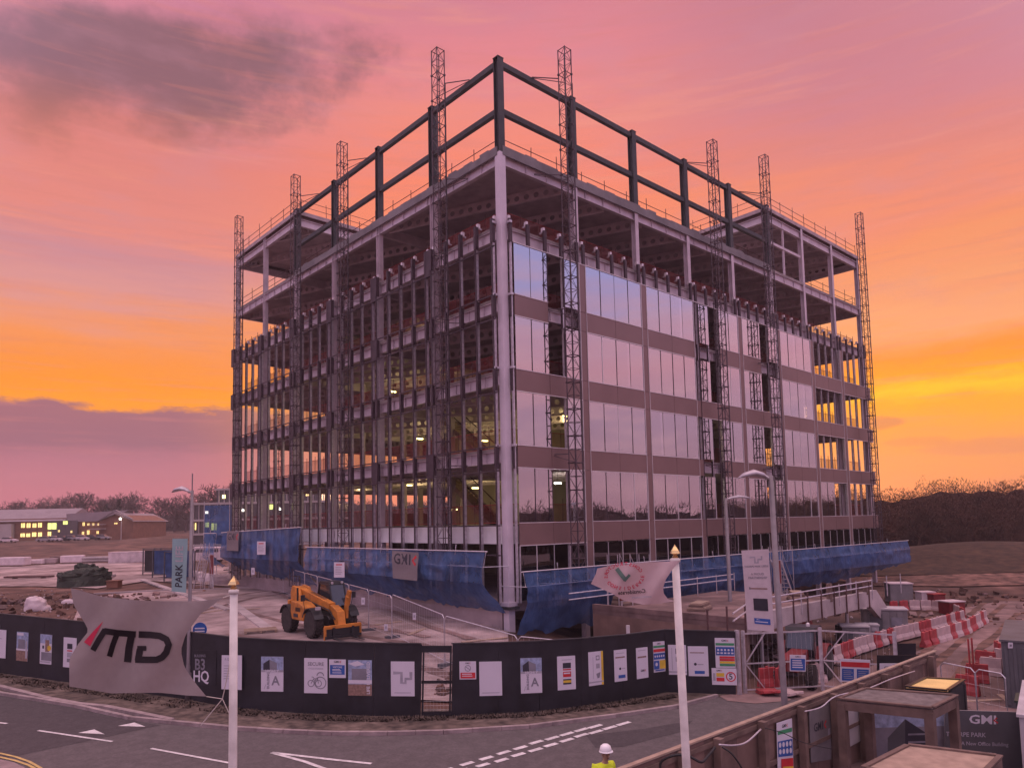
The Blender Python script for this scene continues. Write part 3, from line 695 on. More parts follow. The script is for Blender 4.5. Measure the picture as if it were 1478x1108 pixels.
for k in (1, 2):
    m = MB(); z = FL[k]
    for s in range(20):
        m.box((6.5, 8.5+s*.27, z+.1+s*.19), (1.2, .28, .04), 'timber_pale'); m.box((6.5, 8.62+s*.27, z+.1+s*.19-.1), (1.2, .03, .17), 'timber_pale')
    for dx in (-.62, .62): m.beam((6.5+dx, 8.4, z), (6.5+dx, 13.9, z+3.85), .05, .3, 'timber_pale'); m.beam((6.5+dx, 8.4, z+1), (6.5+dx, 13.9, z+4.85), .04, .05, 'steel_rust')
    part(m, 'staircase')
# ---------------------------------------------------------------- podium deck by the right facade
pod = thing('podium_deck', 'pale concrete entrance deck on props with tube handrails below the right facade', 'deck', (0, 0, 0))
m = MB(); X0, X1, YD = 3.6, 16.0, -11.55
m.bx(X0, X1, YD+.3, -2.5, -6.0, -5.75, 'site_road'); m.build('deck_slab', pod)
m = MB(); m.bx(X0, X1, YD, YD+.29, -6.12, -5.32, 'conc_pale')
for q in range(12): x = .2+q*1.42; m.bx(x-.03, x+.03, YD-.06, YD-.003, -6.2, -4.78, 'steel_rust')
m.build('edge_upstand', pod)
m = MB(); m.bx(X0, X0+.3, YD+.31, -2.5, -8.1, -6.003, 'ply'); m.build('side_wall', pod)
m = MB(); m.bx(X0-.02, X0+.28, YD+.31, -2.5, -5.747, -5.5, 'site_road'); m.build('edge_upstand', pod)
m = MB(); m.prism([(X1+.01, -5.3), (X1+.01, -6.1), (19.4, -8.2), (20.6, -8.2), (X1+.9, -5.3)], 'y', YD, YD+.3, 'conc_pale'); m.build('wing_wall', pod)
for (ya) in (YD-.02, -3.2):
    m = MB()
    for h in (-4.72, -5.02): m.tube([(X0-2.5, ya-(.6 if ya < -5 else 0), h-.25 if ya < -5 else h), (X0, ya, h), (X1+.2, ya, h)], .035, 'galv', 6)
    for q in range(9): x = X0+.4+q*2.05; m.tube([(x, ya, -5.75), (x, ya, -4.62)], .028, 'galv', 6)
    if ya < -5:
        for x in (11.3, 15.7): m.box((x, ya+.1, -5.0), (.22, .22, .9), 'timber')
    m.build('handrail', pod)
for q in range(4):
    for y in (YD+1, -6.5): m = MB(); m.tube([(1.5+q*4.6, y, -8.05), (1.5+q*4.6, y, -6.0)], .09, 'trim_pale', 10); m.build('prop', pod)
for x in (8.0, 10.1): m = MB(); m.box((x, -7.6, -7.0), (.7, .5, 2.0), 'conc_wall'); m.build('pier', pod)
# ---------------------------------------------------------------- lattice masts
def mast(label, x, y, ztop, off, z0=-5.3, ties=(), s=.52, face=0):
    t = thing('lattice_mast', label, 'mast', (x, y, z0), 0, 'lattice masts standing round the building')
    h = ztop-z0; n = round(h/1.5); sec = h/n; m = MB(); r = .033
    c = [(-s/2, -s/2), (s/2, -s/2), (s/2, s/2), (-s/2, s/2)]
    for (a, b) in c: m.tube([(a, b, 0), (a, b, h)], r, 'mast_metal', 6)
    for k in range(n*2+1):
        z = min(h-.03, max(.03, k*sec/2)); rr = .028 if k % 2 == 0 else .018
        for q in range(4): a, b = c[q], c[(q+1) % 4]; m.tube([(a[0], a[1], z), (b[0], b[1], z)], rr, 'mast_metal', 4, False)
        if k % 2 == 0 and 0 < k < 2*n: 
            for (a, b) in c: m.box((a, b, z), (.1, .1, .1), 'mast_metal')
    m.build('mast_frame', t)
    m = MB()
    for k in range(n*2):
        z = k*sec/2; z1 = z+sec/2
        for q in range(4):
            a, b = c[q], c[(q+1) % 4]
            if (k+q) % 2: a, b = b, a
            m.tube([(a[0], a[1], z+.03), (b[0], b[1], z1-.03)], .015, 'mast_metal', 4, False)
    m.build('mast_bracing', t)
    m = MB(); m.tube([(s/2+.06, -s/2, 0), (s/2+.06, -s/2, h-2)], .02, 'cable', 5); m.build('power_cable', t)
    for (dz, dx, dy) in ties:
        m = MB(); q = Vector((dx-x, dy-y, dz-z0)); e = Vector((0, 0, dz-z0))
        m.tube([e+Vector((s/2*(1 if q.x > 0 else -1), s/2*(1 if q.y > 0 else -1), 0)), q], .03, 'mast_metal', 5); m.tube([e+Vector((s/2*(1 if q.x > 0 else -1), -s/2*(1 if q.y > 0 else -1), -.5)), q+Vector((0, 0, -.05))], .022, 'mast_metal', 5)
        m.build('wall_tie', t)
    return t
mast('lattice mast at the far left corner, leftmost of all the masts', -1.3, 33.3, 26.2, 0, -5.5, ((14, -.2, 32.2), (6, -.2, 32.2), (22, -.2, 32.2)))
mast('lattice mast second from the left, topping out beside the end of the dark roof frame', -1.3, 22.1, 25.6, 0, -5.5, ((24.0, -.15, 20.6), (14, -.2, 21), (6, -.2, 21)))
mast('lattice mast on the left facade beside the fourth roof frame post from the corner', -1.3, 14.9, 25.15, 0, -2.4, ((23.9, -.15, 13.4), (14, -.2, 14), (6, -.2, 14)))
mast('tall lattice mast just left of the corner column, the left one of the two tallest', -1.3, 3.75, 26.0, 0, -2.7, ((24.0, -.15, 2.3), (18.3, -.15, 2.6), (10, -.2, 3), (2, -.2, 3)))
mast('tall lattice mast just right of the corner column, the right one of the two tallest', 3.93, -1.3, 25.7, 0, -5.4, ((24.0, 2.4, -.15), (18.3, 2.4, -.15), (10.6, 3, -.4), (2.5, 3, -.4)))
mast('lattice mast near the middle of the right facade, behind the small street lamp', 19.1, -1.3, 25.6, 0, -5.4, ((24.0, 17.5, -.15), (10.6, 18, -.4), (2.5, 18, -.4)))
mast('lattice mast on the right facade rising behind the big street lamp', 26.5, -1.3, 27.0, 0, -5.4, ((24.0, 24.6, -.15), (10.6, 25.5, -.4), (2.5, 25.5, -.4)))
mast('lattice mast at the far right corner, rightmost of all the masts', 44.4, -1.3, 27.4, 0, -5.4, ((18, 45.8, -.15), (10, 45.8, -.3), (2, 45.8, -.3)))
mast('lattice mast behind the building seen through its open left end', 4.4, YM+1.3, 20.2, 0, -5.4, ((14, 4.4, YM+.2),))
mast('lattice mast behind the building seen through its open right end', XM+1.4, 10.5, 20.2, 0, -5.4, ((14, XM+.2, 10.5),))
# ---------------------------------------------------------------- blue debris netting on scaffold brackets
def netting(label, side, t0, t1, prof, zt, seed, sag=.1, mid=None, dark=True, group='blue debris nets along the building'):
    """prof: list of (outward offset, z, material above)"""
    t = thing('debris_netting', label, 'netting', (-.5, (t0+t1)/2, zt) if side == 0 else ((t0+t1)/2, -.5, zt), 0, group)
    o = Vector(t.location); n = max(4, int(abs(t1-t0)/.25))
    def P(s, off, z): return Vector((-off, s, z))-o if side == 0 else Vector((s, -off, z))-o
    m = MB()
    for b in range(len(prof)-1):
        (o0, z0, mt), (o1, z1, _) = prof[b], prof[b+1]; K = 5; vs = []; fs = []
        for i in range(n+1):
            s = t0+(t1-t0)*i/n
            for k in range(K+1):
                f = k/K; w = (noise.noise(Vector((s*.7, f*2+b*3, seed)))*.22+.1*noise.noise(Vector((s*2.2, f*3+b*3, seed+4))))*math.sin(PI*min(1, f+.1))
                off = o0+(o1-o0)*f+w*(.4 if b == 0 else 1); z = z0(s)+(z1(s)-z0(s))*f+(.30*noise.noise(Vector((s*.9, seed, 5)))+.15*noise.noise(Vector((s*3.1, seed, 5))) if (b == len(prof)-2 and k == K) else 0)
                vs.append(P(s, off, z))
        for i in range(n):
            for k in range(K): q = i*(K+1)+k; fs.append((q, q+1, q+K+2, q+K+1))
        m.add(vs, fs, mt)
    m.build('net', t, smooth=True)
    o0, zf, _ = prof[0]; o1, zg, _ = prof[1]
    m = MB(); m.tube([P(t0-.2, o0+.04, zf(t0)+.02), P((t0+t1)/2, o0+.04, zf((t0+t1)/2)+.02), P(t1+.2, o0+.04, zf(t1)+.02)], .03, 'trim_pale', 6); m.build('top_rail', t)
    m = MB(); m.tube([P(t0, o1-.05, zg(t0)), P(t1, o1-.05, zg(t1))], .028, 'galv', 6); m.build('mid_rail', t)
    nn = max(2, int(abs(t1-t0)/2.3))
    for i in range(nn+1):
        s = t0+(t1-t0)*i/nn; m = MB(); m.tube([P(s, o0-.05, zf(s)+.35*(i % 3 == 1)), P(s, o1-.08, zg(s)), P(s, .15, zg(s)-.05)], .026, 'galv', 6); m.build('upright', t)
    return t
C_ = lambda v: (lambda s: v)
Ln = lambda a, va, b, vb: (lambda s: va+(vb-va)*(s-a)/(b-a))
netting('near blue net left of the corner column carrying a grey banner', 0, -.3, 19.1, [(1.8, C_(-2.6), 'net_blue'), (2.0, C_(-3.35), 'net_blue'), (2.0, C_(-4.15), 'net_blue_dense'), (.5, Ln(-.3, -5.75, 19, -5.3), 'net_blue_dense')], -2.6, 1)
netting('long blue net on the far half of the left facade, highest of the nets', 0, 19.9, 34.8, [(1.9, Ln(19.9, -1.22, 34.8, -1.55), 'net_blue_dense'), (2.0, Ln(19.9, -2.4, 34.8, -2.6), 'net_blue_dense'), (2.1, C_(-3.6), 'net_blue_dense'), (.5, Ln(19.9, -5.5, 34.8, -4.6), 'net_blue_dense')], -1.3, 2)
netting('short blue net wrapped round the far left end of the building', 0, 36.4, 39.2, [(1.9, C_(-1.6), 'net_blue'), (2.0, C_(-2.6), 'net_blue'), (2.1, C_(-3.6), 'net_blue'), (1.0, C_(-4.5), 'net_blue')], -1.5, 3)
netting('long blue net along the whole right facade behind the pale flag', 1, -.6, 49.9, [(1.8, Ln(-.6, -3.62, 49.9, -3.70), 'net_blue'), (2.0, Ln(-.6, -4.34, 49.9, -4.5), 'net_blue_dense'), (2.0, Ln(-.6, -5.1, 49.9, -5.7), 'net_blue_dense'), (1.2, lambda s: -6.75 if s < 12 else -6.6 if s < 36 else -6.6+(s-36)*.05, 'net_blue_dense')], -3.6, 4)  # lower bands take the darker blue: their shadow is put into the colour
t = thing('access_platform', 'blue sheeted platform hung beyond the far left corner of the building', 'platform', at_d(321, 768, 70), 0)
t.rotation_euler = (0, 0, YAW-PI/2)
m = MB(); m.bx(-1.1, 1.3, -1.6, 1.4, -.3, 2.6, 'net_blue'); m.build('net', t)
m = MB(); m.prism([(-1.1, -.31), (1.3, -.31), (.9, -1.3), (-.7, -1.3)], 'y', -1.5, 1.3, 'net_blue_dense'); m.build('catch_net', t)
m = MB()
for (x, y) in ((-1.12, -1.62), (1.32, -1.62), (-1.12, 1.42), (1.32, 1.42)): m.tube([(x, y, -5), (x, y, 3.0)], .035, 'galv', 6)
m.build('frame', t)
# edge protection / scaffold boards on left, stair towers with red sides
def stair_tower(label, x, y, z, rz, h=2.4):
    t = thing('stair_tower', label, 'stairs', (x, y, z), rz, 'red sided stair towers')
    m = MB(); m.bx(-1.0, -.1, -.04, .0, h*.45, h, 'machine_red'); m.build('side_panel', t); m = MB(); m.bx(-.95, -.15, -.05, -.01, .2, h*.45-.02, 'conc_pale'); m.build('toe_panel', t)
    m = MB()
    for s in range(9): m.box((.1+s*.17, .35, h-.15-s*h/9.5), (.24, .7, .04), 'galv')
    m.build('tread', t)
    for y_ in (0, .72):
        m = MB(); m.beam((0, y_, h), (1.7, y_, 0), .04, .16, 'galv'); m.tube([(0, y_, h+.95), (1.7, y_, .95)], .022, 'galv', 5); m.build('stringer', t)
    m = MB()
    for (a, b) in ((-1.05, 0), (0, 0), (-1.05, .72), (0, .72), (1.7, 0), (1.7, .72)): m.tube([(a, b, 0), (a, b, h+(1.0 if a < 1 else .9))], .024, 'galv', 5)
    for zz_ in (.6, 1.3, h): m.tube([(-1.05, 0, zz_), (0, 0, zz_)], .02, 'galv', 5)
    m.tube([(-1.05, 0, .1), (0, 0, h)], .02, 'galv', 5); m.build('scaffold_frame', t); return t
stair_tower('red and white sided stair tower under the pale flag', 6.2, -3.0, -6.6, 0, 2.6)
stair_tower('red sided stair tower against the blue net beyond the tall banner', 21.6, -3.6, -6.9, 0, 2.8)
stair_tower('red sided stair tower at the far left end of the long blue net', -2.6, 35.9, -6.4, PI/2, 3.0)
# cloth hung on things: pixel outline -> points on a plane
def planar(px, fn): return [fn(*p) for p in px]
def frame_of(c4):
    """c4: tl, tr, br, bl -> bilinear map (u,v) in 0..1, v down"""
    tl, tr, br, bl = [Vector(p) for p in c4]
    return lambda u, v, e=0: (tl.lerp(tr, u)).lerp(bl.lerp(br, u), v)+NRM(c4)*e
def NRM(c4):
    tl, tr, br, bl = [Vector(p) for p in c4]; n = (tr-tl).cross(bl-tl).normalized()
    if n.dot(CAM-tl) < 0: n = -n
    return n
class Card:
    """thin board/banner: front face toward the viewer side, with things drawn on it in uv"""
    def __init__(s, c4, mat, th=.02, wav=0, n=1):
        s.c = [Vector(p) for p in c4]; s.F = frame_of(c4); s.o = s.c[3].copy(); s.m = MB(); s.th = th; s.e = .004; s.wav = wav
        s.w = (s.c[1]-s.c[0]).length; s.h = (s.c[3]-s.c[0]).length
        if wav:
            K = 14; vs = []; fs = []
            for i in range(K+1):
                for j in range(K+1): vs.append(s.P(i/K, j/K, 0)-s.o)
            for i in range(K):
                for j in range(K): q = i*(K+1)+j; fs.append((q, q+1, q+K+2, q+K+1))
            s.m.add(vs, fs, mat)
        else:
            A = [s.P(u, v, 0)-s.o for u, v in ((0, 0), (1, 0), (1, 1), (0, 1))]; B = [s.P(u, v, -th)-s.o for u, v in ((0, 0), (1, 0), (1, 1), (0, 1))]
            s.m.add(A+B, [(0, 1, 2, 3), (7, 6, 5, 4)]+[(i, (i+1) % 4, 4+(i+1) % 4, 4+i) for i in range(4)], mat)
    def P(s, u, v, e):
        w = s.wav*(math.sin(u*5+v*3)*.6+math.sin(v*7-u*2)*.4)*math.sin(PI*min(1, v+.05)) if s.wav else 0
        return s.F(u, v, e+w)
    def rect(s, u0, v0, u1, v1, mat, e=None):
        s.e += .0006; e = s.e if e is None else e
        s.m.quad([s.P(u, v, e)-s.o for u, v in ((u0, v0), (u1, v0), (u1, v1), (u0, v1))], mat)
    def poly(s, pts, mat):
        s.e += .0006; s.m.quad([s.P(u, v, s.e)-s.o for u, v in pts], mat)
    def stroke(s, pts, w, mat, closed=False):
        s.e += .0006; asp = s.w/s.h; P = [Vector((u, v/asp)) for u, v in pts]; k = len(P); L_, R_ = [], []
        for i, p in enumerate(P):
            a = P[(i-1) % k if closed else max(i-1, 0)]; b = P[(i+1) % k if closed else min(i+1, k-1)]; d = (b-a).normalized(); n = Vector((-d.y, d.x))*w/2; L_.append(p+n); R_.append(p-n)
        vs = [s.P(p.x, p.y*asp, s.e)-s.o for p in L_+R_]
        s.m.add(vs, [(i, (i+1) % k, k+(i+1) % k, k+i) for i in range(k if closed else k-1)], mat)
    def circle(s, u, v, r, mat, w=None, n=20, a0=0, a1=2*PI):
        asp = s.w/s.h; pts = [(u+r*math.cos(a0+(a1-a0)*k/n), v+r*asp*math.sin(a0+(a1-a0)*k/n)) for k in range(n+(0 if a1-a0 > 6 else 1))]
        if w: s.stroke(pts, w, mat, closed=a1-a0 > 6)
        else: s.poly(pts, mat)
    def text(s, st, u, v, size, mat, rot=0, mirror=False, sx=1):
        """size = letter size as a fraction of the card's width"""
        s.e += .0006; asp = s.w/s.h; c, sn = math.cos(rot), math.sin(rot)
        def fn(x, y):
            x *= sx*(-1 if mirror else 1); X = x*c-y*sn; Y = x*sn+y*c; return s.P(u+X*size, v-Y*size*asp, s.e)-s.o
        s.m.text(st, fn, mat)
    def lines(s, u0, u1, v0, v1, n, mat, fill=.45):
        for k in range(n):
            v = v0+(v1-v0)*k/max(1, n); s.rect(u0, v, u1-(u1-u0)*(.25*random.random()), v+(v1-v0)/n*fill, mat)
    def build(s, name, label, cat, group=None, smooth=False):
        o = s.m.build(name, loc=None, smooth=smooth); o.location = s.o; return tag(o, label, cat, group)
XP = lambda X: (lambda x, y: at_x(x, y, X))
YP = lambda Y: (lambda x, y: at_y(x, y, Y))
def q4(fn, x0, y0, x1, y1, dy=0): return [fn(x0, y0), fn(x1, y0+dy), fn(x1, y1+dy), fn(x0, y1)]
def logo4(c, u, v, s, ink='poster_ink', red='ink_red'):
    """the maker's mark: heavy G m i with a red 4"""
    c.text('G', u-.30*s, v, .34*s, ink, sx=1.15); c.text('M', u-.02*s, v, .34*s, ink, sx=1.0); c.text('I', u+.19*s, v, .34*s, ink, sx=1.3)
    c.stroke([(u+.44*s, v-.10*s*c.w/c.h), (u+.30*s, v+.0*s), (u+.44*s, v+.10*s*c.w/c.h)], .07*s, red)
c = Card([at_x(566, 794, -2.25), at_x(604, 797, -2.25), at_x(602, 838, -2.4), at_x(567, 834, -2.4)], 'banner_cloth', wav=.05); logo4(c, .5, .3, .95); c.build('site_banner', 'grey cloth banner with dark lettering and a red mark on the near blue net', 'banner', smooth=True)
c = Card([at_x(328, 766, -2.15), at_x(345, 766, -2.15), at_x(344, 795, -2.2), at_x(327, 794, -2.2)], 'banner_cloth', wav=.05); logo4(c, .5, .3, .9); c.build('site_banner', 'small grey cloth banner at the far left end of the long blue net', 'banner', smooth=True)
for (x0, y0, x1, y1, X, l) in ((371, 781, 383, 800, -2.3, 'white notice board on the far left blue net'), (482, 811, 497, 833, -2.2, 'white notice board on the near blue net left of the grey banner')):
    c = Card(q4(XP(X), x0, y0, x1, y1), 'poster_white'); c.rect(.2, .12, .8, .2, 'ink_red'); c.lines(.15, .85, .3, .85, 5, 'poster_grey'); c.build('notice_board', l, 'notice')
# ---------------------------------------------------------------- black hoarding round the site
HB = [(-75, 961), (0, 972), (126, 989), (200, 1000), (270, 1010), (340, 1023), (440, 1030.5), (540, 1034), (609, 1035)]
HB2 = [(653, 1034.5), (720, 1032), (780, 1027.6), (840, 1021), (900, 1012.7), (962, 999.5), (1064, 1003)]
HP = [at_g(*p) for p in HB+HB2]; HH = 2.36
hd = thing('site_hoarding', 'curved black painted hoarding round the building site along the road', 'hoarding', (HP[5].x, HP[5].y, H(HP[5].x, HP[5].y)))
ho = Vector(hd.location)
def hpanel(a, b, name='panel', za=None):
    m = MB(); n = max(1, round((b-a).length/2.44))
    za_, zb_ = H(a.x, a.y), H(b.x, b.y)
    for k in range(n):
        m = MB(); p, q = a.lerp(b, k/n), a.lerp(b, (k+.996)/n); z0, z1 = za_+(zb_-za_)*k/n, za_+(zb_-za_)*(k+1)/n
        p = Vector((p.x, p.y, z0))-ho; q = Vector((q.x, q.y, z1))-ho; m.beam(p+Vector((0, 0, HH/2)), q+Vector((0, 0, HH/2)), .04, HH+.1, 'hoarding'); m.build(name, hd)
        m = MB(); m.beam(p+Vector((0, 0, HH+.075)), q+Vector((0, 0, HH+.075)), .10, .03, 'hoarding_edge'); m.build('capping', hd)
for i in range(len(HP)-1):
    if i == len(HB)-1: continue
    hpanel(HP[i], HP[i+1])
ga, gb = HP[len(HB)-1], HP[len(HB)]                   # the viewing gap
ga = Vector((ga.x, ga.y, H(ga.x, ga.y)))-ho; gb = Vector((gb.x, gb.y, H(gb.x, gb.y)))-ho; dg_ = (gb-ga).normalized(); U_ = Vector((0, 0, 1))
m = MB()
m.beam(ga+U_*.1, gb+U_*.1, .04, .2, 'hoarding'); m.beam(ga+U_*1.16, gb+U_*1.16, .05, .09, 'hoarding'); m.beam(ga+U_*(HH-.11), gb+U_*(HH-.11), .04, .22, 'hoarding'); m.beam(ga+U_*HH*.5+dg_*.02, ga+U_*HH*.5+dg_*.08, .05, HH, 'hoarding'); m.beam(gb+U_*HH*.5-dg_*.08, gb+U_*HH*.5-dg_*.02, .05, HH, 'hoarding'); m.build('viewing_frame', hd)
m = MB(); z = ga.lerp(gb, .5)
for k in range(9): p = ga.lerp(gb, (k+.5)/9); m.tube([p+U_*.2, p+U_*(HH-.2)], .003, 'galv', 4, False)
for k in range(14): m.tube([ga+U_*(.25+k*.14), gb+U_*(.25+k*.14)], .003, 'galv', 4, False)
m.build('viewing_mesh', hd)
m = MB(); p = HP[-1]; p = Vector((p.x, p.y, H(p.x, p.y)))-ho; m.box(p+Vector((.1, -.05, 1.22)), (.14, .14, 2.5), 'galv'); m.build('end_post', hd)
def hplane(x):
    """vertical plane of the hoarding run that the pixel column x crosses"""
    A = HB+HB2
    for i in range(len(A)-1):
        if A[i][0] <= x <= A[i+1][0]: break
    a, b = HP[i], HP[i+1]; d = Vector((b.x-a.x, b.y-a.y, 0)).normalized(); n = Vector((-d.y, d.x, 0))
    if n.dot(CAM-a) < 0: n = -n
    a2 = a+n*.035
    return lambda px, py: (lambda r: CAM+r*((a2-CAM).dot(n)/r.dot(n)))(ray(px, py))
def hcard(x0, y0, x1, y1, mat='poster_white', slope=0):
    fn = hplane((x0+x1)/2); a = fn(x0, y0); b = fn(x1, y0+slope); cz = fn(x0, y1); h = a.z-cz.z
    return Card([a, b, b-Vector((0, 0, h)), a-Vector((0, 0, h))], mat, .012)
PG = 'posters fixed along the black hoarding'
def put(c, label, cat='poster', name='poster'): return c.build(name, label, cat, PG)
c = hcard(-9, 907.5, 9, 948, slope=1.5); c.rect(.15, .05, .5, .08, 'poster_grey'); c.rect(.2, .3, .7, .32, 'poster_grey'); put(c, 'plain white poster cut off by the left edge of the photo')
c = hcard(24.5, 911, 41, 952.5, 'ink_sky', slope=1.5); c.rect(0, .62, 1, 1, 'ink_brown'); c.rect(.15, .25, .75, .6, 'ink_grey'); c.rect(.0, .58, 1, .64, 'poster_white'); c.rect(.8, .3, .95, .9, 'poster_grey'); c.rect(.05, .03, .6, .12, 'poster_white'); put(c, 'poster of a grey block under blue sky with a brown foot at far left')
c = hcard(58.5, 914.5, 75, 957, slope=1.5); c.rect(.0, .0, 1, .3, 'ink_sky'); c.rect(.12, .6, 1, .88, 'ink_grey'); c.rect(.45, .18, .8, .58, 'ink_brown'); c.circle(.8, .45, .17, 'ink_yellow'); c.rect(.2, .38, .35, .48, 'poster_ink'); c.rect(.06, .9, .9, .95, 'poster_grey'); put(c, 'poster with a blue top, a brown building and a yellow patch')
c = hcard(92, 919, 110.5, 962, slope=1.5); c.rect(.3, .2, .7, .38, 'poster_ink'); c.rect(.3, .42, .7, .46, 'ink_red'); c.rect(.3, .5, .7, .66, 'poster_grey'); c.rect(.3, .7, .7, .82, 'ink_grey'); put(c, 'white poster with a column of small pictures beside the grey flag')
c = hcard(279, 938, 312, 988, 'hoarding'); c.text('BUILDING', .30, .16, .11, 'ink_grey'); c.text('B3', .31, .42, .46, 'ink_grey'); c.text('HQ', .36, .76, .46, 'poster_white'); put(c, 'black panel lettered B3 HQ beside the left flagpole', 'sign', 'site_sign')
c = hcard(320, 945, 349, 994, slope=.3); c.text('A GREEN', .42, .12, .13, 'poster_grey'); c.lines(.12, .8, .3, .75, 6, 'poster_grey', .25); put(c, 'white text poster partly behind the left flagpole')
def bigA(x0, y0, x1, y1, label, sl=.3):
    c = hcard(x0, y0, x1, y1, slope=sl); c.rect(0, 0, 1, .42, 'ink_sky'); c.poly([(.1, .2), (.38, .08), (.72, .18), (.72, .38), (.1, .38)], 'poster_ink'); c.poly([(.38, .08), (.72, .18), (.72, .38), (.4, .38)], 'ink_grey'); c.rect(0, .38, 1, .44, 'poster_grey')
    c.text('A', .66, .70, .52, 'ink_grey'); c.text('BUILDING', .33, .68, .15, 'ink_grey', rot=PI/2); c.text('HIGHLY', .5, .42, .17, 'poster_white'); c.stroke([(.15, .93), (.22, .8)], .012, 'ink_grey'); put(c, label)
bigA(377, 947, 409, 997, 'poster with a cube building over a grey letter A, left of the bicycle poster')
c = hcard(439, 949, 472.5, 999.5, slope=.5); c.text('SECURE', .5, .17, .2, 'ink_grey'); c.text('CYCLE STORAGE', .5, .3, .085, 'poster_grey')
for u in (.3, .62): c.circle(u, .72, .13, 'ink_grey', .03)
c.stroke([(.3, .72), (.42, .58), (.58, .58), (.62, .72)], .03, 'ink_grey'); c.stroke([(.42, .58), (.47, .72), (.6, .57)], .03, 'ink_grey'); c.stroke([(.33, .53), (.42, .55)], .03, 'ink_grey'); c.circle(.7, .7, .24, 'ink_grey', .035); c.circle(.7, .5, .14, 'ink_grey', .035, a0=PI, a1=2*PI); put(c, 'white poster lettered SECURE with a bicycle and padlock drawing')
c = hcard(475, 951, 499, 977.5, slope=.3); logo4(c, .5, .13, .5); c.rect(.06, .3, .94, .82, 'ink_blue'); c.text('VISITORS', .5, .42, .14, 'poster_white'); c.lines(.2, .8, .52, .66, 2, 'poster_white', .5); c.rect(.2, .7, .75, .74, 'poster_white'); put(c, 'small square blue and white notice beside the bicycle poster', 'sign', 'safety_sign')
c = hcard(502.5, 952, 536.5, 1003, 'ink_sky', slope=.4); c.rect(0, .68, 1, 1, 'ink_brown'); c.rect(.15, .24, .8, .6, 'ink_grey'); c.rect(0, .56, 1, .66, 'poster_white'); c.poly([(0, .1), (.4, .02), (.7, .12), (.3, .18)], 'poster_white'); c.text('LIFE DELIVERED', .86, .5, .19, 'poster_white', rot=PI/2); put(c, 'poster of a grey box building with white lettering up its right side')
c = hcard(564, 954, 598, 1004, slope=.2); c.stroke([(.1, .33), (.45, .33), (.45, .62), (.62, .62), (.62, .5), (.85, .5), (.85, .3)], .13, 'poster_grey'); c.rect(.15, .89, .85, .91, 'poster_grey'); put(c, 'white poster with a stepped grey mark left of the viewing gap')
c = hcard(663, 954, 687, 980, slope=-.2); logo4(c, .5, .1, .35); c.circle(.5, .38, .17, 'ink_grey', .035); c.stroke([(.39, .3), (.61, .46)], .035, 'ink_grey'); c.rect(.06, .62, .94, .94, 'ink_red'); c.lines(.14, .9, .68, .9, 2, 'poster_white', .4); put(c, 'small square prohibition sign with a red foot right of the viewing gap', 'sign', 'safety_sign')
c = hcard(691.5, 954.5, 724, 1004, slope=-.6); c.rect(.12, .9, .88, .92, 'poster_grey'); put(c, 'blank white poster between the prohibition sign and the right letter A poster')
bigA(751, 949.5, 781.5, 1000.5, 'poster with a cube building over a grey letter A, right of the viewing gap', -.9)
c = hcard(804, 947, 830, 996, slope=-1.5); c.rect(.3, .2, .75, .36, 'poster_ink'); c.rect(.3, .38, .75, .42, 'ink_red'); c.rect(.3, .46, .75, .62, 'ink_red'); c.rect(.34, .49, .7, .53, 'poster_white'); c.rect(.3, .68, .75, .84, 'poster_ink'); c.rect(.3, .72, .75, .79, 'ink_yellow'); c.rect(.25, .1, .8, .12, 'poster_grey'); put(c, 'white poster with black red and yellow blocks stacked down the middle')
c = hcard(849, 941, 870, 990, slope=-2.4); c.rect(.86, 0, 1, 1, 'ink_yellow'); c.rect(.5, .12, .75, .26, 'ink_grey'); c.rect(.55, .15, .7, .23, 'poster_white'); c.rect(.5, .36, .75, .5, 'poster_grey'); c.poly([(.5, .66), (.78, .62), (.72, .78), (.58, .8)], 'ink_grey'); c.stroke([(.3, .15), (.3, .8)], .03, 'poster_grey'); c.rect(0, .88, 1, .92, 'poster_grey'); put(c, 'white poster with a yellow right edge and small icons')
c = hcard(886, 938, 904, 984, slope=-2); c.rect(.15, .1, .8, .12, 'poster_grey'); c.rect(.1, .22, .85, .26, 'ink_brown'); c.circle(.45, .6, .08, 'poster_ink'); c.rect(.6, .59, .85, .61, 'poster_grey'); c.rect(.3, .8, .85, .9, 'ink_blue'); put(c, 'white poster with a black dot and a blue foot, right of the yellow edged one')
c = hcard(918, 935, 934.5, 980, slope=-2); c.rect(.15, .08, .8, .1, 'poster_grey'); c.rect(.1, .28, .85, .33, 'ink_brown'); logo4(c, .55, .75, .5); put(c, 'white poster with a brown line and a small dark mark at its foot')
def safety(c):
    c.rect(0, .13, 1, .2, 'ink_green'); logo4(c, .5, .07, .4); c.rect(0, .24, 1, .34, 'ink_red'); c.rect(0, .38, 1, .58, 'ink_blue')
    for k in range(5): c.circle(.13+k*.185, .48, .06, 'poster_white')
    c.rect(0, .62, .45, .9, 'ink_blue'); c.rect(.5, .62, 1, .9, 'ink_yellow'); c.circle(.22, .74, .1, 'poster_white'); c.rect(.1, .92, .9, .96, 'ink_blue')
c = hcard(942.5, 926, 959, 970.5, slope=-1.5); safety(c); put(c, 'tall colourful safety notice just left of the corner of the hoarding', 'sign', 'safety_sign')
c = hcard(964, 930, 990, 973, slope=.4); c.rect(.4, .12, .7, .3, 'ink_grey'); c.rect(.45, .16, .65, .26, 'poster_white'); c.rect(.4, .4, .7, .56, 'poster_grey'); c.stroke([(.2, .1), (.2, .85)], .03, 'poster_grey'); c.rect(0, .88, 1, .93, 'poster_grey'); put(c, 'white poster partly behind the right flagpole')
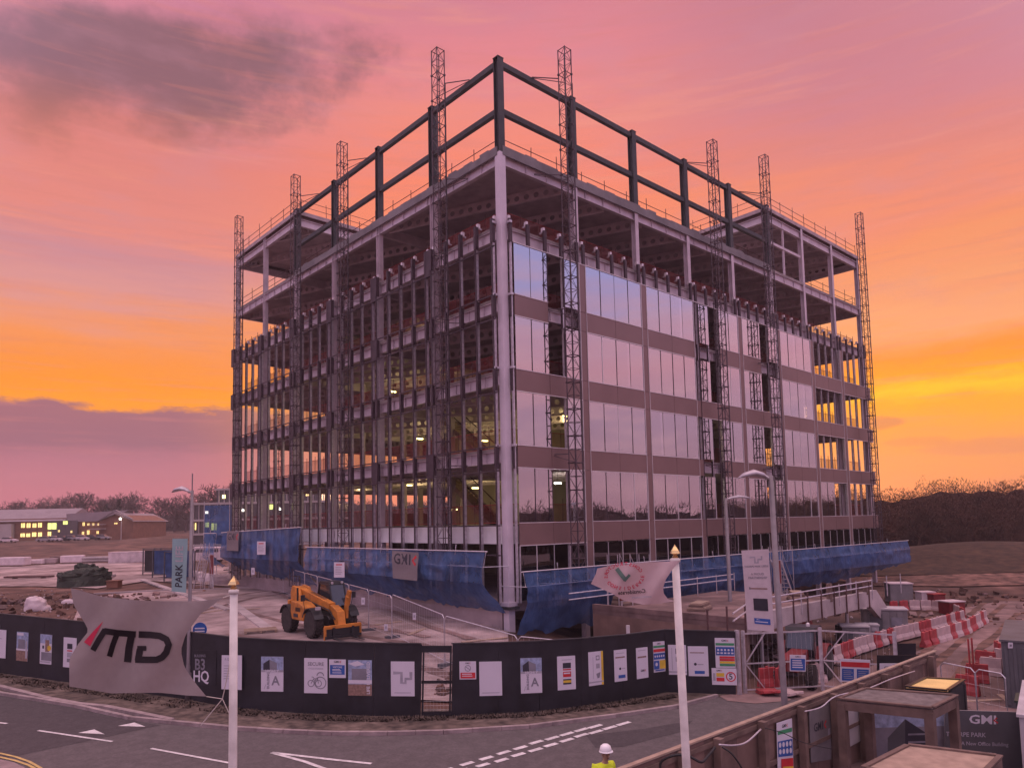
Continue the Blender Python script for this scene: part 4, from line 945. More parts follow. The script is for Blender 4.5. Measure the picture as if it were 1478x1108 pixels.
c = hcard(992.5, 932, 1021.5, 975, slope=.3); c.rect(.1, .2, .8, .23, 'ink_brown'); c.circle(.35, .6, .07, 'poster_ink'); c.rect(.45, .59, .75, .62, 'poster_grey'); c.rect(.3, .82, .8, .92, 'ink_blue'); put(c, 'white poster with a brown line between the right flagpole and the speed sign')
c = hcard(1031.5, 920, 1060, 963, slope=.4); logo4(c, .5, .09, .4); c.rect(.03, .17, .97, .25, 'ink_green'); c.rect(.03, .3, .97, .58, 'ink_blue')
for k in range(5): c.circle(.15+k*.175, .4, .055, 'poster_white'); c.rect(.08+k*.18, .48, .2+k*.18, .53, 'poster_white')
for k, mt in enumerate(('ink_red', 'ink_red', 'ink_yellow', 'ink_green')): c.rect(.2, .61+k*.085, .97, .68+k*.085, mt)
put(c, 'large safety board with blue and coloured bands at the right end of the hoarding', 'sign', 'safety_sign')
c = hcard(1027, 963.5, 1063, 987.5, slope=.8); c.circle(.76, .5, .2, 'ink_red'); c.circle(.76, .5, .155, 'poster_white'); c.text('5', .76, .5, .34, 'poster_ink'); c.rect(.18, .28, .5, .5, 'ink_yellow'); c.rect(.18, .56, .5, .78, 'ink_red'); logo4(c, .3, .14, .25); c.rect(.05, .3, .14, .75, 'poster_grey'); put(c, 'speed limit sign with a number 5 in a red ring', 'sign', 'safety_sign')
# ---------------------------------------------------------------- flagpoles and flags
def flagpole(label, ptop, pbot, D_):
    a = at_d(*ptop, D_); b = at_d(*pbot, D_); d = (b-a).normalized(); zg = H(a.x, a.y); base = a+d*((zg-a.z)/d.z)
    t = thing('flagpole', label, 'flagpole', base, 0, 'white flagpoles beside the road'); top = a-base
    m = MB(); m.tube([(0, 0, 0), top*.5, top], .066, 'pole_white', 14, r1=.052); m.build('pole', t, smooth=True)
    m = MB(); m.lathe([(.001, .0), (.045, .0), (.05, .03), (.03, .05), (.03, .06), (.085, .075), (.06, .12), (.02, .17), (.002, .2)], 'gold', 4, c=top); m.build('finial', t)
    m = MB(); m.lathe([(.06, -.05), (.07, -.04), (.07, .0), (.05, .01)], 'pole_white', 14, c=top); m.build('collar', t, smooth=True); return base, top
flagpole('white flagpole with a gold finial between the grey flag and the posters', (337.5, 851), (336, 1108), 10)
flagpole('white flagpole with a gold finial holding the pale flag', (974.5, 806), (991, 1108), 10)
def flag(name, label, top, bot, dfn, mat, draw, cords):
    NX, NY = 40, 22
    def along(pl, t):
        L_ = [0]
        for i in range(len(pl)-1): L_.append(L_[-1]+math.dist(pl[i], pl[i+1]))
        s = t*L_[-1]
        for i in range(len(pl)-1):
            if s <= L_[i+1]+1e-9: f = (s-L_[i])/(L_[i+1]-L_[i]); return (pl[i][0]+(pl[i+1][0]-pl[i][0])*f, pl[i][1]+(pl[i+1][1]-pl[i][1])*f)
        return pl[-1]
    hoist, free = draw['hoist'], draw['free']
    def S(u, v):       # Coons patch, u from hoist to free, v from top to bottom
        T, B, Lf, R_ = along(top, u), along(bot, u), along(hoist, v), along(free, v)
        r = []
        for k in (0, 1):
            r.append((1-v)*T[k]+v*B[k]+(1-u)*Lf[k]+u*R_[k]-((1-u)*(1-v)*top[0][k]+u*(1-v)*top[-1][k]+(1-u)*v*bot[0][k]+u*v*bot[-1][k]))
        return r
    m = MB(); vs = []; fs = []
    o = at_d(top[0][0], top[0][1], dfn(*top[0]))
    for i in range(NX+1):
        for j in range(NY+1): x, y = S(i/NX, j/NY); vs.append(at_d(x, y, dfn(x, y))-o)
    for i in range(NX):
        for j in range(NY): q = i*(NY+1)+j; fs.append((q, q+1, q+NY+2, q+NY+1))
    m.add(vs, fs, mat); e = [.012]
    def P(x, y): return at_d(x, y, dfn(x, y)-e[0])-o
    def stroke(pts, w, mt):
        e[0] += .0008; V = [Vector(p) for p in pts]; k = len(V); Q = []
        W_ = []
        for i in range(k-1):
            n = max(1, int((V[i+1]-V[i]).length/3))
            for s_ in range(n): Q.append(V[i].lerp(V[i+1], s_/n))
        Q.append(V[-1]); k = len(Q); A, B = [], []
        for i, p in enumerate(Q):
            d = (Q[min(i+1, k-1)]-Q[max(i-1, 0)]).normalized(); n = Vector((-d.y, d.x))*w/2; A.append(P(*(p+n))); B.append(P(*(p-n)))
        m.add(A+B, [(i, i+1, k+i+1, k+i) for i in range(k-1)], mt)
    def text(st, x, y, size, rot, mt, mirror=True):
        e[0] += .0008; c_, s_ = math.cos(rot), math.sin(rot)
        def fn(a, b): a *= (-1 if mirror else 1); X = a*c_-b*s_; Y = a*s_+b*c_; return P(x+X*size, y-Y*size)
        m.text(st, fn, mt)
    def poly(pts, mt): e[0] += .0008; m.quad([P(*p) for p in pts], mt)
    draw['fn'](stroke, text, poly)
    ob = m.build(name, smooth=True); ob.location = o; tag(ob, label, 'flag')
    for cpts in cords:
        mm = MB(); Q = [at_d(x, y, 9.98) for x, y in cpts]; mm.tube([q-Q[0] for q in Q], .007, 'rope', 5); ob2 = mm.build('cord', parent=ob); ob2.location = Q[0]-o
    return ob
def f1(stroke, text, poly):
    poly([(149, 896), (135, 910), (121, 926), (130, 932), (138, 916)], 'flag_red')
    stroke([(150, 910), (170, 913), (196, 915)], 9, 'flag_ink'); stroke([(190, 915), (186, 935), (184, 955)], 10.5, 'flag_ink'); stroke([(169, 914), (163, 930), (158, 947)], 8, 'flag_ink'); stroke([(152, 908), (143, 922), (134, 938)], 8.5, 'flag_ink')
    stroke([(200, 915), (216, 915.5), (230, 917), (240, 922), (243.5, 930), (240, 941), (234, 948), (226, 951.5), (210, 951.5), (195, 951)], 9.5, 'flag_ink'); stroke([(199, 953), (202, 936)], 9.5, 'flag_ink'); stroke([(198, 935), (211, 935)], 7, 'flag_ink')
flag('flag', 'torn grey flag with black letters and a red corner blowing left of its white pole', [(322, 862), (290, 867), (240, 867), (200, 866), (150, 861), (102, 848)], [(298, 1004.5), (270, 1003), (230, 999), (160, 1000), (125, 994), (100, 990)],
     lambda x, y: 10+.22*math.sin((x-330)*.028)+.08*math.sin(x*.06+y*.05), 'flag_grey',
     {'hoist': [(322, 862), (290, 885), (268, 915), (261, 938), (266, 962), (282, 985), (298, 1004.5)], 'free': [(102, 848), (106, 872), (122, 898), (128, 910), (112, 930), (100, 950), (100, 990)], 'fn': f1},
     [[(298, 1004.5), (321, 1008), (335, 1038)], [(322, 862), (334, 858)], [(321, 1008), (290, 1046)], [(321, 1008), (325, 990), (337, 930)]])
def f2(stroke, text, poly):
    W_ = 'CONSIDERATE CONSTRUCTORS'; cx, cy, rx_, ry_ = 901, 831, 26, 17.5
    for k, ch in enumerate(W_):
        if ch == ' ': continue
        th = -2.55+k*(2*PI/25)
        # seen from the back: letters run the other way round
        a = -th; x = cx+rx_*math.cos(a); y = cy+ry_*math.sin(a)
        text(ch, x, y, 7.0, -a-PI/2, 'flag_red')
    stroke([(890, 820), (896, 828), (903, 837)], 6, 'flag_green'); stroke([(901, 838), (909, 829)], 4, 'flag_green')
    text('Considerate', 912, 854, 8, .08, 'flag_ink'); text('constructors', 926, 861, 5.5, .05, 'poster_grey')
flag('flag', 'pale pink flag with a red letter ring and green tick blowing from the right pole', [(982, 808.5), (960, 810), (935, 811), (905, 814), (880, 816), (862, 820)], [(974, 867), (955, 870), (928, 872), (900, 866), (885, 857), (853, 842)],
     lambda x, y: 10+.16*math.sin((x-985)*.05)+.05*math.sin(x*.11+y*.09), 'flag_pale',
     {'hoist': [(982, 808.5), (970, 822), (961, 836), (957, 848), (958, 856), (964, 864), (974, 867)], 'free': [(862, 820), (860, 828), (853, 842)], 'fn': f2}, [[(974, 867), (979, 868)], [(974, 868), (978, 866), (976, 840)]])
# ---------------------------------------------------------------- street lamps
def lamp(label, base, top, r, head_l, side, group='street lamps'):
    base = Vector((base.x, base.y, H(base.x, base.y))); t = thing('street_lamp', label, 'street lamp', base, 0, group); tp = Vector(top)-base
    m = MB(); m.tube([(0, 0, 0), tp*.16, tp*.17, tp], r*1.35, 'lamp_post', 12, r1=r*.75); m.build('post', t, smooth=True)
    s = RT*side; m = MB(); a = tp+Vector((0, 0, -.06)); L_ = head_l
    n = 8; ring = []; up = Vector((0, 0, 1)); fwv = FH
    prof = [(0, .09, .10), (.15, .2, .2), (.45, .26, .24), (.8, .24, .16), (1, .1, .04)]; vs = []; fs = []
    for (u, w, h) in prof:
        for k in range(8): th = 2*PI*k/8; vs.append(a+s*(.1+u*L_)+fwv*w*math.cos(th)+up*(h*.55*math.sin(th) if math.sin(th) > 0 else h*.15*math.sin(th))+up*(.10*math.sin(u*PI)))
    for i in range(4):
        for k in range(8): q = (k+1) % 8; fs.append((i*8+k, i*8+q, (i+1)*8+q, (i+1)*8+k))
    fs += [tuple(range(8)), tuple(range(32, 40))]; m.add(vs, fs, 'lamp_head'); m.tube([a, a+s*.14], .045, 'lamp_head', 8); m.build('lamp_head', t, smooth=True)
    m = MB(); m.lathe([(.03, 0), (.03, .07), (.02, .08)], 'trim_pale', 10, c=a+s*(.1+.45*L_)+up*.12); m.build('photocell', t)
    m = MB(); m.box(tp*.10+Vector((0, 0, 0)), (r*3, r*3, .5), 'lamp_post'); m.build('door', t); return t, tp
b = at_g(271, 1011); tpx = at_d(276.5, 706, (b-CAM).dot(FW))
t_, tp_ = lamp('street lamp at the left carrying the teal banner', b, (b.x+.05, b.y, tpx.z), .075, .62, -1)
m = MB(); m.tube([tp_, tp_+Vector((0, 0, .62))], .022, 'lamp_post', 6); m.build('mast_tip', t_)
D1 = 18.6; a_ = at_d(1112, 686, D1); b_ = at_d(1134, 1040, D1); dd = (b_-a_).normalized(); bs = a_+dd*((-8.0-a_.z)/dd.z)
lamp('tall street lamp with the white hanging banner, nearest of the lamps', bs, a_, .088, .74, -1)
b = at_g(1056.5, 926); a_ = at_d(1047, 719, 40.2); lamp('smaller street lamp standing beyond the hoarding left of the tall one', b, (b.x, b.y, a_.z), .12, 1.35, 1)
# lamp banners
Dl = (at_g(271, 1011)-CAM).dot(FW)-.12
c = Card([at_d(249, 777, Dl), at_d(271, 777, Dl), at_d(268.5, 855, Dl), at_d(247.5, 853, Dl)], 'banner_teal', .01, wav=.02)
c.text('PARK', .5, .70, .66, 'poster_ink', rot=PI/2, sx=.92); c.text('LIFE', .5, .29, .66, 'banner_white', rot=PI/2, sx=.92); c.build('lamp_banner', 'teal banner lettered PARKLIFE hanging from the left street lamp', 'banner', smooth=True)
c = Card([at_d(1070, 794, D1-.1), at_d(1109.5, 792, D1-.1), at_d(1117.5, 912, D1-.1), at_d(1079, 908, D1-.1)], 'banner_white', .01, wav=.025)
c.stroke([(.28, .09), (.46, .09), (.46, .16), (.58, .16), (.58, .12), (.72, .12), (.72, .08)], .07, 'poster_grey'); c.text('THORPE PARK LEEDS', .5, .205, .095, 'ink_grey'); c.text('A PROUD', .52, .30, .115, 'ink_grey'); c.text('PARTNERSHIP', .52, .345, .115, 'ink_grey'); c.rect(.2, .47, .85, .485, 'ink_brown'); c.rect(.17, .46, .22, .49, 'ink_grey')
c.rect(.3, .6, .83, .75, 'poster_ink'); c.poly([(.48, .69), (.5, .64), (.6, .615), (.72, .63), (.78, .68), (.68, .70), (.6, .69)], 'poster_grey'); c.rect(.36, .71, .78, .725, 'poster_white'); c.rect(.28, .845, .88, .915, 'ink_blue'); c.lines(.32, .84, .855, .91, 2, 'poster_white', .35); c.build('lamp_banner', 'tall white banner with logos hanging from the tall street lamp', 'banner', smooth=True)
Dq = 34.0; t = thing('road_sign', 'round blue sign with white bars on a post behind the grey flag', 'road sign', at_d(288, 930, 29.5)); t.location.z = H(t.location.x, t.location.y)
o = Vector(t.location); cz = at_d(288.5, 908, 29.5)-o; Rm = Matrix((RT, U_, FH)).transposed()
m = MB(); m.lathe([(.29, -.01), (.29, .01)], 'ink_blue', 24, c=cz, R=Rm); m.box(cz-FH*.02+Vector((0, 0, .05)), (.4, .01, .05), 'poster_white', Matrix((RT, FH, U_)).transposed()); m.box(cz-FH*.02-Vector((0, 0, .07)), (.4, .01, .05), 'poster_white', Matrix((RT, FH, U_)).transposed()); m.build('sign_plate', t)
m = MB(); m.tube([(0, 0, 0), cz+FH*.05], .038, 'lamp_post', 8); m.build('post', t)
# ---------------------------------------------------------------- telehandler
def wheel(t, x, y, r, w, rimmat):
    side = -1 if y < 0 else 1
    m = MB(); Rm_ = Matrix.Rotation(PI/2, 3, 'X'); prof = [(r*.55, -w/2), (r*.9, -w/2), (r*.97, -w*.38), (r*.97, w*.38), (r*.9, w/2), (r*.55, w/2)]
    m.lathe(prof, 'rubber', 28, c=(0, 0, 0), R=Rm_)
    for k in range(22):
        a = 2*PI*k/22
        for s in (-1, 1):
            a2 = a+(.07 if s > 0 else -.07)*1.2; R3 = Matrix.Rotation(a2, 3, 'Y') @ Matrix.Rotation(s*.6, 3, 'Z'); m.box((math.sin(a2)*r*.985, s*w*.22, math.cos(a2)*r*.985), (.06, w*.5, .07), 'rubber', Matrix.Rotation(a2, 3, 'Y') @ Matrix.Rotation(s*.5, 3, 'Z'))
    wh = m.build('wheel', t); wh.location = (x, y, r)
    m = MB(); m.lathe([(r*.2, side*w*.1), (r*.5, side*w*.12), (r*.56, side*w*.42), (r*.6, side*w*.47), (r*.6, side*w*.40)], rimmat, 20, R=Rm_.inverted()); m.lathe([(.14, side*w*.1), (.12, side*w*.3), (.02, side*w*.32)], rimmat, 10, R=Rm_.inverted()); m.build('rim', wh)
def telehandler(label, loc, rz, paint, boom=True):
    t = thing('telehandler', label, 'telehandler', loc, rz)
    for (x, y) in ((1.38, -.92), (1.38, .92), (-1.38, -.92), (-1.38, .92)): wheel(t, x, y, .66, .44, 'rim')
    m = MB(); m.prism([(-2.2, .55), (2.0, .55), (2.15, .9), (1.9, 1.05), (-2.0, 1.1), (-2.3, .95)], 'y', -.45, .45, 'cab_black'); m.box((1.38, 0, .66), (.3, 1.5, .25), 'cab_black'); m.box((-1.38, 0, .66), (.3, 1.5, .25), 'cab_black'); m.build('chassis', t, bevel=.03)
    # engine pod on the machine's right (-y)
    m = MB(); m.prism([(-.62, .75), (.72, .75), (.84, 1.05), (.78, 1.42), (.2, 1.62), (-.75, 1.66), (-.8, 1.1)], 'y', -1.16, -.47, paint); m.build('engine_cover', t, bevel=.05)
    for k in range(5): 
        m = MB(); m.box((-.1+k*.12, -1.17, 1.28), (.05, .03, .2), 'cab_black'); m.build('vent', t)
    m = MB()
    for (x, y) in ((1.38, -.95), (-1.38, -.95), (1.38, .95), (-1.38, .95)):
        pts = [(x+math.cos(a)*.78, .66+math.sin(a)*.78) for a in [PI*.12+PI*.76*k/8 for k in range(9)]]; pts2 = [(x+math.cos(a)*.74, .66+math.sin(a)*.74) for a in [PI*.88-PI*.76*k/8 for k in range(9)]]
        m.prism(pts+pts2, 'y', y-.24, y+.24, 'cab_black')
    m.build('mudguards', t)
    m = MB(); m.prism([(-2.25, 1.0), (-1.2, 1.0), (-.9, 1.3), (-1.5, 2.22), (-2.2, 2.3), (-2.42, 1.9)], 'y', -.46, -.30, paint); m.prism([(-2.25, 1.0), (-1.2, 1.0), (-.9, 1.3), (-1.5, 2.22), (-2.2, 2.3), (-2.42, 1.9)], 'y', .10, .26, paint); m.box((-2.2, -.1, 1.3), (.3, 1.1, .5), paint); m.build('boom_mount', t, bevel=.03)
    m = MB(); p0, p1 = Vector((-2.15, -.1, 2.05)), Vector((1.75, -.1, 1.42)); m.beam(p0, p1, .34, .42, paint); m.beam(p1-Vector((.3, 0, -.05)), p1+Vector((.75, 0, -.2)), .26, .32, paint)
    m.prism([(2.0, 1.55), (2.65, 1.3), (2.8, .65), (2.45, .6), (2.15, 1.05)], 'y', -.3, .1, paint); m.build('boom', t, bevel=.02)
    m = MB(); m.tube([(-1.0, -.1, 1.0), (.6, -.1, 1.42)], .07, 'trim_pale', 8); m.build('lift_ram', t)
    m = MB(); m.prism([(2.0, 1.6), (2.3, 2.25), (2.55, 2.2), (2.35, 1.5)], 'y', .42, .54, paint); m.prism([(2.1, 1.0), (2.35, 2.0), (2.5, 1.9), (2.4, .9)], 'y', .3, .42, paint); m.build('headstock_arm', t)
    m = MB(); m.box((2.85, -.1, .62), (.12, 1.9, .16), paint); m.box((2.85, -1.02, .35), (.12, .1, .6), paint); m.box((2.85, .82, .35), (.12, .1, .6), paint); m.box((2.9, -.1, .15), (.1, 1.9, .14), 'cab_black'); m.box((2.87, -.1, .38), (.04, 1.8, .32), 'cab_black'); m.build('fork_carriage', t, bevel=.01)
    m = MB(); d_ = (p1-p0).normalized()
    for q in range(6): c_ = p0.lerp(p1, .42+q*.07)+Vector((.03, 0, .2155)); m.box(c_+Vector((0, .02, .0)), (.16, .2, .006), 'cab_black', Matrix.Rotation(.16, 3, 'Y'))
    m.build('boom_lettering', t)
    for q in (0, 1, 2): m = MB(); m.tube([p0+Vector((.2, -.19-q*.03, -.1)), p0.lerp(p1, .5)+Vector((0, -.21-q*.03, -.16)), p1+Vector((.1, -.2-q*.03, -.1)), (2.5, -.3-q*.03, .9)], .016, 'rubber', 5); m.build('hose', t)
    m = MB(); m.box((1.95, -.95, 1.45), (.16, .22, .14), 'lamp_head'); m.build('headlight', t); m = MB(); m.box((-.1, -1.18, .98), (.5, .02, .16), 'poster_ink'); m.build('step_plate', t)
    for y in (-.6, .4): m = MB(); m.prism([(2.9, .06), (4.0, .05), (4.0, .075), (2.96, .12), (2.96, .6), (2.9, .6)], 'y', y-.06, y+.06, 'cab_black'); m.build('fork', t)
    # cab on the left (+y)
    m = MB(); C8 = [(-.75, .95), (.72, .95), (.95, 1.35), (.55, 2.42), (-.55, 2.45), (-.85, 1.6)]; m.prism(C8, 'y', .34, 1.12, 'cab_glass'); m.build('cab_glass', t)
    m = MB(); m.prism([(-.62, 2.44), (.6, 2.42), (.5, 2.54), (-.5, 2.56)], 'y', .3, 1.16, 'cab_black')
    for y in (.33, 1.13):
        for i in range(len(C8)): a, b = C8[i], C8[(i+1) % 6]; m.beam((a[0], y, a[1]), (b[0], y, b[1]), .07, .07, 'cab_black')
    m.prism([(-.75, .8), (.72, .8), (.96, 1.34), (-.8, 1.3)], 'y', .32, 1.14, 'cab_black'); m.build('cab', t)
    for (x, y, z) in ((.9, -1.25, 1.9), (1.3, 1.3, 1.9)): m = MB(); m.box((x, y, z), (.06, .2, .3), 'cab_black'); m.tube([(x, y, z), (x-.1, y*.85, z-.8)], .015, 'cab_black', 5); m.build('mirror', t)
    m = MB(); m.tube([(-.5, -.9, 1.6), (-.5, -.9, 2.3)], .05, 'cab_black', 8); m.build('exhaust', t)
    for y in (.45, 1.0): m = MB(); m.lathe([(.06, 0), (.07, .06), (.02, .07)], 'lamp_head', 10, c=(.58, y, 2.5), R=Matrix.Rotation(PI/2, 3, 'Y')); m.build('work_lamp', t)
    return t
fp = at_g(462, 918); telehandler('orange telehandler with a dark cab standing on the pale slab behind the hoarding', (-7.45, 6.3, H(-7.5, 6.3)+.02), -PI/2-.03, 'orange')
# ---------------------------------------------------------------- heras fencing
def heras(p, q, label, group='temporary mesh fence panels', h=2.0, mesh=True):
    p = Vector(p); q = Vector(q); p.z = H(p.x, p.y)+.1; q.z = H(q.x, q.y)+.1; t = thing('mesh_fence', label, 'fence', p, 0, group); e = q-p; U = Vector((0, 0, h)); r = .12; d = e.normalized()
    m = MB(); m.tube([Vector((0, 0, 0)), U-Vector((0, 0, r)), U+d*r, e+U-d*r, e+U-Vector((0, 0, r)), e], .021, 'galv', 6); m.tube([Vector((0, 0, .12)), e+Vector((0, 0, .12))], .014, 'galv', 5); m.build('frame', t)
    if mesh:
        m = MB(); n = int(e.length/.22)
        for k in range(1, n): m.tube([e*k/n+Vector((0, 0, .12)), e*k/n+U], .0035, 'galv', 3, False)
        for z in (.5, 1.0, 1.5): m.tube([Vector((0, 0, z)), e+Vector((0, 0, z))], .004, 'galv', 3, False)
        m.build('mesh', t)
    s = Vector((-d.y, d.x, 0)); m = MB(); m.beam(s*-.35+Vector((0, 0, -.03)), s*.35+Vector((0, 0, -.03)), .24, .14, 'container_dark'); m.build('foot', t); return t
a0, a1 = Vector(W(-33, 84)), Vector(W(-5.6, 34.2)); n = 16
names = ['at the far end of the row beside the blue net', 'second from the far end of the row', 'third from the far end of the row', 'fourth from the far end of the row', 'fifth from the far end of the row', 'sixth from the far end of the row', 'seventh from the far end of the row', 'left of the middle of the row', 'in the middle of the row along the building', 'right of the middle of the row', 'sixth from the telehandler end of the row', 'fifth behind the telehandler', 'fourth behind the telehandler', 'third behind the telehandler cab', 'second along behind the telehandler', 'right behind the telehandler forks']
for k in range(n): heras(a0.lerp(a1, k/n), a0.lerp(a1, (k+.97)/n), 'mesh fence panel '+names[k])
hn = [AD(at_z(x, y, -5.55)) for x, y in ((566, 889), (642, 906), (748, 917), (830, 921))]
hn = [W(*p) for p in hn]
for k, l in enumerate(('mesh fence panel left of the viewing gap just behind the hoarding', 'mesh fence panel right over the viewing gap in front of the column foot', 'mesh fence panel behind the hoarding just right of the corner column')): heras(hn[k], hn[k].lerp(hn[k+1], .985), l, h=2.0)
# white tags hung on the row
for k, (x, y) in enumerate(((365, 824), (524, 867), (557, 905), (598, 889))):
    c = Card([at_d(x-2.5, y-5, 34), at_d(x+2.5, y-5, 34), at_d(x+2.5, y+5, 34), at_d(x-2.5, y+5, 34)], 'poster_white', .01); c.rect(.3, .3, .7, .7, 'poster_grey'); c.build('fence_tag', ['leftmost small white tag on the mesh fence', 'small white tag on the mesh fence right of the telehandler boom', 'small white tag low beside the telehandler forks', 'small white tag on the mesh fence below the grey banner'][k], 'tag', 'white tags on the mesh fence')
# ---------------------------------------------------------------- gate right of the hoarding
GP = [at_g(1076, 1001), at_g(1185, 992), at_g(1300, 1000)]
gt = thing('site_gate', 'galvanised mesh site gate between the hoarding end and the timber fence', 'gate', (GP[0].x, GP[0].y, H(GP[0].x, GP[0].y))); o = Vector(gt.location)
G0 = Vector((0, 0, 0)); G1 = at_d(1184, 925, 28.4)-o; G1.z = 2.35; G2 = at_d(1292, 935, 27.0)-o; G2.z = 2.3
for (a, b) in ((G0, G1), (G1, G2)):
    a = Vector((a.x, a.y, 0)); b = Vector((b.x, b.y, 0)); m = MB(); U = Vector((0, 0, 2.3)); dd = (b-a).normalized()
    m.beam(a+Vector((0, 0, .15)), b+Vector((0, 0, .15)), .05, .05, 'galv'); m.beam(a+U, b+U, .05, .06, 'galv'); m.beam(a+Vector((0, 0, 1.15)), b+Vector((0, 0, 1.15)), .04, .05, 'galv')
    m.beam(a+dd*.1+Vector((0, 0, 1.2)), a+dd*.9+Vector((0, 0, 2.28)), .04, .04, 'galv'); m.beam(a+dd*.1+Vector((0, 0, 1.1)), a+dd*.8+Vector((0, 0, .18)), .04, .04, 'galv'); m.build('gate_leaf', gt)
    m = MB(); m.beam(a+Vector((0, 0, 1.2)), a+Vector((0, 0, 1.2))+Vector((0, 0, .001))+dd*.0001, .1, .1, 'galv'); n = int((b-a).length/.2)
    for k in range(1, n): p = a.lerp(b, k/n); m.tube([p+Vector((0, 0, .15)), p+U], .004, 'galv', 3, False)
    m.build('gate_mesh', gt)
for p in (G0, G1, G2): m = MB(); m.box((p.x, p.y, 1.2), (.11, .11, 2.45), 'galv'); m.build('gate_post', gt)
def free_card(x0, y0, x1, y1, D_, mat, dy=0, th=.02): return Card([at_d(x0, y0, D_), at_d(x1, y0+dy, D_), at_d(x1, y1+dy, D_), at_d(x0, y1, D_)], mat, th)
c = free_card(1140, 944.5, 1163, 968, 27.6, 'poster_white', .6); logo4(c, .5, .1, .4); c.rect(.05, .22, .95, .93, 'ink_blue'); c.lines(.15, .85, .3, .85, 4, 'poster_white', .5); c.build('safety_sign', 'blue and white square sign hung on the site gate', 'sign')
c = free_card(1213, 950, 1256, 983, 26.8, 'poster_white', 2); c.rect(.02, .12, .98, .34, 'ink_red'); c.rect(.05, .42, .45, .94, 'ink_blue'); c.rect(.55, .42, .95, .94, 'ink_blue'); c.lines(.1, .42, .5, .9, 5, 'poster_grey', .3); c.lines(.6, .92, .5, .9, 5, 'poster_grey', .3); c.build('safety_sign', 'wide white sign with a red band over two blue panels', 'sign')
# ---------------------------------------------------------------- tractor in the gateway
def tractor(label, loc, rz):
    t = thing('tractor', label, 'tractor', loc, rz)
    for (x, y, r, w) in ((-1.0, -.85, .82, .46), (-1.0, .85, .82, .46), (1.45, -.8, .55, .36), (1.45, .8, .55, .36)): wheel(t, x, y, r, w, 'machine_red')
    m = MB(); m.prism([(.2, .75), (2.05, .8), (2.1, 1.35), (1.7, 1.5), (.2, 1.6)], 'y', -.4, .4, 'machine_red'); m.build('bonnet', t, bevel=.05)
    m = MB(); m.prism([(-1.6, .6), (1.9, .6), (1.9, .76), (-1.6, .95)], 'y', -.3, .3, 'cab_black'); m.build('chassis', t)
    m = MB(); m.prism([(-1.35, 1.2), (.15, 1.2), (.3, 1.6), (0, 2.4), (-1.2, 2.42), (-1.5, 1.7)], 'y', -.62, .62, 'cab_glass'); m.build('cab_glass', t)
    m = MB(); m.prism([(-1.3, 2.43), (.1, 2.43), (0, 2.6), (-1.15, 2.6)], 'y', -.7, .7, 'cab_black')
    for y in (-.63, .63):
        for a, b in (((-1.35, 1.2), (-1.5, 1.7)), ((-1.5, 1.7), (-1.2, 2.42)), ((.15, 1.2), (.3, 1.6)), ((.3, 1.6), (0, 2.4)), ((-.6, 1.2), (-.6, 2.42))): m.beam((a[0], y, a[1]), (b[0], y, b[1]), .07, .07, 'cab_black')
    m.build('cab', t)
    for y in (-.85, .85):
        m = MB(); pts = [(-1.0+math.cos(a)*.98, .82+math.sin(a)*.95) for a in [PI*.1+PI*.8*k/8 for k in range(9)]]; p2 = [(-1.0+math.cos(a)*.92, .82+math.sin(a)*.89) for a in [PI*.9-PI*.8*k/8 for k in range(9)]]; m.prism(pts+p2, 'y', y-.25, y+.25, 'machine_red'); m.build('mudguard', t)
    m = MB(); m.lathe([(.04, 0), (.09, .02), (.09, .15), (.03, .2)], 'trim_pale', 10, c=(-.3, .3, 2.6)); m.build('beacon', t)
    for y in (-.25, .25): m = MB(); m.box((2.11, y, 1.2), (.03, .18, .14), 'lamp_head'); m.build('headlight', t)
    return t
p = at_g(1185, 992); tractor('red tractor with a dark cab parked behind the site gate', (p.x+.5, p.y+1.0, H(p.x, p.y)+.03), YAW+2.5).scale = (.86, .86, .86)
# ---------------------------------------------------------------- plastic road barriers
def barrier_proto(mat):
    m = MB(); pr = [(-.22, 0), (.22, 0), (.2, .2), (.09, .42), (.07, .95), (-.07, .95), (-.09, .42), (-.2, .2)]; m.prism(pr, 'x', -.48, .48, mat); m.box((.5, 0, .6), (.06, .08, .5), mat); m.box((0, 0, .985), (.16, .09, .07), mat)
    me = m.build('road_barrier'); me.modifiers.new('bevel', 'BEVEL').width = .02; return me
bp = {'r': barrier_proto('barrier_red'), 'w': barrier_proto('barrier_white')}; used = {'r': 0, 'w': 0}
def barrier(loc, rz, k, label, tilt=0, z=None, sc=1):
    o = bp[k] if not used[k] else bp[k].copy()
    if used[k]: COL.objects.link(o)
    used[k] = 1; o.location = (loc.x, loc.y, H(loc.x, loc.y)+.02 if z is None else z); o.rotation_euler = (tilt, 0, rz); o.scale = (sc, sc, sc); tag(o, label, 'barrier', 'red and white plastic road barriers')
def brow(pts, pat, lab, gap=1.02, sc=1):
    gap *= sc
    P = [at_g(*p) for p in pts]; segs = []; i = 0; k = 0; L_ = 0
    pos = []; 
    for a, b in zip(P, P[1:]):
        d = Vector((b.x-a.x, b.y-a.y, 0)); n = max(1, round(d.length/gap))
        for q in range(n): pos.append((a.lerp(b, (q+.5)/n), math.atan2(d.y, d.x)))
    for k, (p, r) in enumerate(pos):
        w = pat[k % len(pat)]; barrier(p, r+random.uniform(-.08, .08), w, lab % ('red' if w == 'r' else 'white'), sc=sc)
brow([(1195, 960), (1240, 942), (1290, 926), (1335, 915), (1365, 906), (1392, 898)], 'wwrrwwwrwrww', '%s plastic barrier in the left hand curving row beside the grey cabins', sc=.78)
brow([(1331, 935), (1362, 925), (1395, 915), (1423, 898)], 'rrwwrwrw', '%s plastic barrier in the right hand row along the edge of the site road', sc=.8)
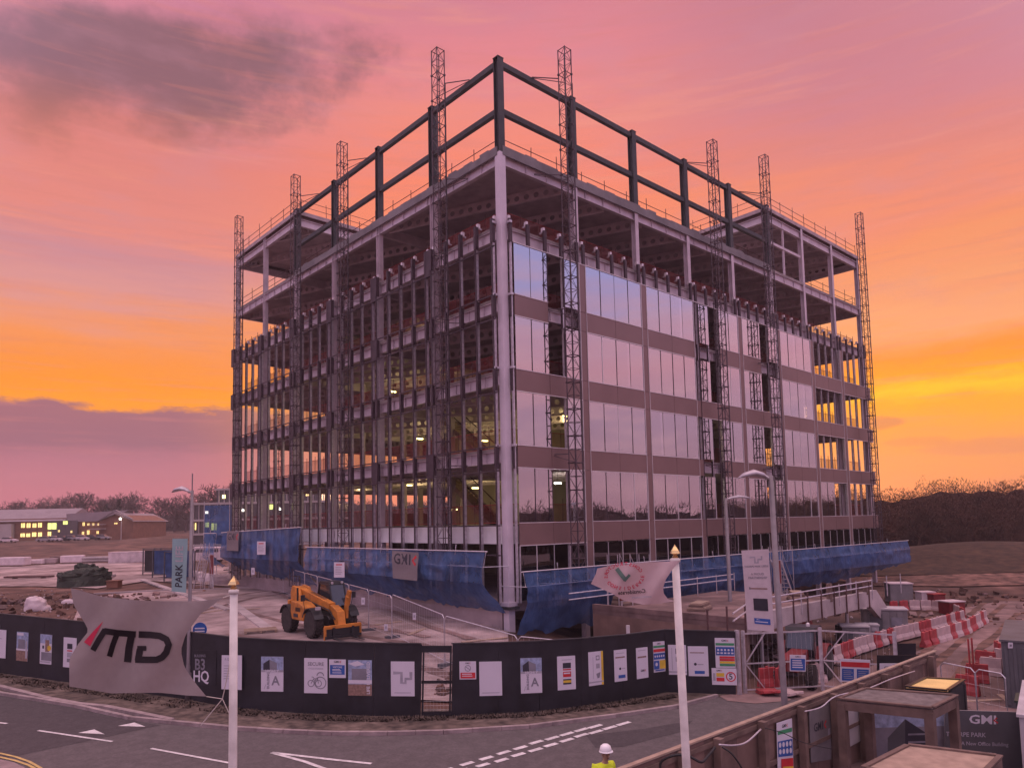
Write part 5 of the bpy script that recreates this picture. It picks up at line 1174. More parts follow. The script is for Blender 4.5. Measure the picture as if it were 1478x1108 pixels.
brow([(1283, 882), (1312, 880), (1345, 880), (1372, 884), (1392, 893)], 'rrwwwrrwwrw', '%s plastic barrier in the far row in front of the mound', sc=.7)
for (x, y, r, k, tl, l) in ((1108, 991, .3, 'r', 0, 'red plastic barrier standing behind the gate at its left end'), (1126, 990, .9, 'r', .0, 'red plastic barrier just left of the tall street lamp foot'), (1128, 1002, .5, 'w', 1.35, 'white plastic barrier lying on its side by the tall street lamp'), (1104, 1000, .1, 'r', 1.3, 'red plastic barrier lying on its side behind the gate'), (1424, 965, 2.2, 'r', 0, 'red plastic barrier beside the grey container, nearer the road'), (1441, 950, 1.2, 'r', 0, 'bright red plastic barrier touching the left side of the grey container'), (1412, 985, 2.6, 'r', 0, 'red plastic barrier by the two thin red posts'), (1432, 975, 2.4, 'w', 0, 'white plastic barrier by the grey container foot'), (1398, 1003, 2.3, 'r', 0, 'red plastic barrier right of the box with the yellow lit top'), (1448, 962, 1.7, 'w', 0, 'white plastic barrier half hidden by the grey container'), (1180, 985, .2, 'w', 0, 'white plastic barrier behind the tractor'), (1235, 985, .0, 'r', .0, 'red plastic barrier under the wide red and blue sign')): barrier(at_g(x, y), YAW-PI/2+r, k, l, tl, None, .8)
for k, (x, y) in enumerate(((1402, 990), (1407, 988))):
    p = at_g(x, y); m = MB(); m.tube([(0, 0, 0), (0, 0, 1.9)], .035, 'barrier_red', 8); m.tube([(0, 0, 0), (0, 0, .06)], .16, 'rubber', 12); o_ = m.build('marker_post'); o_.location = (p.x, p.y, H(p.x, p.y)); tag(o_, ['left one of the two thin red marker posts', 'right one of the two thin red marker posts'][k], 'post', 'thin red marker posts')
# ---------------------------------------------------------------- cabins, boxes and stacks on the right
def edge_place(t, x, D_, w, d):
    q = at_d(x, 1000, D_); ph = math.atan((x-PPX)/FPX)+.03; rz = YAW-PI/2-ph; t.rotation_euler = (0, 0, rz)
    ex = Vector((math.cos(rz), math.sin(rz), 0)); ey = Vector((-ex.y, ex.x, 0)); p = Vector((q.x, q.y, 0))+ex*w/2+ey*d/2; t.location = (p.x, p.y, H(p.x, p.y))
def boxthing(name, label, cat, px, size, rz, mat, top=None, ribs=0, D_=None, door=True, legs=0, parts=True):
    p = at_g(*px); t = thing(name, label, cat, (p.x, p.y, H(p.x, p.y)), rz); w, d, h = size
    m = MB(); m.box((0, 0, h/2+legs), (w, d, h), mat)
    for k in range(ribs): x = -w/2+w*(k+.5)/ribs; m.box((x, -d/2-.02, h/2+legs), (w/ribs*.45, .04, h*.86), mat); m.box((x, d/2+.02, h/2+legs), (w/ribs*.45, .04, h*.86), mat)
    m.build('body', t, bevel=.02)
    m = MB(); m.box((0, 0, h+.04+legs), (w+.1, d+.1, .07), top or mat); m.build('lid', t)
    if door: m = MB(); m.box((-w*.22, -d/2-.05, h*.5+legs), (w*.28, .02, h*.7), 'container_dark'); m.build('door', t); m = MB(); m.box((w*.25, -d/2-.05, h*.6+legs), (w*.25, .02, h*.3), 'ink_grey'); m.build('vent_panel', t)
    return t
boxthing('generator', 'grey boxy generator cabin in front of the deck, larger of two', 'generator', (1277, 917), (2.2, 1.4, 1.5), YAW-PI/2-.35, 'cabin_grey', 'cabin_pale', 3)
t = boxthing('generator', 'small pale cabin left of the larger grey generator', 'generator', (1234, 931), (1.3, 1.0, 1.0), YAW-PI/2-.3, 'cabin_grey', 'cabin_pale', 2); 
boxthing('generator', 'low pale cabinet between the two generator cabins', 'cabinet', (1253, 926), (1.0, .8, .9), YAW-PI/2-.3, 'cabin_pale', 'cabin_pale', 2)
boxthing('stack_of_boards', 'stack of pale boards at the foot of the mound', 'stack', (1298, 868), (1.6, 1.4, 1.4), YAW-PI/2-.2, 'cabin_grey', 'white_wrap', 0, door=False)
boxthing('crate', 'small white crate in front of the mound', 'crate', (1336, 872), (1.0, .9, .9), YAW-PI/2, 'white_wrap', 'white_wrap', 0, door=False)
boxthing('crate', 'flat pale crate right of the red tub by the mound', 'crate', (1374, 885), (1.2, 1.0, .8), YAW-PI/2+.2, 'machine_red', 'white_wrap', 0, door=False)
boxthing('tub', 'dark red tub in front of the mound', 'tub', (1350, 873), (1.0, .9, .8), YAW-PI/2+.2, 'machine_red', 'barrier_red', 0, door=False)
t = boxthing('shipping_container', 'dark grey steel container at the right edge', 'container', (1486, 1000), (2.4, 6.0, 2.45), YAW-PI/2+.04, 'container_dark', 'container_dark', 9, door=False); edge_place(t, 1450, 26.2, 2.4, 6.0)
c = free_card(1455.5, 927, 1462, 935, 26.1, 'poster_white'); c.rect(.25, .3, .75, .7, 'ink_grey'); c.build('container_notice', 'tiny white notice on the grey container', 'notice')
t = boxthing('wheeled_bin', 'dark green wheeled bin at the right edge below the grey container', 'bin', (1490, 1040), (1.3, 1.1, 1.35), YAW-PI/2+.1, 'bin_green', 'bin_green', 0, door=False); edge_place(t, 1466, 21.5, 1.3, 1.1)
for k, (u, v, l) in enumerate((((1357, 974, 0), (1406, 983, 0), 'mesh fence panel joined to the far end of the timber fence'), ((1407, 983, 0), (1450, 990, 0), 'mesh fence panel between the red posts and the grey container'))): heras(at_z(u[0], u[1]-22, -6.0), at_z(v[0], v[1]-22, -6.0), l, 'mesh fence panels by the grey container')
# black boards standing beyond the timber fence
for (x0, y0, x1, y1, D_, l) in ((1266, 945, 1340, 975, 25.6, 'black hoarding board with a white sign beyond the timber fence'), (1293, 928, 1322, 942, 30, 'smaller black board behind the larger black one')):
    c = free_card(x0, y0, x1, y1+14, D_, 'hoarding'); c.build('black_board', l, 'board')
c = free_card(1270, 957, 1296, 985, 25.4, 'poster_white'); logo4(c, .5, .22, .6); c.text('GATE', .5, .6, .25, 'ink_grey'); c.build('site_sign', 'white sign with a dark mark on the black board', 'sign')
# ---------------------------------------------------------------- timber fence at lower right
TZ = -5.85
fa, fb = at_z(905, 1108, TZ), at_z(1350, 940, TZ); dfn_ = (fb-fa).normalized(); fa = fa-dfn_*2.5; nfen = Vector((-dfn_.y, dfn_.x, 0))
if nfen.dot(CAM-fa) < 0: nfen = -nfen
tf = thing('timber_fence', 'tall plywood site fence on timber posts seen from its back', 'fence', fa); Lf = (fb-fa).length; o = Vector(tf.location)
bot = -8.2-TZ; n = round(Lf/1.22)
for k in range(n):
    m = MB(); a = dfn_*(Lf*k/n+.004); b = dfn_*(Lf*(k+1)/n-.004); m.beam(a+Vector((0, 0, bot/2-.02)), b+Vector((0, 0, bot/2-.02)), .022, -bot-.02, ['ply', 'timber', 'ply'][k % 3]); m.build('board', tf)
m = MB(); m.beam(Vector((0, 0, .03)), dfn_*Lf+Vector((0, 0, .03)), .12, .035, 'timber_pale'); m.build('capping', tf)
for z in (-.14, -1.1): m = MB(); m.beam(nfen*.05+Vector((0, 0, z)), nfen*.05+dfn_*Lf+Vector((0, 0, z)), .05, .1, 'timber'); m.build('rail', tf)
for (x, y) in ((1036, 1068), (1103, 1044), (1159, 1022), (1207, 1004), (1287, 976), (1321, 964), (1353, 950), (985, 1088), (1250, 989)):
    p = at_z(x, y, TZ-.06); s = (p-fa).dot(dfn_); m = MB(); m.box(dfn_*s+nfen*.17+Vector((0, 0, (bot-.08)/2)), (.16, .17, -bot+.06), 'timber', Matrix((dfn_, nfen, Vector((0, 0, 1)))).transposed()); m.build('post', tf)
def cable(label, pts, r=.018, mat='cable', cat='cable'):
    Q = [at_d(*p) for p in pts]; m = MB(); C2 = []
    for i in range(len(Q)-1):
        a, b, c0, d0 = Q[max(i-1, 0)], Q[i], Q[i+1], Q[min(i+2, len(Q)-1)]
        for k in range(6): t = k/6; C2.append(.5*((2*b)+(-a+c0)*t+(2*a-5*b+4*c0-d0)*t*t+(-a+3*b-3*c0+d0)*t**3))
    C2.append(Q[-1]); m.tube([q-C2[0] for q in C2], r, mat, 6); ob = m.build('cable', smooth=True); ob.location = C2[0]; tag(ob, label, cat, 'cables slung along the timber fence')
cable('thick black cable looping over the near end of the timber fence', [(952, 1108, 14.1), (956, 1097, 14.1), (975, 1089, 14.0), (995, 1091, 14.0), (1012, 1099, 14.0), (1022, 1090, 14.3), (1032, 1078, 14.6)], .028)
cable('grey cable sagging between the first two fence posts', [(1038, 1074, 14.6), (1060, 1075, 14.9), (1078, 1070, 15.3), (1098, 1052, 16.0)], .02, 'galv')
cable('black cable hanging down from the second fence post', [(1042, 1077, 14.5), (1055, 1086, 14.4), (1066, 1100, 14.4), (1075, 1116, 14.4)], .018)
cable('thin black cable running past the safety board to the canopy post', [(1104, 1050, 15.6), (1130, 1057, 15.6), (1160, 1071, 15.8), (1200, 1080, 16.5)], .01)
cable('grey cable draped along the far part of the timber fence', [(1162, 1026, 17.0), (1185, 1020, 17.5), (1207, 1004, 18.0), (1250, 994, 19.2), (1287, 979, 20.5), (1320, 968, 22.0)], .016, 'galv')
pf = lambda e: (lambda px, py: (lambda r: CAM+r*((fa+nfen*e-CAM).dot(nfen)/r.dot(nfen)))(ray(px, py)))
c = Card([pf(.08)(1121, 1043), pf(.08)(1143, 1036), pf(.08)(1146, 1122), pf(.08)(1123, 1122)], 'poster_white', .01); logo4(c, .5, .09, .4); c.rect(.04, .15, .96, .22, 'ink_green'); c.rect(.04, .34, .96, .62, 'ink_blue')
for k in range(4): c.circle(.16+k*.22, .41, .08, 'poster_white'); c.circle(.16+k*.22, .53, .08, 'poster_white')
c.rect(.2, .66, .96, .82, 'ink_red'); c.rect(.3, .8, .96, .95, 'ink_yellow'); c.build('safety_sign', 'narrow colourful safety board on the timber fence', 'sign')
c = Card([pf(.06)(1168, 1026), pf(.06)(1200, 1012), pf(.06)(1200, 1095), pf(.06)(1171, 1100)], 'cabin_grey', .02); logo4(c, .45, .36, .65); c.rect(.82, .45, .92, .62, 'poster_grey'); c.build('notice_board', 'grey panel with a small dark mark on the timber fence', 'panel')
c = Card([pf(.06)(1213, 1008), pf(.06)(1246, 998), pf(.06)(1247, 1066), pf(.06)(1216, 1083)], 'cabin_pale', .02); c.rect(.3, .6, .6, .63, 'poster_grey'); c.build('notice_board', 'blank pale panel on the timber fence under the canopy', 'panel')
# timber canopy
def canopy(label, c4, z, matt, edge, legs, cat='canopy', name='timber_canopy', lg=.12, fas=.22):
    P = [at_z(x, y, z) for x, y in c4]; ce = sum(P, Vector())/4; g = H(ce.x, ce.y); o = Vector((ce.x, ce.y, g)); t = thing(name, label, cat, o); Q = [p-o for p in P]
    m = MB(); dn = Vector((0, 0, -.03)); m.add(Q+[q+dn for q in Q], [(0, 1, 2, 3), (7, 6, 5, 4)]+[(i, (i+1) % 4, 4+(i+1) % 4, 4+i) for i in range(4)], matt); m.build('roof_board', t)
    for i in range(4):
        a, b = Q[i], Q[(i+1) % 4]; d = (b-a).normalized(); m = MB(); m.beam(a-d*.0+Vector((0, 0, -.04-fas/2)), b+Vector((0, 0, -.04-fas/2)), .05, fas, edge); m.build('fascia', t)
        m = MB(); m.beam(a+Vector((0, 0, .02)), b-d*.06+Vector((0, 0, .02)), .1, .035, edge); m.build('edge_batten', t)
    for i in legs:
        q = Q[i]; q = q-q.normalized()*0; q = Vector((q.x*.93, q.y*.93, 0)); m = MB(); m.box(q+Vector((0, 0, (z-g)/2-.05)), (lg, lg, z-g-.1), edge); m.build('leg', t)
    return t
canopy('timber canopy with a grey boarded top beside the plywood fence', [(1209, 1008), (1249, 993.5), (1381, 1003.5), (1345, 1021.5)], -5.75, 'ply_grey', 'timber', (0, 1, 2, 3), lg=.2)
canopy('low pale boarded shelter top at the bottom edge', [(1246, 1108), (1311, 1075), (1444, 1091), (1400, 1135)], -6.0, 'timber_pale', 'timber', (1, 2), 'shelter', 'boarded_shelter')
canopy('dark box with a yellow lit boarded top behind the canopy', [(1308, 991), (1336, 978), (1391, 981), (1367.5, 996.5)], -6.2, 'yellow_lit_top', 'cab_black', (0, 1, 2, 3), 'box', 'storage_box', .16, 1.1)
# printed panels behind the canopy
c = free_card(1364, 1024, 1500, 1115, 19.2, 'cabin_grey', 4, .04); c.rect(0, 0, 1, 1, 'container_dark'); c.text('GMI', .40, .14, .13, 'poster_white', sx=1.3); c.stroke([(.55, .10), (.52, .14), (.56, .18)], .018, 'ink_red'); c.text('THORPE PARK', .22, .38, .065, 'poster_grey'); c.text('A New Office Building', .42, .52, .055, 'poster_grey'); c.text('Coming soon', .35, .66, .055, 'poster_grey'); c.rect(.1, .80, .5, .82, 'poster_grey')
c.build('printed_banner', 'dark grey printed banner with white letters and a red mark', 'banner')
c = free_card(1258, 1028, 1363, 1115, 19.4, 'poster_grey', -3, .04); c.rect(0, 0, 1, .25, 'ink_sky'); c.rect(0, .25, 1, 1, 'ink_grey'); c.poly([(.22, .42), (.46, .12), (.46, .9), (.22, .85)], 'container_dark'); c.poly([(.46, .12), (.8, .4), (.8, .85), (.46, .9)], 'poster_ink')
for k in range(4): c.rect(.5, .36+k*.13, .78, .39+k*.13, 'ink_grey')
c.rect(.0, .85, 1, 1, 'poster_ink'); c.build('printed_banner', 'printed picture of a dark cube building behind the canopy legs', 'banner')
t = boxthing('van', 'rounded pale panel van corner at the right edge', 'van', (1490, 1090), (1.9, 4.4, 2.0), YAW-PI/2+.1, 'cabin_pale', 'cabin_pale', 0, door=False); edge_place(t, 1468, 17.6, 1.9, 4.4)
m = MB(); m.box((0, -2.22, 1.3), (1.5, .02, .7), 'cab_glass'); m.build('windscreen', t); 
for x in (-.8, .8):
    m = MB(); m.lathe([(.3, -.1), (.32, .1)], 'rubber', 16, c=(x, -1.4, .32), R=Matrix.Rotation(PI/2, 3, 'Y')); m.build('wheel', t)
# ---------------------------------------------------------------- the person in yellow
def person():
    p = at_d(872, 1092, 15.1); g = H(p.x, p.y); t = thing('person', 'person in a yellow hi vis jacket and white helmet walking on the road', 'person', (p.x, p.y, g+.02), YAW+PI+.5)
    def skin(name, verts, edges, mat, parent, sub=2, mods=True):
        me = bpy.data.meshes.new(name); me.from_pydata([v[:3] for v in verts], edges, []); me.materials.append(MT[mat]); o = bpy.data.objects.new(name, me); COL.objects.link(o); o.parent = parent
        s = o.modifiers.new('skin', 'SKIN'); s.use_smooth_shade = True
        for i, v in enumerate(verts): me.skin_vertices[0].data[i].radius = (v[3], v[4] if len(v) > 4 else v[3])
        me.skin_vertices[0].data[0].use_root = True; o.modifiers.new('subsurf', 'SUBSURF').levels = sub; o.modifiers['subsurf'].render_levels = sub; return o
    # x forward, y left, z up
    B = [(0, 0, .96, .15, .11), (0, 0, 1.15, .13, .1), (.01, 0, 1.36, .165, .11), (.02, 0, 1.5, .06), (.05, 0, 1.58, .052), (.06, 0, 1.67, .082, .09), (.06, 0, 1.76, .07),
         (0, .19, 1.43, .06), (-.06, .25, 1.17, .045), (.14, .22, 1.0, .033), (.22, .21, .96, .03), (0, -.19, 1.43, .06), (.04, -.26, 1.16, .045), (.2, -.2, 1.02, .033), (.27, -.18, 1.0, .03),
         (.02, .1, .9, .09), (.14, .11, .5, .06), (.05, .11, .1, .042), (.18, .11, .04, .045), (-.02, -.1, .9, .09), (-.04, -.11, .5, .06), (-.24, -.11, .14, .042), (-.12, -.11, .05, .045)]
    E_ = [(0, 1), (1, 2), (2, 3), (3, 4), (4, 5), (5, 6), (2, 7), (7, 8), (8, 9), (9, 10), (2, 11), (11, 12), (12, 13), (13, 14), (0, 15), (15, 16), (16, 17), (17, 18), (0, 19), (19, 20), (20, 21), (21, 22)]
    b = skin('body', B, E_, 'skin', t)
    J = [(0, 0, .92, .19, .15), (0, 0, 1.15, .17, .14), (.01, 0, 1.36, .2, .145), (.02, 0, 1.49, .1), (0, .2, 1.43, .09), (-.06, .26, 1.17, .07), (.13, .225, 1.02, .055), (0, -.2, 1.43, .09), (.04, -.27, 1.16, .07), (.17, -.21, 1.04, .055)]
    skin('jacket', J, [(0, 1), (1, 2), (2, 3), (2, 4), (4, 5), (5, 6), (2, 7), (7, 8), (8, 9)], 'hivis', t)
    Tz = [(0, 0, .98, .16, .13), (.02, .1, .88, .11), (.14, .11, .5, .085), (.06, .11, .13, .07), (-.02, -.1, .88, .11), (-.04, -.11, .5, .085), (-.22, -.11, .17, .07)]
    skin('trousers', Tz, [(0, 1), (1, 2), (2, 3), (0, 4), (4, 5), (5, 6)], 'trousers', t)
    for (a, y) in (((.08, .03, .26), .11), ((-.2, .06, .26), -.11)):
        m = MB(); m.prism([(a[0]-.1, a[1]-.04), (a[0]+.17, a[1]-.04), (a[0]+.15, a[1]+.03), (a[0]+.02, a[1]+.12), (a[0]-.1, a[1]+.12)], 'y', y-.05, y+.05, 'cab_black'); m.build('boot', t, bevel=.02)
    m = MB(); m.lathe([(.128, 1.735), (.125, 1.79), (.105, 1.85), (.06, 1.885), (.001, 1.895)], 'helmet', 20, c=(.06, 0, 0)); m.lathe([(.125, 1.735), (.15, 1.735), (.148, 1.748), (.125, 1.752)], 'helmet', 20, c=(.075, 0, 0)); hm = m.build('helmet', t, smooth=True)
    m = MB(); m.lathe([(.145, 1.352), (.152, 1.352), (.152, 1.40), (.145, 1.40)], 'reflective', 20)
    for v in range(len(m.v)): x, y, z = m.v[v]; m.v[v] = (x*1.02, y*1.36, z)
    m.build('reflective_band', t)
    m = MB()                                          # face: nose, brow, mouth
    m.prism([(.15, 1.69), (.185, 1.655), (.15, 1.645)], 'y', -.014, .014, 'skin'); m.build('nose', b)
    for y in (-.032, .032): m = MB(); m.lathe([(.001, -.006), (.011, 0), (.001, .006)], 'poster_ink', 8, c=(.148, y, 1.695)); m.build('eye', b)
    m = MB(); m.box((.148, 0, 1.62), (.008, .045, .008), 'machine_red'); m.build('mouth', b)
    for y in (-.086, .086): m = MB(); m.box((.06, y, 1.675), (.035, .018, .06), 'skin'); m.build('ear', b, bevel=.006)
    for (hx, hy, hz, s) in ((.22, .21, .96, 1), (.27, -.18, 1.0, -1)):      # hands with separate fingers
        V = [(hx, hy, hz, .032, .018), (hx+.05, hy, hz-.02, .036, .016)]; Ed = [(0, 1)]
        for k, (dy, l) in enumerate(((-.028, .055), (-.009, .065), (.01, .06), (.028, .048))):
            n0 = len(V); V += [(hx+.075, hy+dy, hz-.03, .0085), (hx+.075+l*.5, hy+dy, hz-.045, .008), (hx+.07+l*.75, hy+dy, hz-.07, .0075)]; Ed += [(1, n0), (n0, n0+1), (n0+1, n0+2)]
        n0 = len(V); V += [(hx+.03, hy-s*.04, hz-.02, .010), (hx+.06, hy-s*.05, hz-.04, .009)]; Ed += [(0, n0), (n0, n0+1)]
        skin('hand', V, Ed, 'skin', b, 1)
person()
# ---------------------------------------------------------------- trees
def tree_mesh(name, h, seed, spread=.42, mat='bark_purple', depth=6, dens=3, twig=.018, trunkr=None, lowstart=.22):
    rnd = random.Random(seed); m = MB(); R0 = trunkr or h*.022
    V, F = [], []
    def tri(p, q, r0, r1):
        d = (q-p).normalized(); a = d.orthogonal().normalized(); b = d.cross(a); o = len(V)
        for (c, r) in ((p, r0), (q, r1)):
            for k in range(3): t = 2*PI*k/3; V.append(tuple(c+(a*math.cos(t)+b*math.sin(t))*r))
        for k in range(3): F.append((o+k, o+(k+1) % 3, o+3+(k+1) % 3, o+3+k))
    def grow(p, d, L_, r, lv):
        n = 3 if lv < 2 else 2; q = p
        for k in range(n):
            dd = (d+Vector((rnd.gauss(0, .12), rnd.gauss(0, .12), rnd.gauss(0, .08)+.03))).normalized(); e = q+dd*L_/n; tri(q, e, max(twig, r*(1-.25*k/n)), max(twig, r*(1-.25*(k+1)/n))); q = e; d = dd
            if lv > 0 and k < n-1 and lv < depth:
                s = d.orthogonal().normalized(); s.rotate(Matrix.Rotation(rnd.random()*2*PI, 3, d)); grow(q, (d*.55+s*.75).normalized(), L_*.55, r*.5, lv+1)
        if lv >= depth: return
        k = dens if lv < depth-1 else dens
        for i in range(k):
            s = d.orthogonal().normalized(); s.rotate(Matrix.Rotation(2*PI*(i+rnd.random()*.6)/k, 3, d)); sp = spread*(1+rnd.random()*.6)
            grow(q, (d+s*sp*1.35+Vector((0, 0, .10))).normalized(), L_*rnd.uniform(.62, .82), r*.62, lv+1)
    # trunk then limbs
    grow(Vector((0, 0, -.3)), Vector((0, 0, 1)), h*lowstart, R0, 0)
    return V, F
def crown_and_trunk(parent, V, F, cut, mat):
    # faces whose centre lies under the cut height belong to the trunk
    for nm, keep in (('trunk', lambda z: z < cut), ('crown', lambda z: z >= cut)):
        mp = {}; vs = []; fs = []
        for f in F:
            z = sum(V[i][2] for i in f)/4
            if keep(z):
                g = []
                for i in f:
                    if i not in mp: mp[i] = len(vs); vs.append(V[i])
                    g.append(mp[i])
                fs.append(tuple(g))
        m = MB(); m.add(vs, fs, mat); m.build(nm, parent)
TM = []
for k in range(4):
    V, F = tree_mesh('t', 14, 20+k, depth=5, dens=3, twig=.035, spread=[.42, .5, .36, .46][k]); TM.append((V, F))
far = [(16, 722, 722, 'low bare tree at the left edge of the far tree line'), (48, 722, 718, 'bare tree behind the left end of the long office'), (75, 722, 723, 'low spreading bare tree behind the grey office roof'), (98, 716, 712, 'rounded bare tree left of the pair above the lit entrance'), (119, 716, 708, 'tall rounded bare tree above the lit entrance'), (141, 718, 713, 'bare tree above the valley of the office roofs'), (160, 716, 715, 'bare tree just left of the dark evergreen'), (183, 714, 706, 'tallest rounded bare tree on the far left skyline'), (197, 716, 712, 'bare tree touching the right side of the tallest one'), (228, 718, 714, 'broad bare tree right of the gabled office end'), (252, 718, 712, 'bare tree left of the street lamp head'), (268, 720, 713, 'bare tree behind the street lamp post'), (301, 716, 708, 'bare tree left of the glass block'), (322, 712, 690, 'bushy bare tree above the roof of the glass block')]
protos = {}
for k, (x, _, yt, lab) in enumerate(far):
    D_ = 262+(k*37 % 40) if k != 13 else 190
    p = at_d(x, 760, D_); g = H(p.x, p.y); top = at_d(x, yt, D_).z; h = (top-g); q = k % 4
    if q not in protos:
        V, F = TM[q]; hh = max(v[2] for v in V); t = thing('bare_tree', lab, 'tree', (p.x, p.y, g), k*1.3, 'bare trees on the left skyline'); crown_and_trunk(t, V, F, hh*.26, 'bark_purple'); protos[q] = (t, hh); t.scale = (h/hh*1.15,)*2+(h/hh,)
    else: dup(protos[q][0], (p.x, p.y, g), k*1.3, lab, scale=(h/protos[q][1]*1.15,)*2+(h/protos[q][1],))
for (x, yt, lab) in ((171, 719, 'dark conical evergreen between the bare trees'), (153, 727, 'smaller dark evergreen left of the taller one')):
    D_ = 250; p = at_d(x, 760, D_); g = H(p.x, p.y); h = at_d(x, yt, D_).z-g; t = thing('evergreen_tree', lab, 'tree', (p.x, p.y, g), 0, 'evergreens on the left skyline'); m = MB()
    rnd = random.Random(x)
    for k in range(900):
        f = rnd.random()**.7; z = h*(.08+.92*(1-f)); r = f*h*.27*rnd.random()**.4; a = rnd.random()*2*PI; c0 = Vector((r*math.cos(a), r*math.sin(a), z)); s = .55
        v = [c0+Vector((rnd.uniform(-s, s), rnd.uniform(-s, s), rnd.uniform(-s, s))) for _ in range(3)]; m.add(v, [(0, 1, 2)], 'evergreen')
    m.build('crown', t); m = MB(); m.tube([(0, 0, -.3), (0, 0, h*.7)], .3, 'bark', 6); m.build('trunk', t)
def thicket(name, label, pts, hfn, mat, n, seed, s=.5, depth=8, twigs=0, base=None):
    """a wood seen as one mass: twig clumps through its volume with branches standing out of the top"""
    rnd = random.Random(seed); V, F = [], []
    L_ = [0]
    for a, b in zip(pts, pts[1:]): L_.append(L_[-1]+(Vector(b)-Vector(a)).length)
    def at(s_):
        for i in range(len(pts)-1):
            if s_ <= L_[i+1]: f = (s_-L_[i])/(L_[i+1]-L_[i]); return Vector(pts[i]).lerp(Vector(pts[i+1]), f)
        return Vector(pts[-1])
    for k in range(n):
        s_ = rnd.random()*L_[-1]; dd = rnd.random()*depth; q = at(s_); a, d = q.x, q.y+dd; p = W(a, d); hm = hfn(a, d)*(.9+.14*noise.noise(Vector((a*.13, d*.1, seed)))+.22*noise.noise(Vector((a*.5, d*.4, seed)))); z = H(p.x, p.y)+hm*(rnd.random()**.65); o = len(V); th = rnd.random()*PI
        # a small spray of twigs: narrow triangles leaning upward
        for j in range(2):
            th = rnd.random()*2*PI; l = s*rnd.uniform(.7, 1.9); w = s*.13; dx, dy = math.cos(th), math.sin(th); o = len(V); up = rnd.uniform(.2, 1.0)
            V += [(p.x-dy*w, p.y+dx*w, z), (p.x+dy*w, p.y-dx*w, z), (p.x+dx*l*.7, p.y+dy*l*.7, z+l*up)]; F.append((o, o+1, o+2))
    # broad inner volume so that the wood is not see-through
    K = int(L_[-1]/1.6)
    for row in range(4):
        off = depth*(.35+.2*row); o = len(V)
        for i in range(K+1):
            q = at(L_[-1]*i/K); a, d = q.x, q.y+off; p = W(a, d); hm = hfn(a, d)*(.80+.10*noise.noise(Vector((a*.13, d*.1, seed)))+.13*noise.noise(Vector((i*.9, row*7, seed)))); g = H(p.x, p.y)
            V += [(p.x, p.y, g-.5), (p.x, p.y, g+hm*.5), (p.x+rnd.uniform(-.3, .3), p.y, g+hm)]
        for i in range(K):
            q = o+i*3; F += [(q, q+3, q+4, q+1), (q+1, q+4, q+5, q+2)]
    for k in range(twigs):
        TV, TF = TM[k % 4]; s_ = L_[-1]*(k+rnd.random()*.8)/twigs; q = at(s_); a, d = q.x, q.y+rnd.random()*depth; p = W(a, d); g = H(p.x, p.y); hh = 13.5; hm = hfn(a, d)*rnd.uniform(.95, 1.18); sc = hm/hh; ro = rnd.random()*6; c_, s2 = math.cos(ro), math.sin(ro); o = len(V)
        V += [((x*c_-y*s2)*sc+p.x, (x*s2+y*c_)*sc+p.y, z*sc+g) for x, y, z in TV]; F += [tuple(i+o for i in f) for f in TF]
    m = MB(); m.add(V, F, mat); o = m.build(name); return tag(o, label, 'woodland', kind='stuff')
thicket('wood', 'dense brown leafless wood filling the right skyline', [(20, 118), (38, 106), (58, 98), (80, 92), (112, 84), (150, 70)], lambda a, d: max(4, 10.4+.4*math.sin(a*.3)-.95*(H(*W(a, d).xy)+7.2)), 'twig_brown', 130000, 5, .30, 14, 120)
thicket('wood', 'dark purple brown line of woodland behind the left offices', [(-235, 282), (-190, 290), (-140, 296), (-90, 300), (-40, 300), (60, 300)], lambda a, d: 9.0+2*math.sin(a*.05)+max(0, min(4.0, (a+105)*.05)), 'bark_purple', 16000, 8, 1.1, 18, 30)
thicket('wood', 'brown woodland seen low through the open floors of the building', [(-10, 190), (20, 170), (60, 150)], lambda a, d: 11, 'twig_brown', 5000, 9, 1.0, 14, 14)
# mound surface
sheet('mound', [(27, 76), (32, 73), (44, 70), (58, 68.5), (74, 70), (95, 74), (110, 84), (90, 96), (56, 98), (34, 92)], 'mound_grass', .03, px=False, step=2.0)
sheet('ground', [(27, 68), (40, 64), (60, 63), (90, 66), (95, 72), (58, 67.5), (32, 72)], 'dirt', .04, px=False, step=2.5)
thicket('wood', 'far line of trees across the park to the right, seen mirrored in the glazing', [(118, 66), (140, 10), (140, -60), (110, -110), (40, -130)], lambda a, d: 11.0+1.2*math.sin(d*.09)+.8*math.sin(a*.3), 'bark_purple', 8000, 12, 1.0, 12, 20)
# leafless trees across the road behind the viewer, seen in the glass
rb = random.Random(4)
for k in range(9):
    a, d = [(95, 34), (78, 8), (110, -6), (88, -30), (64, -52), (120, 40), (30, -62), (0, -66), (-40, -60)][k]; p = W(a, d); h = rb.uniform(9, 13); q = k % 4; lab = 'bare tree behind the viewer mirrored in the glazing'
    dup(protos[q][0], (p.x, p.y, H(p.x, p.y)), k, lab, 'bare trees across the road', (h/protos[q][1]*1.1,)*2+(h/protos[q][1],))
# ---------------------------------------------------------------- far buildings on the left
ob = thing('office_block', 'long low brick office with grey roofs and yellow lit windows on the left', 'building', at_d(100, 778, 214))
o = Vector(ob.location); o.z = at_d(60, 779, 214).z; ob.location = o; ob.rotation_euler = (0, 0, YAW-PI/2)
S_ = 214/FPX; lx = lambda x: (x-100)*S_; lz = lambda y, x: (767.5-.0207*(x-0)-y)*S_+CAM.z-o.z
def hz(y, x): return at_d(x, y, 214).z-o.z
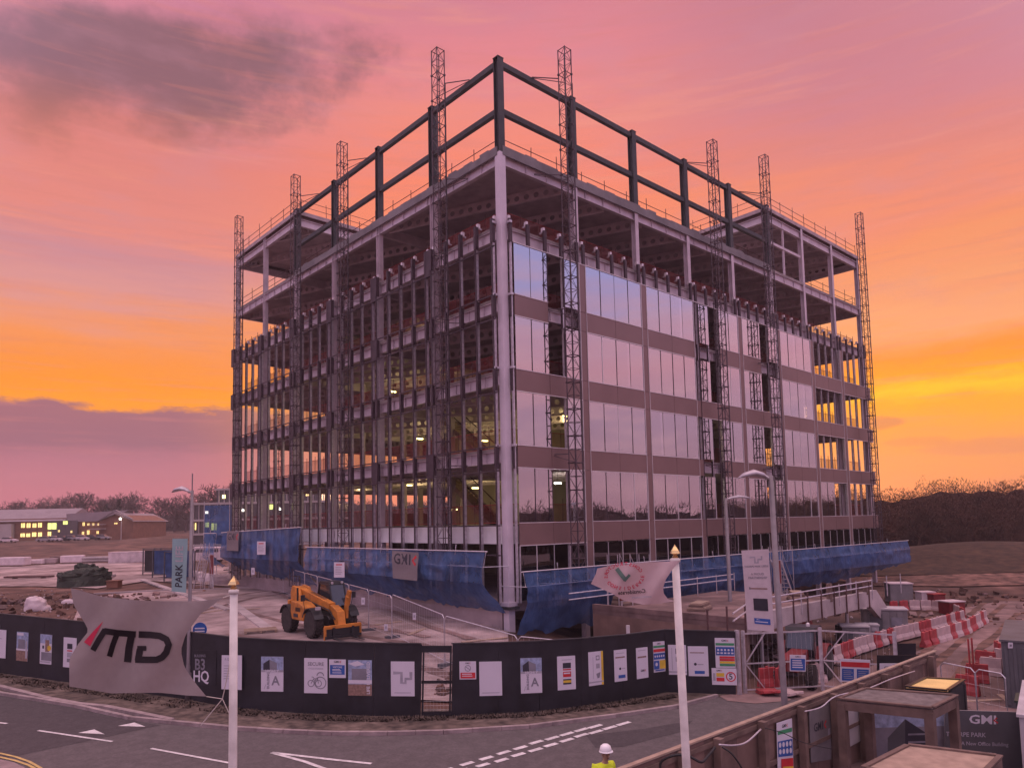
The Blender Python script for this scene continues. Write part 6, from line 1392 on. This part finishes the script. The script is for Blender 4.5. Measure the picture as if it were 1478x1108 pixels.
# left wing
m = MB(); m.bx(lx(-90), lx(112), 0, 16, -1, hz(748, 50), 'brick_far'); m.build('wall', ob)
m = MB(); z0, z1 = hz(752, 0), hz(738, 0); m.prism([(-1.2, z0-.2), (17, z0-.2), (8, z1+.8)], 'x', lx(-92), lx(96), 'roof_far'); m.build('roof', ob)
m = MB(); m.bx(lx(160), lx(207), -6, 14, -1, hz(751, 190), 'brick_far'); m.prism([(lx(160), hz(751, 190)), (lx(207), hz(751, 190)), (lx(186), hz(741, 190))], 'y', -6, 14, 'brick_far'); m.build('wall', ob)
m = MB(); za, zb = hz(752, 120), hz(738.5, 190); m.prism([(lx(98), za-.1), (lx(158), za-.1), (lx(186), zb+.6), (lx(96), zb-.2)], 'y', -.5, 3, 'roof_far'); m.bx(lx(108), lx(160), .2, 14, -1, za-.12, 'brick_far')
m.build('wall', ob)
m = MB(); 
for s in (-1, 1): m.beam((lx(183.5), -6.6, zb+.45), (lx(183.5)+s*(lx(207.5)-lx(183.5)), -6.6, hz(750.5, 190)+.1), .8, .35, 'roof_far', up=(0, 0, 1))
m.build('roof', ob)
m = MB(); m.prism([(lx(158), hz(752, 160)), (lx(184), hz(740, 186)), (lx(209), hz(752, 205)), (lx(184), hz(741.5, 186))], 'y', -7, 15, 'roof_far'); m.build('roof', ob)
m = MB(); m.bx(lx(72), lx(113), -.6, -.1, -.5, hz(751, 90), 'win_dark'); m.build('glazed_entrance', ob)
for (x, y, w, h, mt) in [(33, 758, 5, 6.5, 0), (41, 758, 5, 6.5, 0), (49.5, 758, 5, 6, 0), (57.5, 757.5, 5, 6.5, 0), (33, 772, 6, 5, 0), (41, 772, 5, 5, 0), (49.5, 771, 5.5, 6, 0), (58, 771, 5, 6, 0), (77, 759, 12, 9, 1), (73.5, 770, 4.5, 6, 0), (96, 754, 6, 5, 1), (87, 766, 2, 3, 0), (120.5, 756, 2.5, 5, 0), (127.5, 756.5, 2.5, 3, 0), (134.5, 756.5, 2.5, 3, 0), (141.5, 756.5, 2, 3, 0), (127.5, 768, 3, 6, 0), (120, 769, 2.5, 4, 0), (141, 768, 2.5, 4, 0), (105, 767, 2, 3, 0), (183, 755, 4, 1.6, 0)]:
    m = MB(); ey = -.75 if 72 < x < 113 else (-6.1 if x > 160 else -.1); m.bx(lx(x-w/2), lx(x+w/2), ey-.12, ey+.02, hz(y+h/2, x), hz(y-h/2, x), 'win_green' if mt else 'win_lit'); m.bx(lx(x)-.06, lx(x)+.06, ey-.16, ey-.121, hz(y+h/2, x), hz(y-h/2, x), 'pale_far'); m.build('window', ob)
m = MB(); m.bx(lx(0), lx(21), -1.6, -.2, -.6, hz(756, 10), 'pale_far'); m.build('porch', ob)
for y in (756.5, 762.5): m = MB(); m.bx(lx(148), lx(170), -7.5, -6.4, hz(y+.6, 155), hz(y-.3, 155), 'pale_far'); m.build('balcony', ob)
m = MB(); m.lathe([(.1, 0), (.3, .1), (.3, .5), (.1, .6)], 'lamp_white', 8, c=(lx(194), -8, hz(750, 194))); m.tube([(lx(194.5), -7.6, -1), (lx(194.5), -7.6, hz(750, 194))], .12, 'pale_far', 6); m.build('yard_lamp', ob)
# parked cars before the office
def car(label, px, s=1.0, mat='car_paint'):
    p = at_g(*px); t = thing('parked_car', label, 'car', (p.x, p.y, H(p.x, p.y)+.05), YAW-PI/2+.05, 'cars parked before the far office')
    m = MB(); m.prism([(-2.1, .3), (2.1, .3), (2.15, .7), (1.3, .9), (-2.0, .95), (-2.15, .6)], 'y', -.85, .85, mat); m.build('body', t, bevel=.05)
    m = MB(); m.prism([(-1.5, .93), (1.1, .9), (.5, 1.42), (-1.0, 1.45)], 'y', -.72, .72, 'win_dark'); m.prism([(-1.0, 1.451), (.5, 1.421), (.4, 1.47), (-.9, 1.49)], 'y', -.7, .7, mat); m.build('cabin', t)
    for x in (-1.3, 1.3):
        for y in (-.8, .8): m = MB(); m.lathe([(.32, -.1), (.32, .1)], 'rubber', 12, c=(x, y, .32), R=Matrix.Rotation(PI/2, 3, 'X')); m.build('wheel', t)
for k, (x, y) in enumerate(((66, 782), (78, 781.5), (90, 781), (103, 780.5), (118, 780), (133, 779.5), (148, 779), (12, 783))):
    car('parked car, %s, in front of the far brick office' % ['below its left windows', 'left of its lit entrance', 'straight below its lit entrance', 'right of its lit entrance', 'below its middle windows', 'below its plain brick part', 'nearest its gabled end', 'at the left edge of the photo'][k], (x, y), mat=['car_paint', 'white_wrap', 'cab_black'][k % 3])
# glass block
gb_ = thing('office_block', 'three storey glass fronted office block with lit rooms left of the building', 'building', at_d(277, 783, 150), YAW-PI/2); o = Vector(gb_.location); g = H(o.x, o.y); S_ = 150/FPX
gx = lambda x: (x-277)*S_; gz = lambda y: at_d(300, y, 150).z-g; gb_.location = (o.x, o.y, g)
m = MB(); m.bx(gx(277.5), gx(480), .4, 18, -1, gz(727), 'win_dark'); m.bx(gx(305), gx(460), 2.4, 18, gz(727)+.02, gz(705), 'win_dark'); m.build('core', gb_)
for (y0, y1, x0, d0) in ((725, 728, 276, -.2), (749, 752, 276, -.2), (769, 772, 276, -.2), (704, 706.5, 303, 2.0), (785, 790, 276, 0)): m = MB(); m.bx(gx(x0), gx(482), d0, 18.3, gz(y1), gz(y0), 'pale_far'); m.build('floor_band', gb_)
for k in range(26): 
    x = 278+k*7.7; m = MB(); m.bx(gx(x), gx(x)+.14, .1, .38, gz(769), gz(728), 'pale_far')
    if x > 306: m.bx(gx(x), gx(x)+.14, 2.1, 2.38, gz(725), gz(706.6), 'pale_far')
    m.build('glazing_bar', gb_)
for (x, y, w, h, d0, mt) in ((316, 716, 4, 5, 2.3, 'lamp_warm'), (297, 739, 3.5, 3.5, .3, 'lamp_white'), (298, 757, 6, 7, .3, 'win_green'), (308, 760, 8, 10, .3, 'win_green'), (281, 759, 1.5, 10, .3, 'win_lit'), (372, 715, 5, 5, 2.3, 'lamp_warm'), (392, 733, 8, 7, .3, 'win_green'), (420, 733, 7, 9, .3, 'win_green'), (404, 736, 3, 3, .3, 'lamp_white'), (350, 737, 3, 3, .3, 'lamp_white'), (440, 716, 6, 3, 2.3, 'win_lit')): m = MB(); m.bx(gx(x-w/2), gx(x+w/2), d0-.05, d0+.05, gz(y+h/2), gz(y-h/2), mt); m.build('lit_window', gb_)
# ---------------------------------------------------------------- yard on the left
def lump(name, label, cat, px, size, mat, seed, rz=0, flat=False, group=None, sub=12):
    p = at_g(*px); w, d, h = size; V, F = [], []; n = sub
    for i in range(n+1):
        for j in range(n*2):
            th = PI/2*i/n; ph = PI*j/n; r = math.cos(th)**.55; v = Vector((math.cos(ph)*r*w/2, math.sin(ph)*r*d/2, math.sin(th)**(.45 if flat else .9)*h)); k = 1+.28*noise.noise(Vector((v.x*.9, v.y*.9, v.z*.9+seed)))+.12*noise.noise(Vector((v.x*3, v.y*3, v.z*3+seed))); k *= 1+.10*noise.noise(Vector((v.x*7, v.y*7, v.z*7+seed))); V.append((v.x*k, v.y*k, v.z*k-.03))
    for i in range(n):
        for j in range(n*2): q = (j+1) % (2*n); F.append((i*2*n+j, i*2*n+q, (i+1)*2*n+q, (i+1)*2*n+j))
    F.append(tuple(n*2*n+j for j in range(2*n)))
    m = MB(); m.add(V, F, mat); o = m.build(name, smooth=not flat); o.location = (p.x, p.y, H(p.x, p.y)); o.rotation_euler = (0, 0, YAW-PI/2+rz); return tag(o, label, cat, group)
lump('tarpaulin_heap', 'large heap under dark green sheeting on the left yard', 'heap', (119, 845), (4.8, 3, 1.55), 'tarp_dark', 3, sub=16, flat=True)
lump('tarpaulin_heap', 'squarish top pile standing on the dark green heap', 'heap', (122, 842), (2.1, 1.8, 1.95), 'tarp_dark', 6, flat=True)
lump('rubble_bag', 'white torn bulk bag lying on the brown soil at the left', 'bag', (52, 880), (1.7, 1.2, .95), 'white_wrap', 11)
lump('rubble_bag', 'small scrap of white wrapping right of the torn bag', 'bag', (64, 879), (.9, .6, .3), 'white_wrap', 13)
lump('rubble_bag', 'white scrap of wrapping beside the grey flag top', 'bag', (98, 870), (1.0, .5, .3), 'white_wrap', 17)
for k, (x, y, w, h, l) in enumerate(((20, 817, 3.9, 1.3, 'white wrapped pallet load at the left edge of the yard'), (50, 815, 2.7, .8, 'low white wrapped pallet right of the first one'), (72, 814, 2.2, .9, 'low bundle of timber and wrap in the yard row'), (88, 813, 2.6, 1.1, 'brownish covered stack in the yard row'), (105, 813, 3.0, 1.2, 'grey stack with a pale sheet in the yard row'))):
    p = at_g(x, y); t = thing('wrapped_pallet', l, 'pallet', (p.x, p.y, H(p.x, p.y)), YAW-PI/2+.1*k, 'wrapped loads along the pale slab'); m = MB(); m.bx(-w/2, w/2, -.8, .8, .15, h, ['white_wrap', 'white_wrap', 'conc_wall', 'site_road', 'white_wrap'][k]); m.build('load', t, bevel=.12); m = MB()
    for q in range(5): m.bx(-w/2, w/2, -.8+q*.37, -.7+q*.37, .1, .145, 'pallet'); 
    for q in range(3): m.bx(-w/2+q*(w/2-.06), -w/2+q*(w/2-.06)+.12, -.8, .78, 0, .095, 'pallet')
    m.build('pallet', t)
def stack(name, label, cat, px, L_, n, r, rz, mat):
    p = at_g(*px); t = thing(name, label, cat, (p.x, p.y, H(p.x, p.y)), YAW-PI/2+rz)
    for k in range(n): m = MB(); m.tube([(-L_/2, (k % 3)*r*2.1, r+.12+(k//3)*r*1.8), (L_/2, (k % 3)*r*2.1, r+.12+(k//3)*r*1.8)], r, mat, 8); m.build('pipe', t)
    for x in (-.3, .3): m = MB(); m.box((x*L_, r*2, .06), (.12, r*7, .12), 'timber'); m.build('bearer', t)
stack('pipe_stack', 'stack of grey pipes behind the pale slab', 'pipes', (150, 812), 6.0, 6, .22, .1, 'conc_pale')
stack('pipe_stack', 'long steel tubes lying in front of the pale slab at the left', 'pipes', (40, 835), 5.2, 3, .1, -.03, 'steel_rust')
stack('pipe_stack', 'short pale pipes poking out behind the dark heap', 'pipes', (148, 835), 2.0, 3, .16, .1, 'conc_pale')
boxthing('site_cabin', 'long low white cabin behind the pale slab', 'cabin', (195, 811), (6.5, 2.4, 1.5), YAW-PI/2+.15, 'white_wrap', 'white_wrap', 8, door=False)
boxthing('crate', 'small dark red crate in front of the dark heap', 'crate', (165, 848), (1.0, .8, .6), YAW-PI/2, 'brick_far', 'brick_far', 0, door=False)
for k, (x, y, w, l) in enumerate(((227, 829, 2.4, 'dark blue sheeted cage at the left end of the trio'), (243, 833, 2.6, 'middle one of the three dark blue sheeted cages'), (259, 838, 2.2, 'dark blue sheeted cage just right of the teal banner'))):
    p = at_g(x, y); t = thing('sheeted_cage', l, 'cage', (p.x, p.y, H(p.x, p.y)), YAW-PI/2-.3, 'dark blue sheeted cages'); m = MB(); m.bx(-w/2+.1, w/2-.1, -.7, .7, .4, 2.7+.1*k, 'net_blue_dense' if k else 'hoarding'); m.build('sheeting', t); m = MB()
    for sx in (-w/2, w/2):
        for sy in (-.8, .8): m.box((sx, sy, 1.45), (.09, .09, 2.9), 'container_dark')
    for z in (.35, 2.85):
        for sy in (-.8, .8): m.beam((-w/2, sy, z), (w/2, sy, z), .07, .07, 'container_dark')
    m.build('cage_frame', t)
p = at_g(296, 812); t = thing('white_van', 'white van parked behind the street lamp at the left', 'van', (p.x, p.y, H(p.x, p.y)), YAW-PI/2); m = MB(); m.prism([(-2.6, .4), (2.6, .4), (2.6, 2.2), (-1.2, 2.25), (-1.9, 1.5), (-2.6, 1.2)], 'y', -.95, .95, 'white_wrap'); m.build('body', t, bevel=.08)
m = MB(); m.prism([(-1.95, 1.45), (-1.2, 1.45), (-1.15, 2.1)], 'y', -.97, .97, 'win_dark'); m.bx(-.9, 2.2, -.97, .97, 1.5, 1.95, 'win_dark'); m.build('windows', t)
for x in (-1.7, 1.7): 
    for y in (-.85, .85): m = MB(); m.lathe([(.38, -.12), (.38, .12)], 'rubber', 12, c=(x, y, .38), R=Matrix.Rotation(PI/2, 3, 'X')); m.build('wheel', t)
boxthing('crate', 'orange brown crate on the yard right of the left street lamp', 'crate', (292, 832), (1.9, 1.2, 1.6), YAW-PI/2-.2, 'timber_pale', 'timber_pale', 0, door=False)
for k, (x, y, w) in enumerate(((283, 836, 2.0), (304, 838, 2.4), (322, 842, 2.2), (338, 840, 1.8))): lump('rubble_bag', ['white bag of rubble beside the left street lamp', 'white bag of rubble left of the red stair tower', 'grey rubble heap at the foot of the red stair tower', 'grey rubble heap under the long blue net'][k], 'bag', (x, y), (w, 1.2, .8), 'white_wrap' if k < 2 else 'conc_wall', 20+k)
p = at_g(376, 912); t = thing('timber_pallet', 'timber pallet lying on the slab left of the telehandler', 'pallet', (p.x, p.y, H(p.x, p.y)+.04), YAW-1.2); m = MB()
for q in range(5): m.bx(-.8, .8, -.6+q*.26, -.46+q*.26, .1, .13, 'timber_pale')
m.build('top_board', t); m = MB()
for q in range(3): m.bx(-.8+q*.74, -.68+q*.74, -.6, .58, 0, .095, 'timber_pale')
m.build('bearer', t)
c = Card([at_z(884, 1, 0)]*4, 'poster_white') if False else None
# ---------------------------------------------------------------- lit site lamps inside the building
LP = [('L', 686, 704, 9, 40), ('L', 567, 565, 6, 30), ('R', 805, 697, 5, 45), ('L', 672, 632, 8, 25), ('R', 757, 626, 7, 25), ('R', 777, 624, 9, 20), ('L', 606, 633, 8, 35), ('L', 655, 735, 6, 20), ('R', 898, 633, 7, 15), ('L', 700, 636, 12, 25), ('R', 872, 697, 6, 12), ('R', 816, 600, 8, 15), ('L', 590, 700, 7, 30), ('L', 520, 700, 8, 20), ('L', 640, 560, 9, 20), ('L', 665, 455, 9, 14), ('L', 610, 480, 8, 10)]
for k, (s, x, y, dep, en) in enumerate(LP):
    p = at_x(x, y, dep) if s == 'L' else at_y(x, y, dep); t = thing('site_lamp', ['brightest yellow work lamp left of the corner column', 'work lamp on the third floor of the left facade', 'bright white work lamp beside the mast right of the corner', 'round work lamp left of the corner column on the second floor', 'work lamp behind the first glass pane on the second floor', 'work lamp behind the second glass pane on the second floor', 'work lamp over the lit staircase', 'low work lamp beside the left tall mast', 'work lamp behind the middle panes of the right facade', 'work lamp near the corner column on the second floor', 'work lamp in the first glazed bay above the lowest band', 'faint work lamp in the open bay by the right tall mast', 'work lamp over the low stair flight left of the tall mast', 'work lamp behind the second column from the corner on the lit floor', 'work lamp behind the left tall mast on the third floor', 'work lamp nearest the left tall mast on the fourth floor', 'work lamp between the first two columns on the fourth floor'][k], 'lamp', p, 0, 'work lamps lit inside the building')
    m = MB(); m.box((0, 0, 0), (.55, .12, .09), 'lamp_warm' if k != 2 else 'lamp_white'); m.build('tube', t); m = MB(); m.box((0, 0, .09), (.65, .2, .06), 'container_dark'); m.tube([(0, 0, .12), (0, 0, .9)], .01, 'cable', 4); m.build('housing', t)
    ld = bpy.data.lights.new('site_lamp_light', 'POINT'); ld.energy = en*3; ld.color = (1, .82, .36) if k != 2 else (1, .95, .8); ld.shadow_soft_size = .25; lo_ = bpy.data.objects.new('site_lamp_light', ld); COL.objects.link(lo_); lo_.location = (0, 0, -.25); lo_.parent = t

# ---------------------------------------------------------------- loose ground clutter
def litter(name, label, regions, n, smin, smax, mats, seed):
    rnd = random.Random(seed); m = MB()
    for k in range(n):
        (a0, a1, d0, d1) = regions[k % len(regions)]; p = W(rnd.uniform(a0, a1), rnd.uniform(d0, d1)); s = rnd.uniform(smin, smax)*(1+.02*max(0, AD(p)[1]-30)); z = H(p.x, p.y)+s*.2
        m.box((p.x, p.y, z), (s, s*rnd.uniform(.5, 1.3), s*rnd.uniform(.3, .8)), mats[rnd.randrange(len(mats))], Matrix.Rotation(rnd.random()*6, 3, Vector((rnd.uniform(-.4, .4), rnd.uniform(-.4, .4), 1)).normalized()))
    tag(m.build(name), label, 'rubble', kind='stuff')
litter('spoil', 'clods of brown soil and spoil along the edges of the slab', [(-32, -21, 34, 44), (-42, -26, 44, 58), (-3, 1, 27.5, 30), (11, 17, 33, 40), (22, 40, 45, 62)], 900, .08, .3, ['dirt', 'ground', 'site_road'], 77)
litter('rubble', 'stones and broken bits scattered over the site ground', [(-34, -19, 33, 52), (-30, -19, 30, 36), (10, 30, 31, 60), (-60, -36, 46, 64), (14, 24, 18, 32), (-40, -24, 40, 60)], 1500, .03, .11, ['conc_pale', 'conc_wall', 'dirt', 'brick_far', 'timber_pale'], 31)
def tufts(name, label, poly, n, seed):
    rnd = random.Random(seed); P = [at_g(*p) for p in poly]; half = len(P)//2; V, F = [], []
    A = P[:half]; B = P[half:][::-1]
    for k in range(n):
        t = rnd.random()*(half-1); i = int(t); f = t-i; q = A[i].lerp(A[i+1], f).lerp(B[i].lerp(B[i+1], f), rnd.random()); z = H(q.x, q.y)+.03
        if noise.noise(Vector((q.x*.8, q.y*.8, 2)))+rnd.random()*.6 < .1: continue
        for j in range(3):
            th = rnd.random()*6.28; h = rnd.uniform(.03, .10); dx, dy = math.cos(th)*.03, math.sin(th)*.03; o = len(V); V += [(q.x-dy, q.y+dx, z), (q.x+dy, q.y-dx, z), (q.x+dx*3, q.y+dy*3, z+h)]; F.append((o, o+1, o+2))
    m = MB(); m.add(V, F, 'verge'); tag(m.build(name), label, 'grass', kind='stuff')
tufts('grass', 'short dull grass along the verge below the hoarding', [(0, 984), (110, 1000), (250, 1022), (410, 1040), (560, 1043), (764, 1036), (889, 1021), (976, 1008), (976, 1004), (889, 1014), (764, 1030), (560, 1037), (410, 1032), (250, 1010), (110, 991), (0, 974)], 5000, 3)
for k, (x, y, l_, rz, lab) in enumerate(((300, 884, 2.6, .4, 'plank lying on the slab behind the grey flag'), (352, 880, 2.0, -.3, 'plank lying on the slab left of the telehandler'), (560, 900, 1.8, .1, 'plank lying on the ground right of the telehandler forks'), (602, 912, 2.2, .6, 'plank lying on the ground behind the step mark poster'), (700, 924, 2.4, -.2, 'plank lying at the foot of the corner column'), (1452, 1010, 1.6, .5, 'plank lying in front of the grey container'), (1418, 1012, 1.5, -.6, 'plank lying below the thin red posts'))):
    p = at_g(x, y); m = MB(); m.box((0, 0, .04), (l_, .22, .05), 'timber_pale'); o_ = m.build('plank', bevel=.008); o_.location = (p.x, p.y, H(p.x, p.y)); o_.rotation_euler = (0, .01, rz); tag(o_, lab, 'plank', 'loose timber planks')
for k, (x, y, w, h, lab) in enumerate(((905, 872, 1.6, .5, 'low stack of timber on the deck behind the pale flag'), (1010, 880, 1.4, .4, 'bundle of boards on the deck left of the tall banner'), (1150, 866, 1.2, .5, 'small covered stack on the deck by the handrail'))):
    p = at_z(x, y, -5.75); t = thing('timber_stack', lab, 'stack', (p.x, p.y, -5.747), .3*k, 'stacks standing on the deck'); 
    for q in range(4): m = MB(); m.box((0, 0, .06+q*h/4), (w, .9-.1*q, h/4-.01), 'timber_pale' if q % 2 else 'timber'); m.build('board', t)
for k, (x, y, lab) in enumerate(((1165, 884, 'red fuel drum below the deck edge'), (1215, 905, 'dark drum beside the small generator'))):
    p = at_g(x, y+20); m = MB(); m.lathe([(.28, 0), (.3, .02), (.3, .3), (.31, .32), (.3, .34), (.3, .86), (.28, .88)], 'machine_red' if k == 0 else 'container_dark', 18); o_ = m.build('drum'); o_.location = (p.x, p.y, H(p.x, p.y)); tag(o_, lab, 'drum')

m = MB(); m.box((CAM.x+FH.x*90, CAM.y+FH.y*90, 8), (1240, 520, 38), 'ground', Matrix.Rotation(YAW-PI/2, 3, 'Z')); hz_ = m.build('haze'); tag(hz_, kind='stuff')
hm_ = bpy.data.materials.new('haze'); hm_.use_nodes = True; hN = hm_.node_tree.nodes; hN.remove(hN['Principled BSDF']); pv = hN.new('ShaderNodeVolumePrincipled'); pv.inputs['Density'].default_value = .00052; pv.inputs['Color'].default_value = (.92, .84, .86, 1); pv.inputs['Anisotropy'].default_value = .1
hm_.node_tree.links.new(pv.outputs[0], hN['Material Output'].inputs['Volume']); hz_.data.materials.clear(); hz_.data.materials.append(hm_)
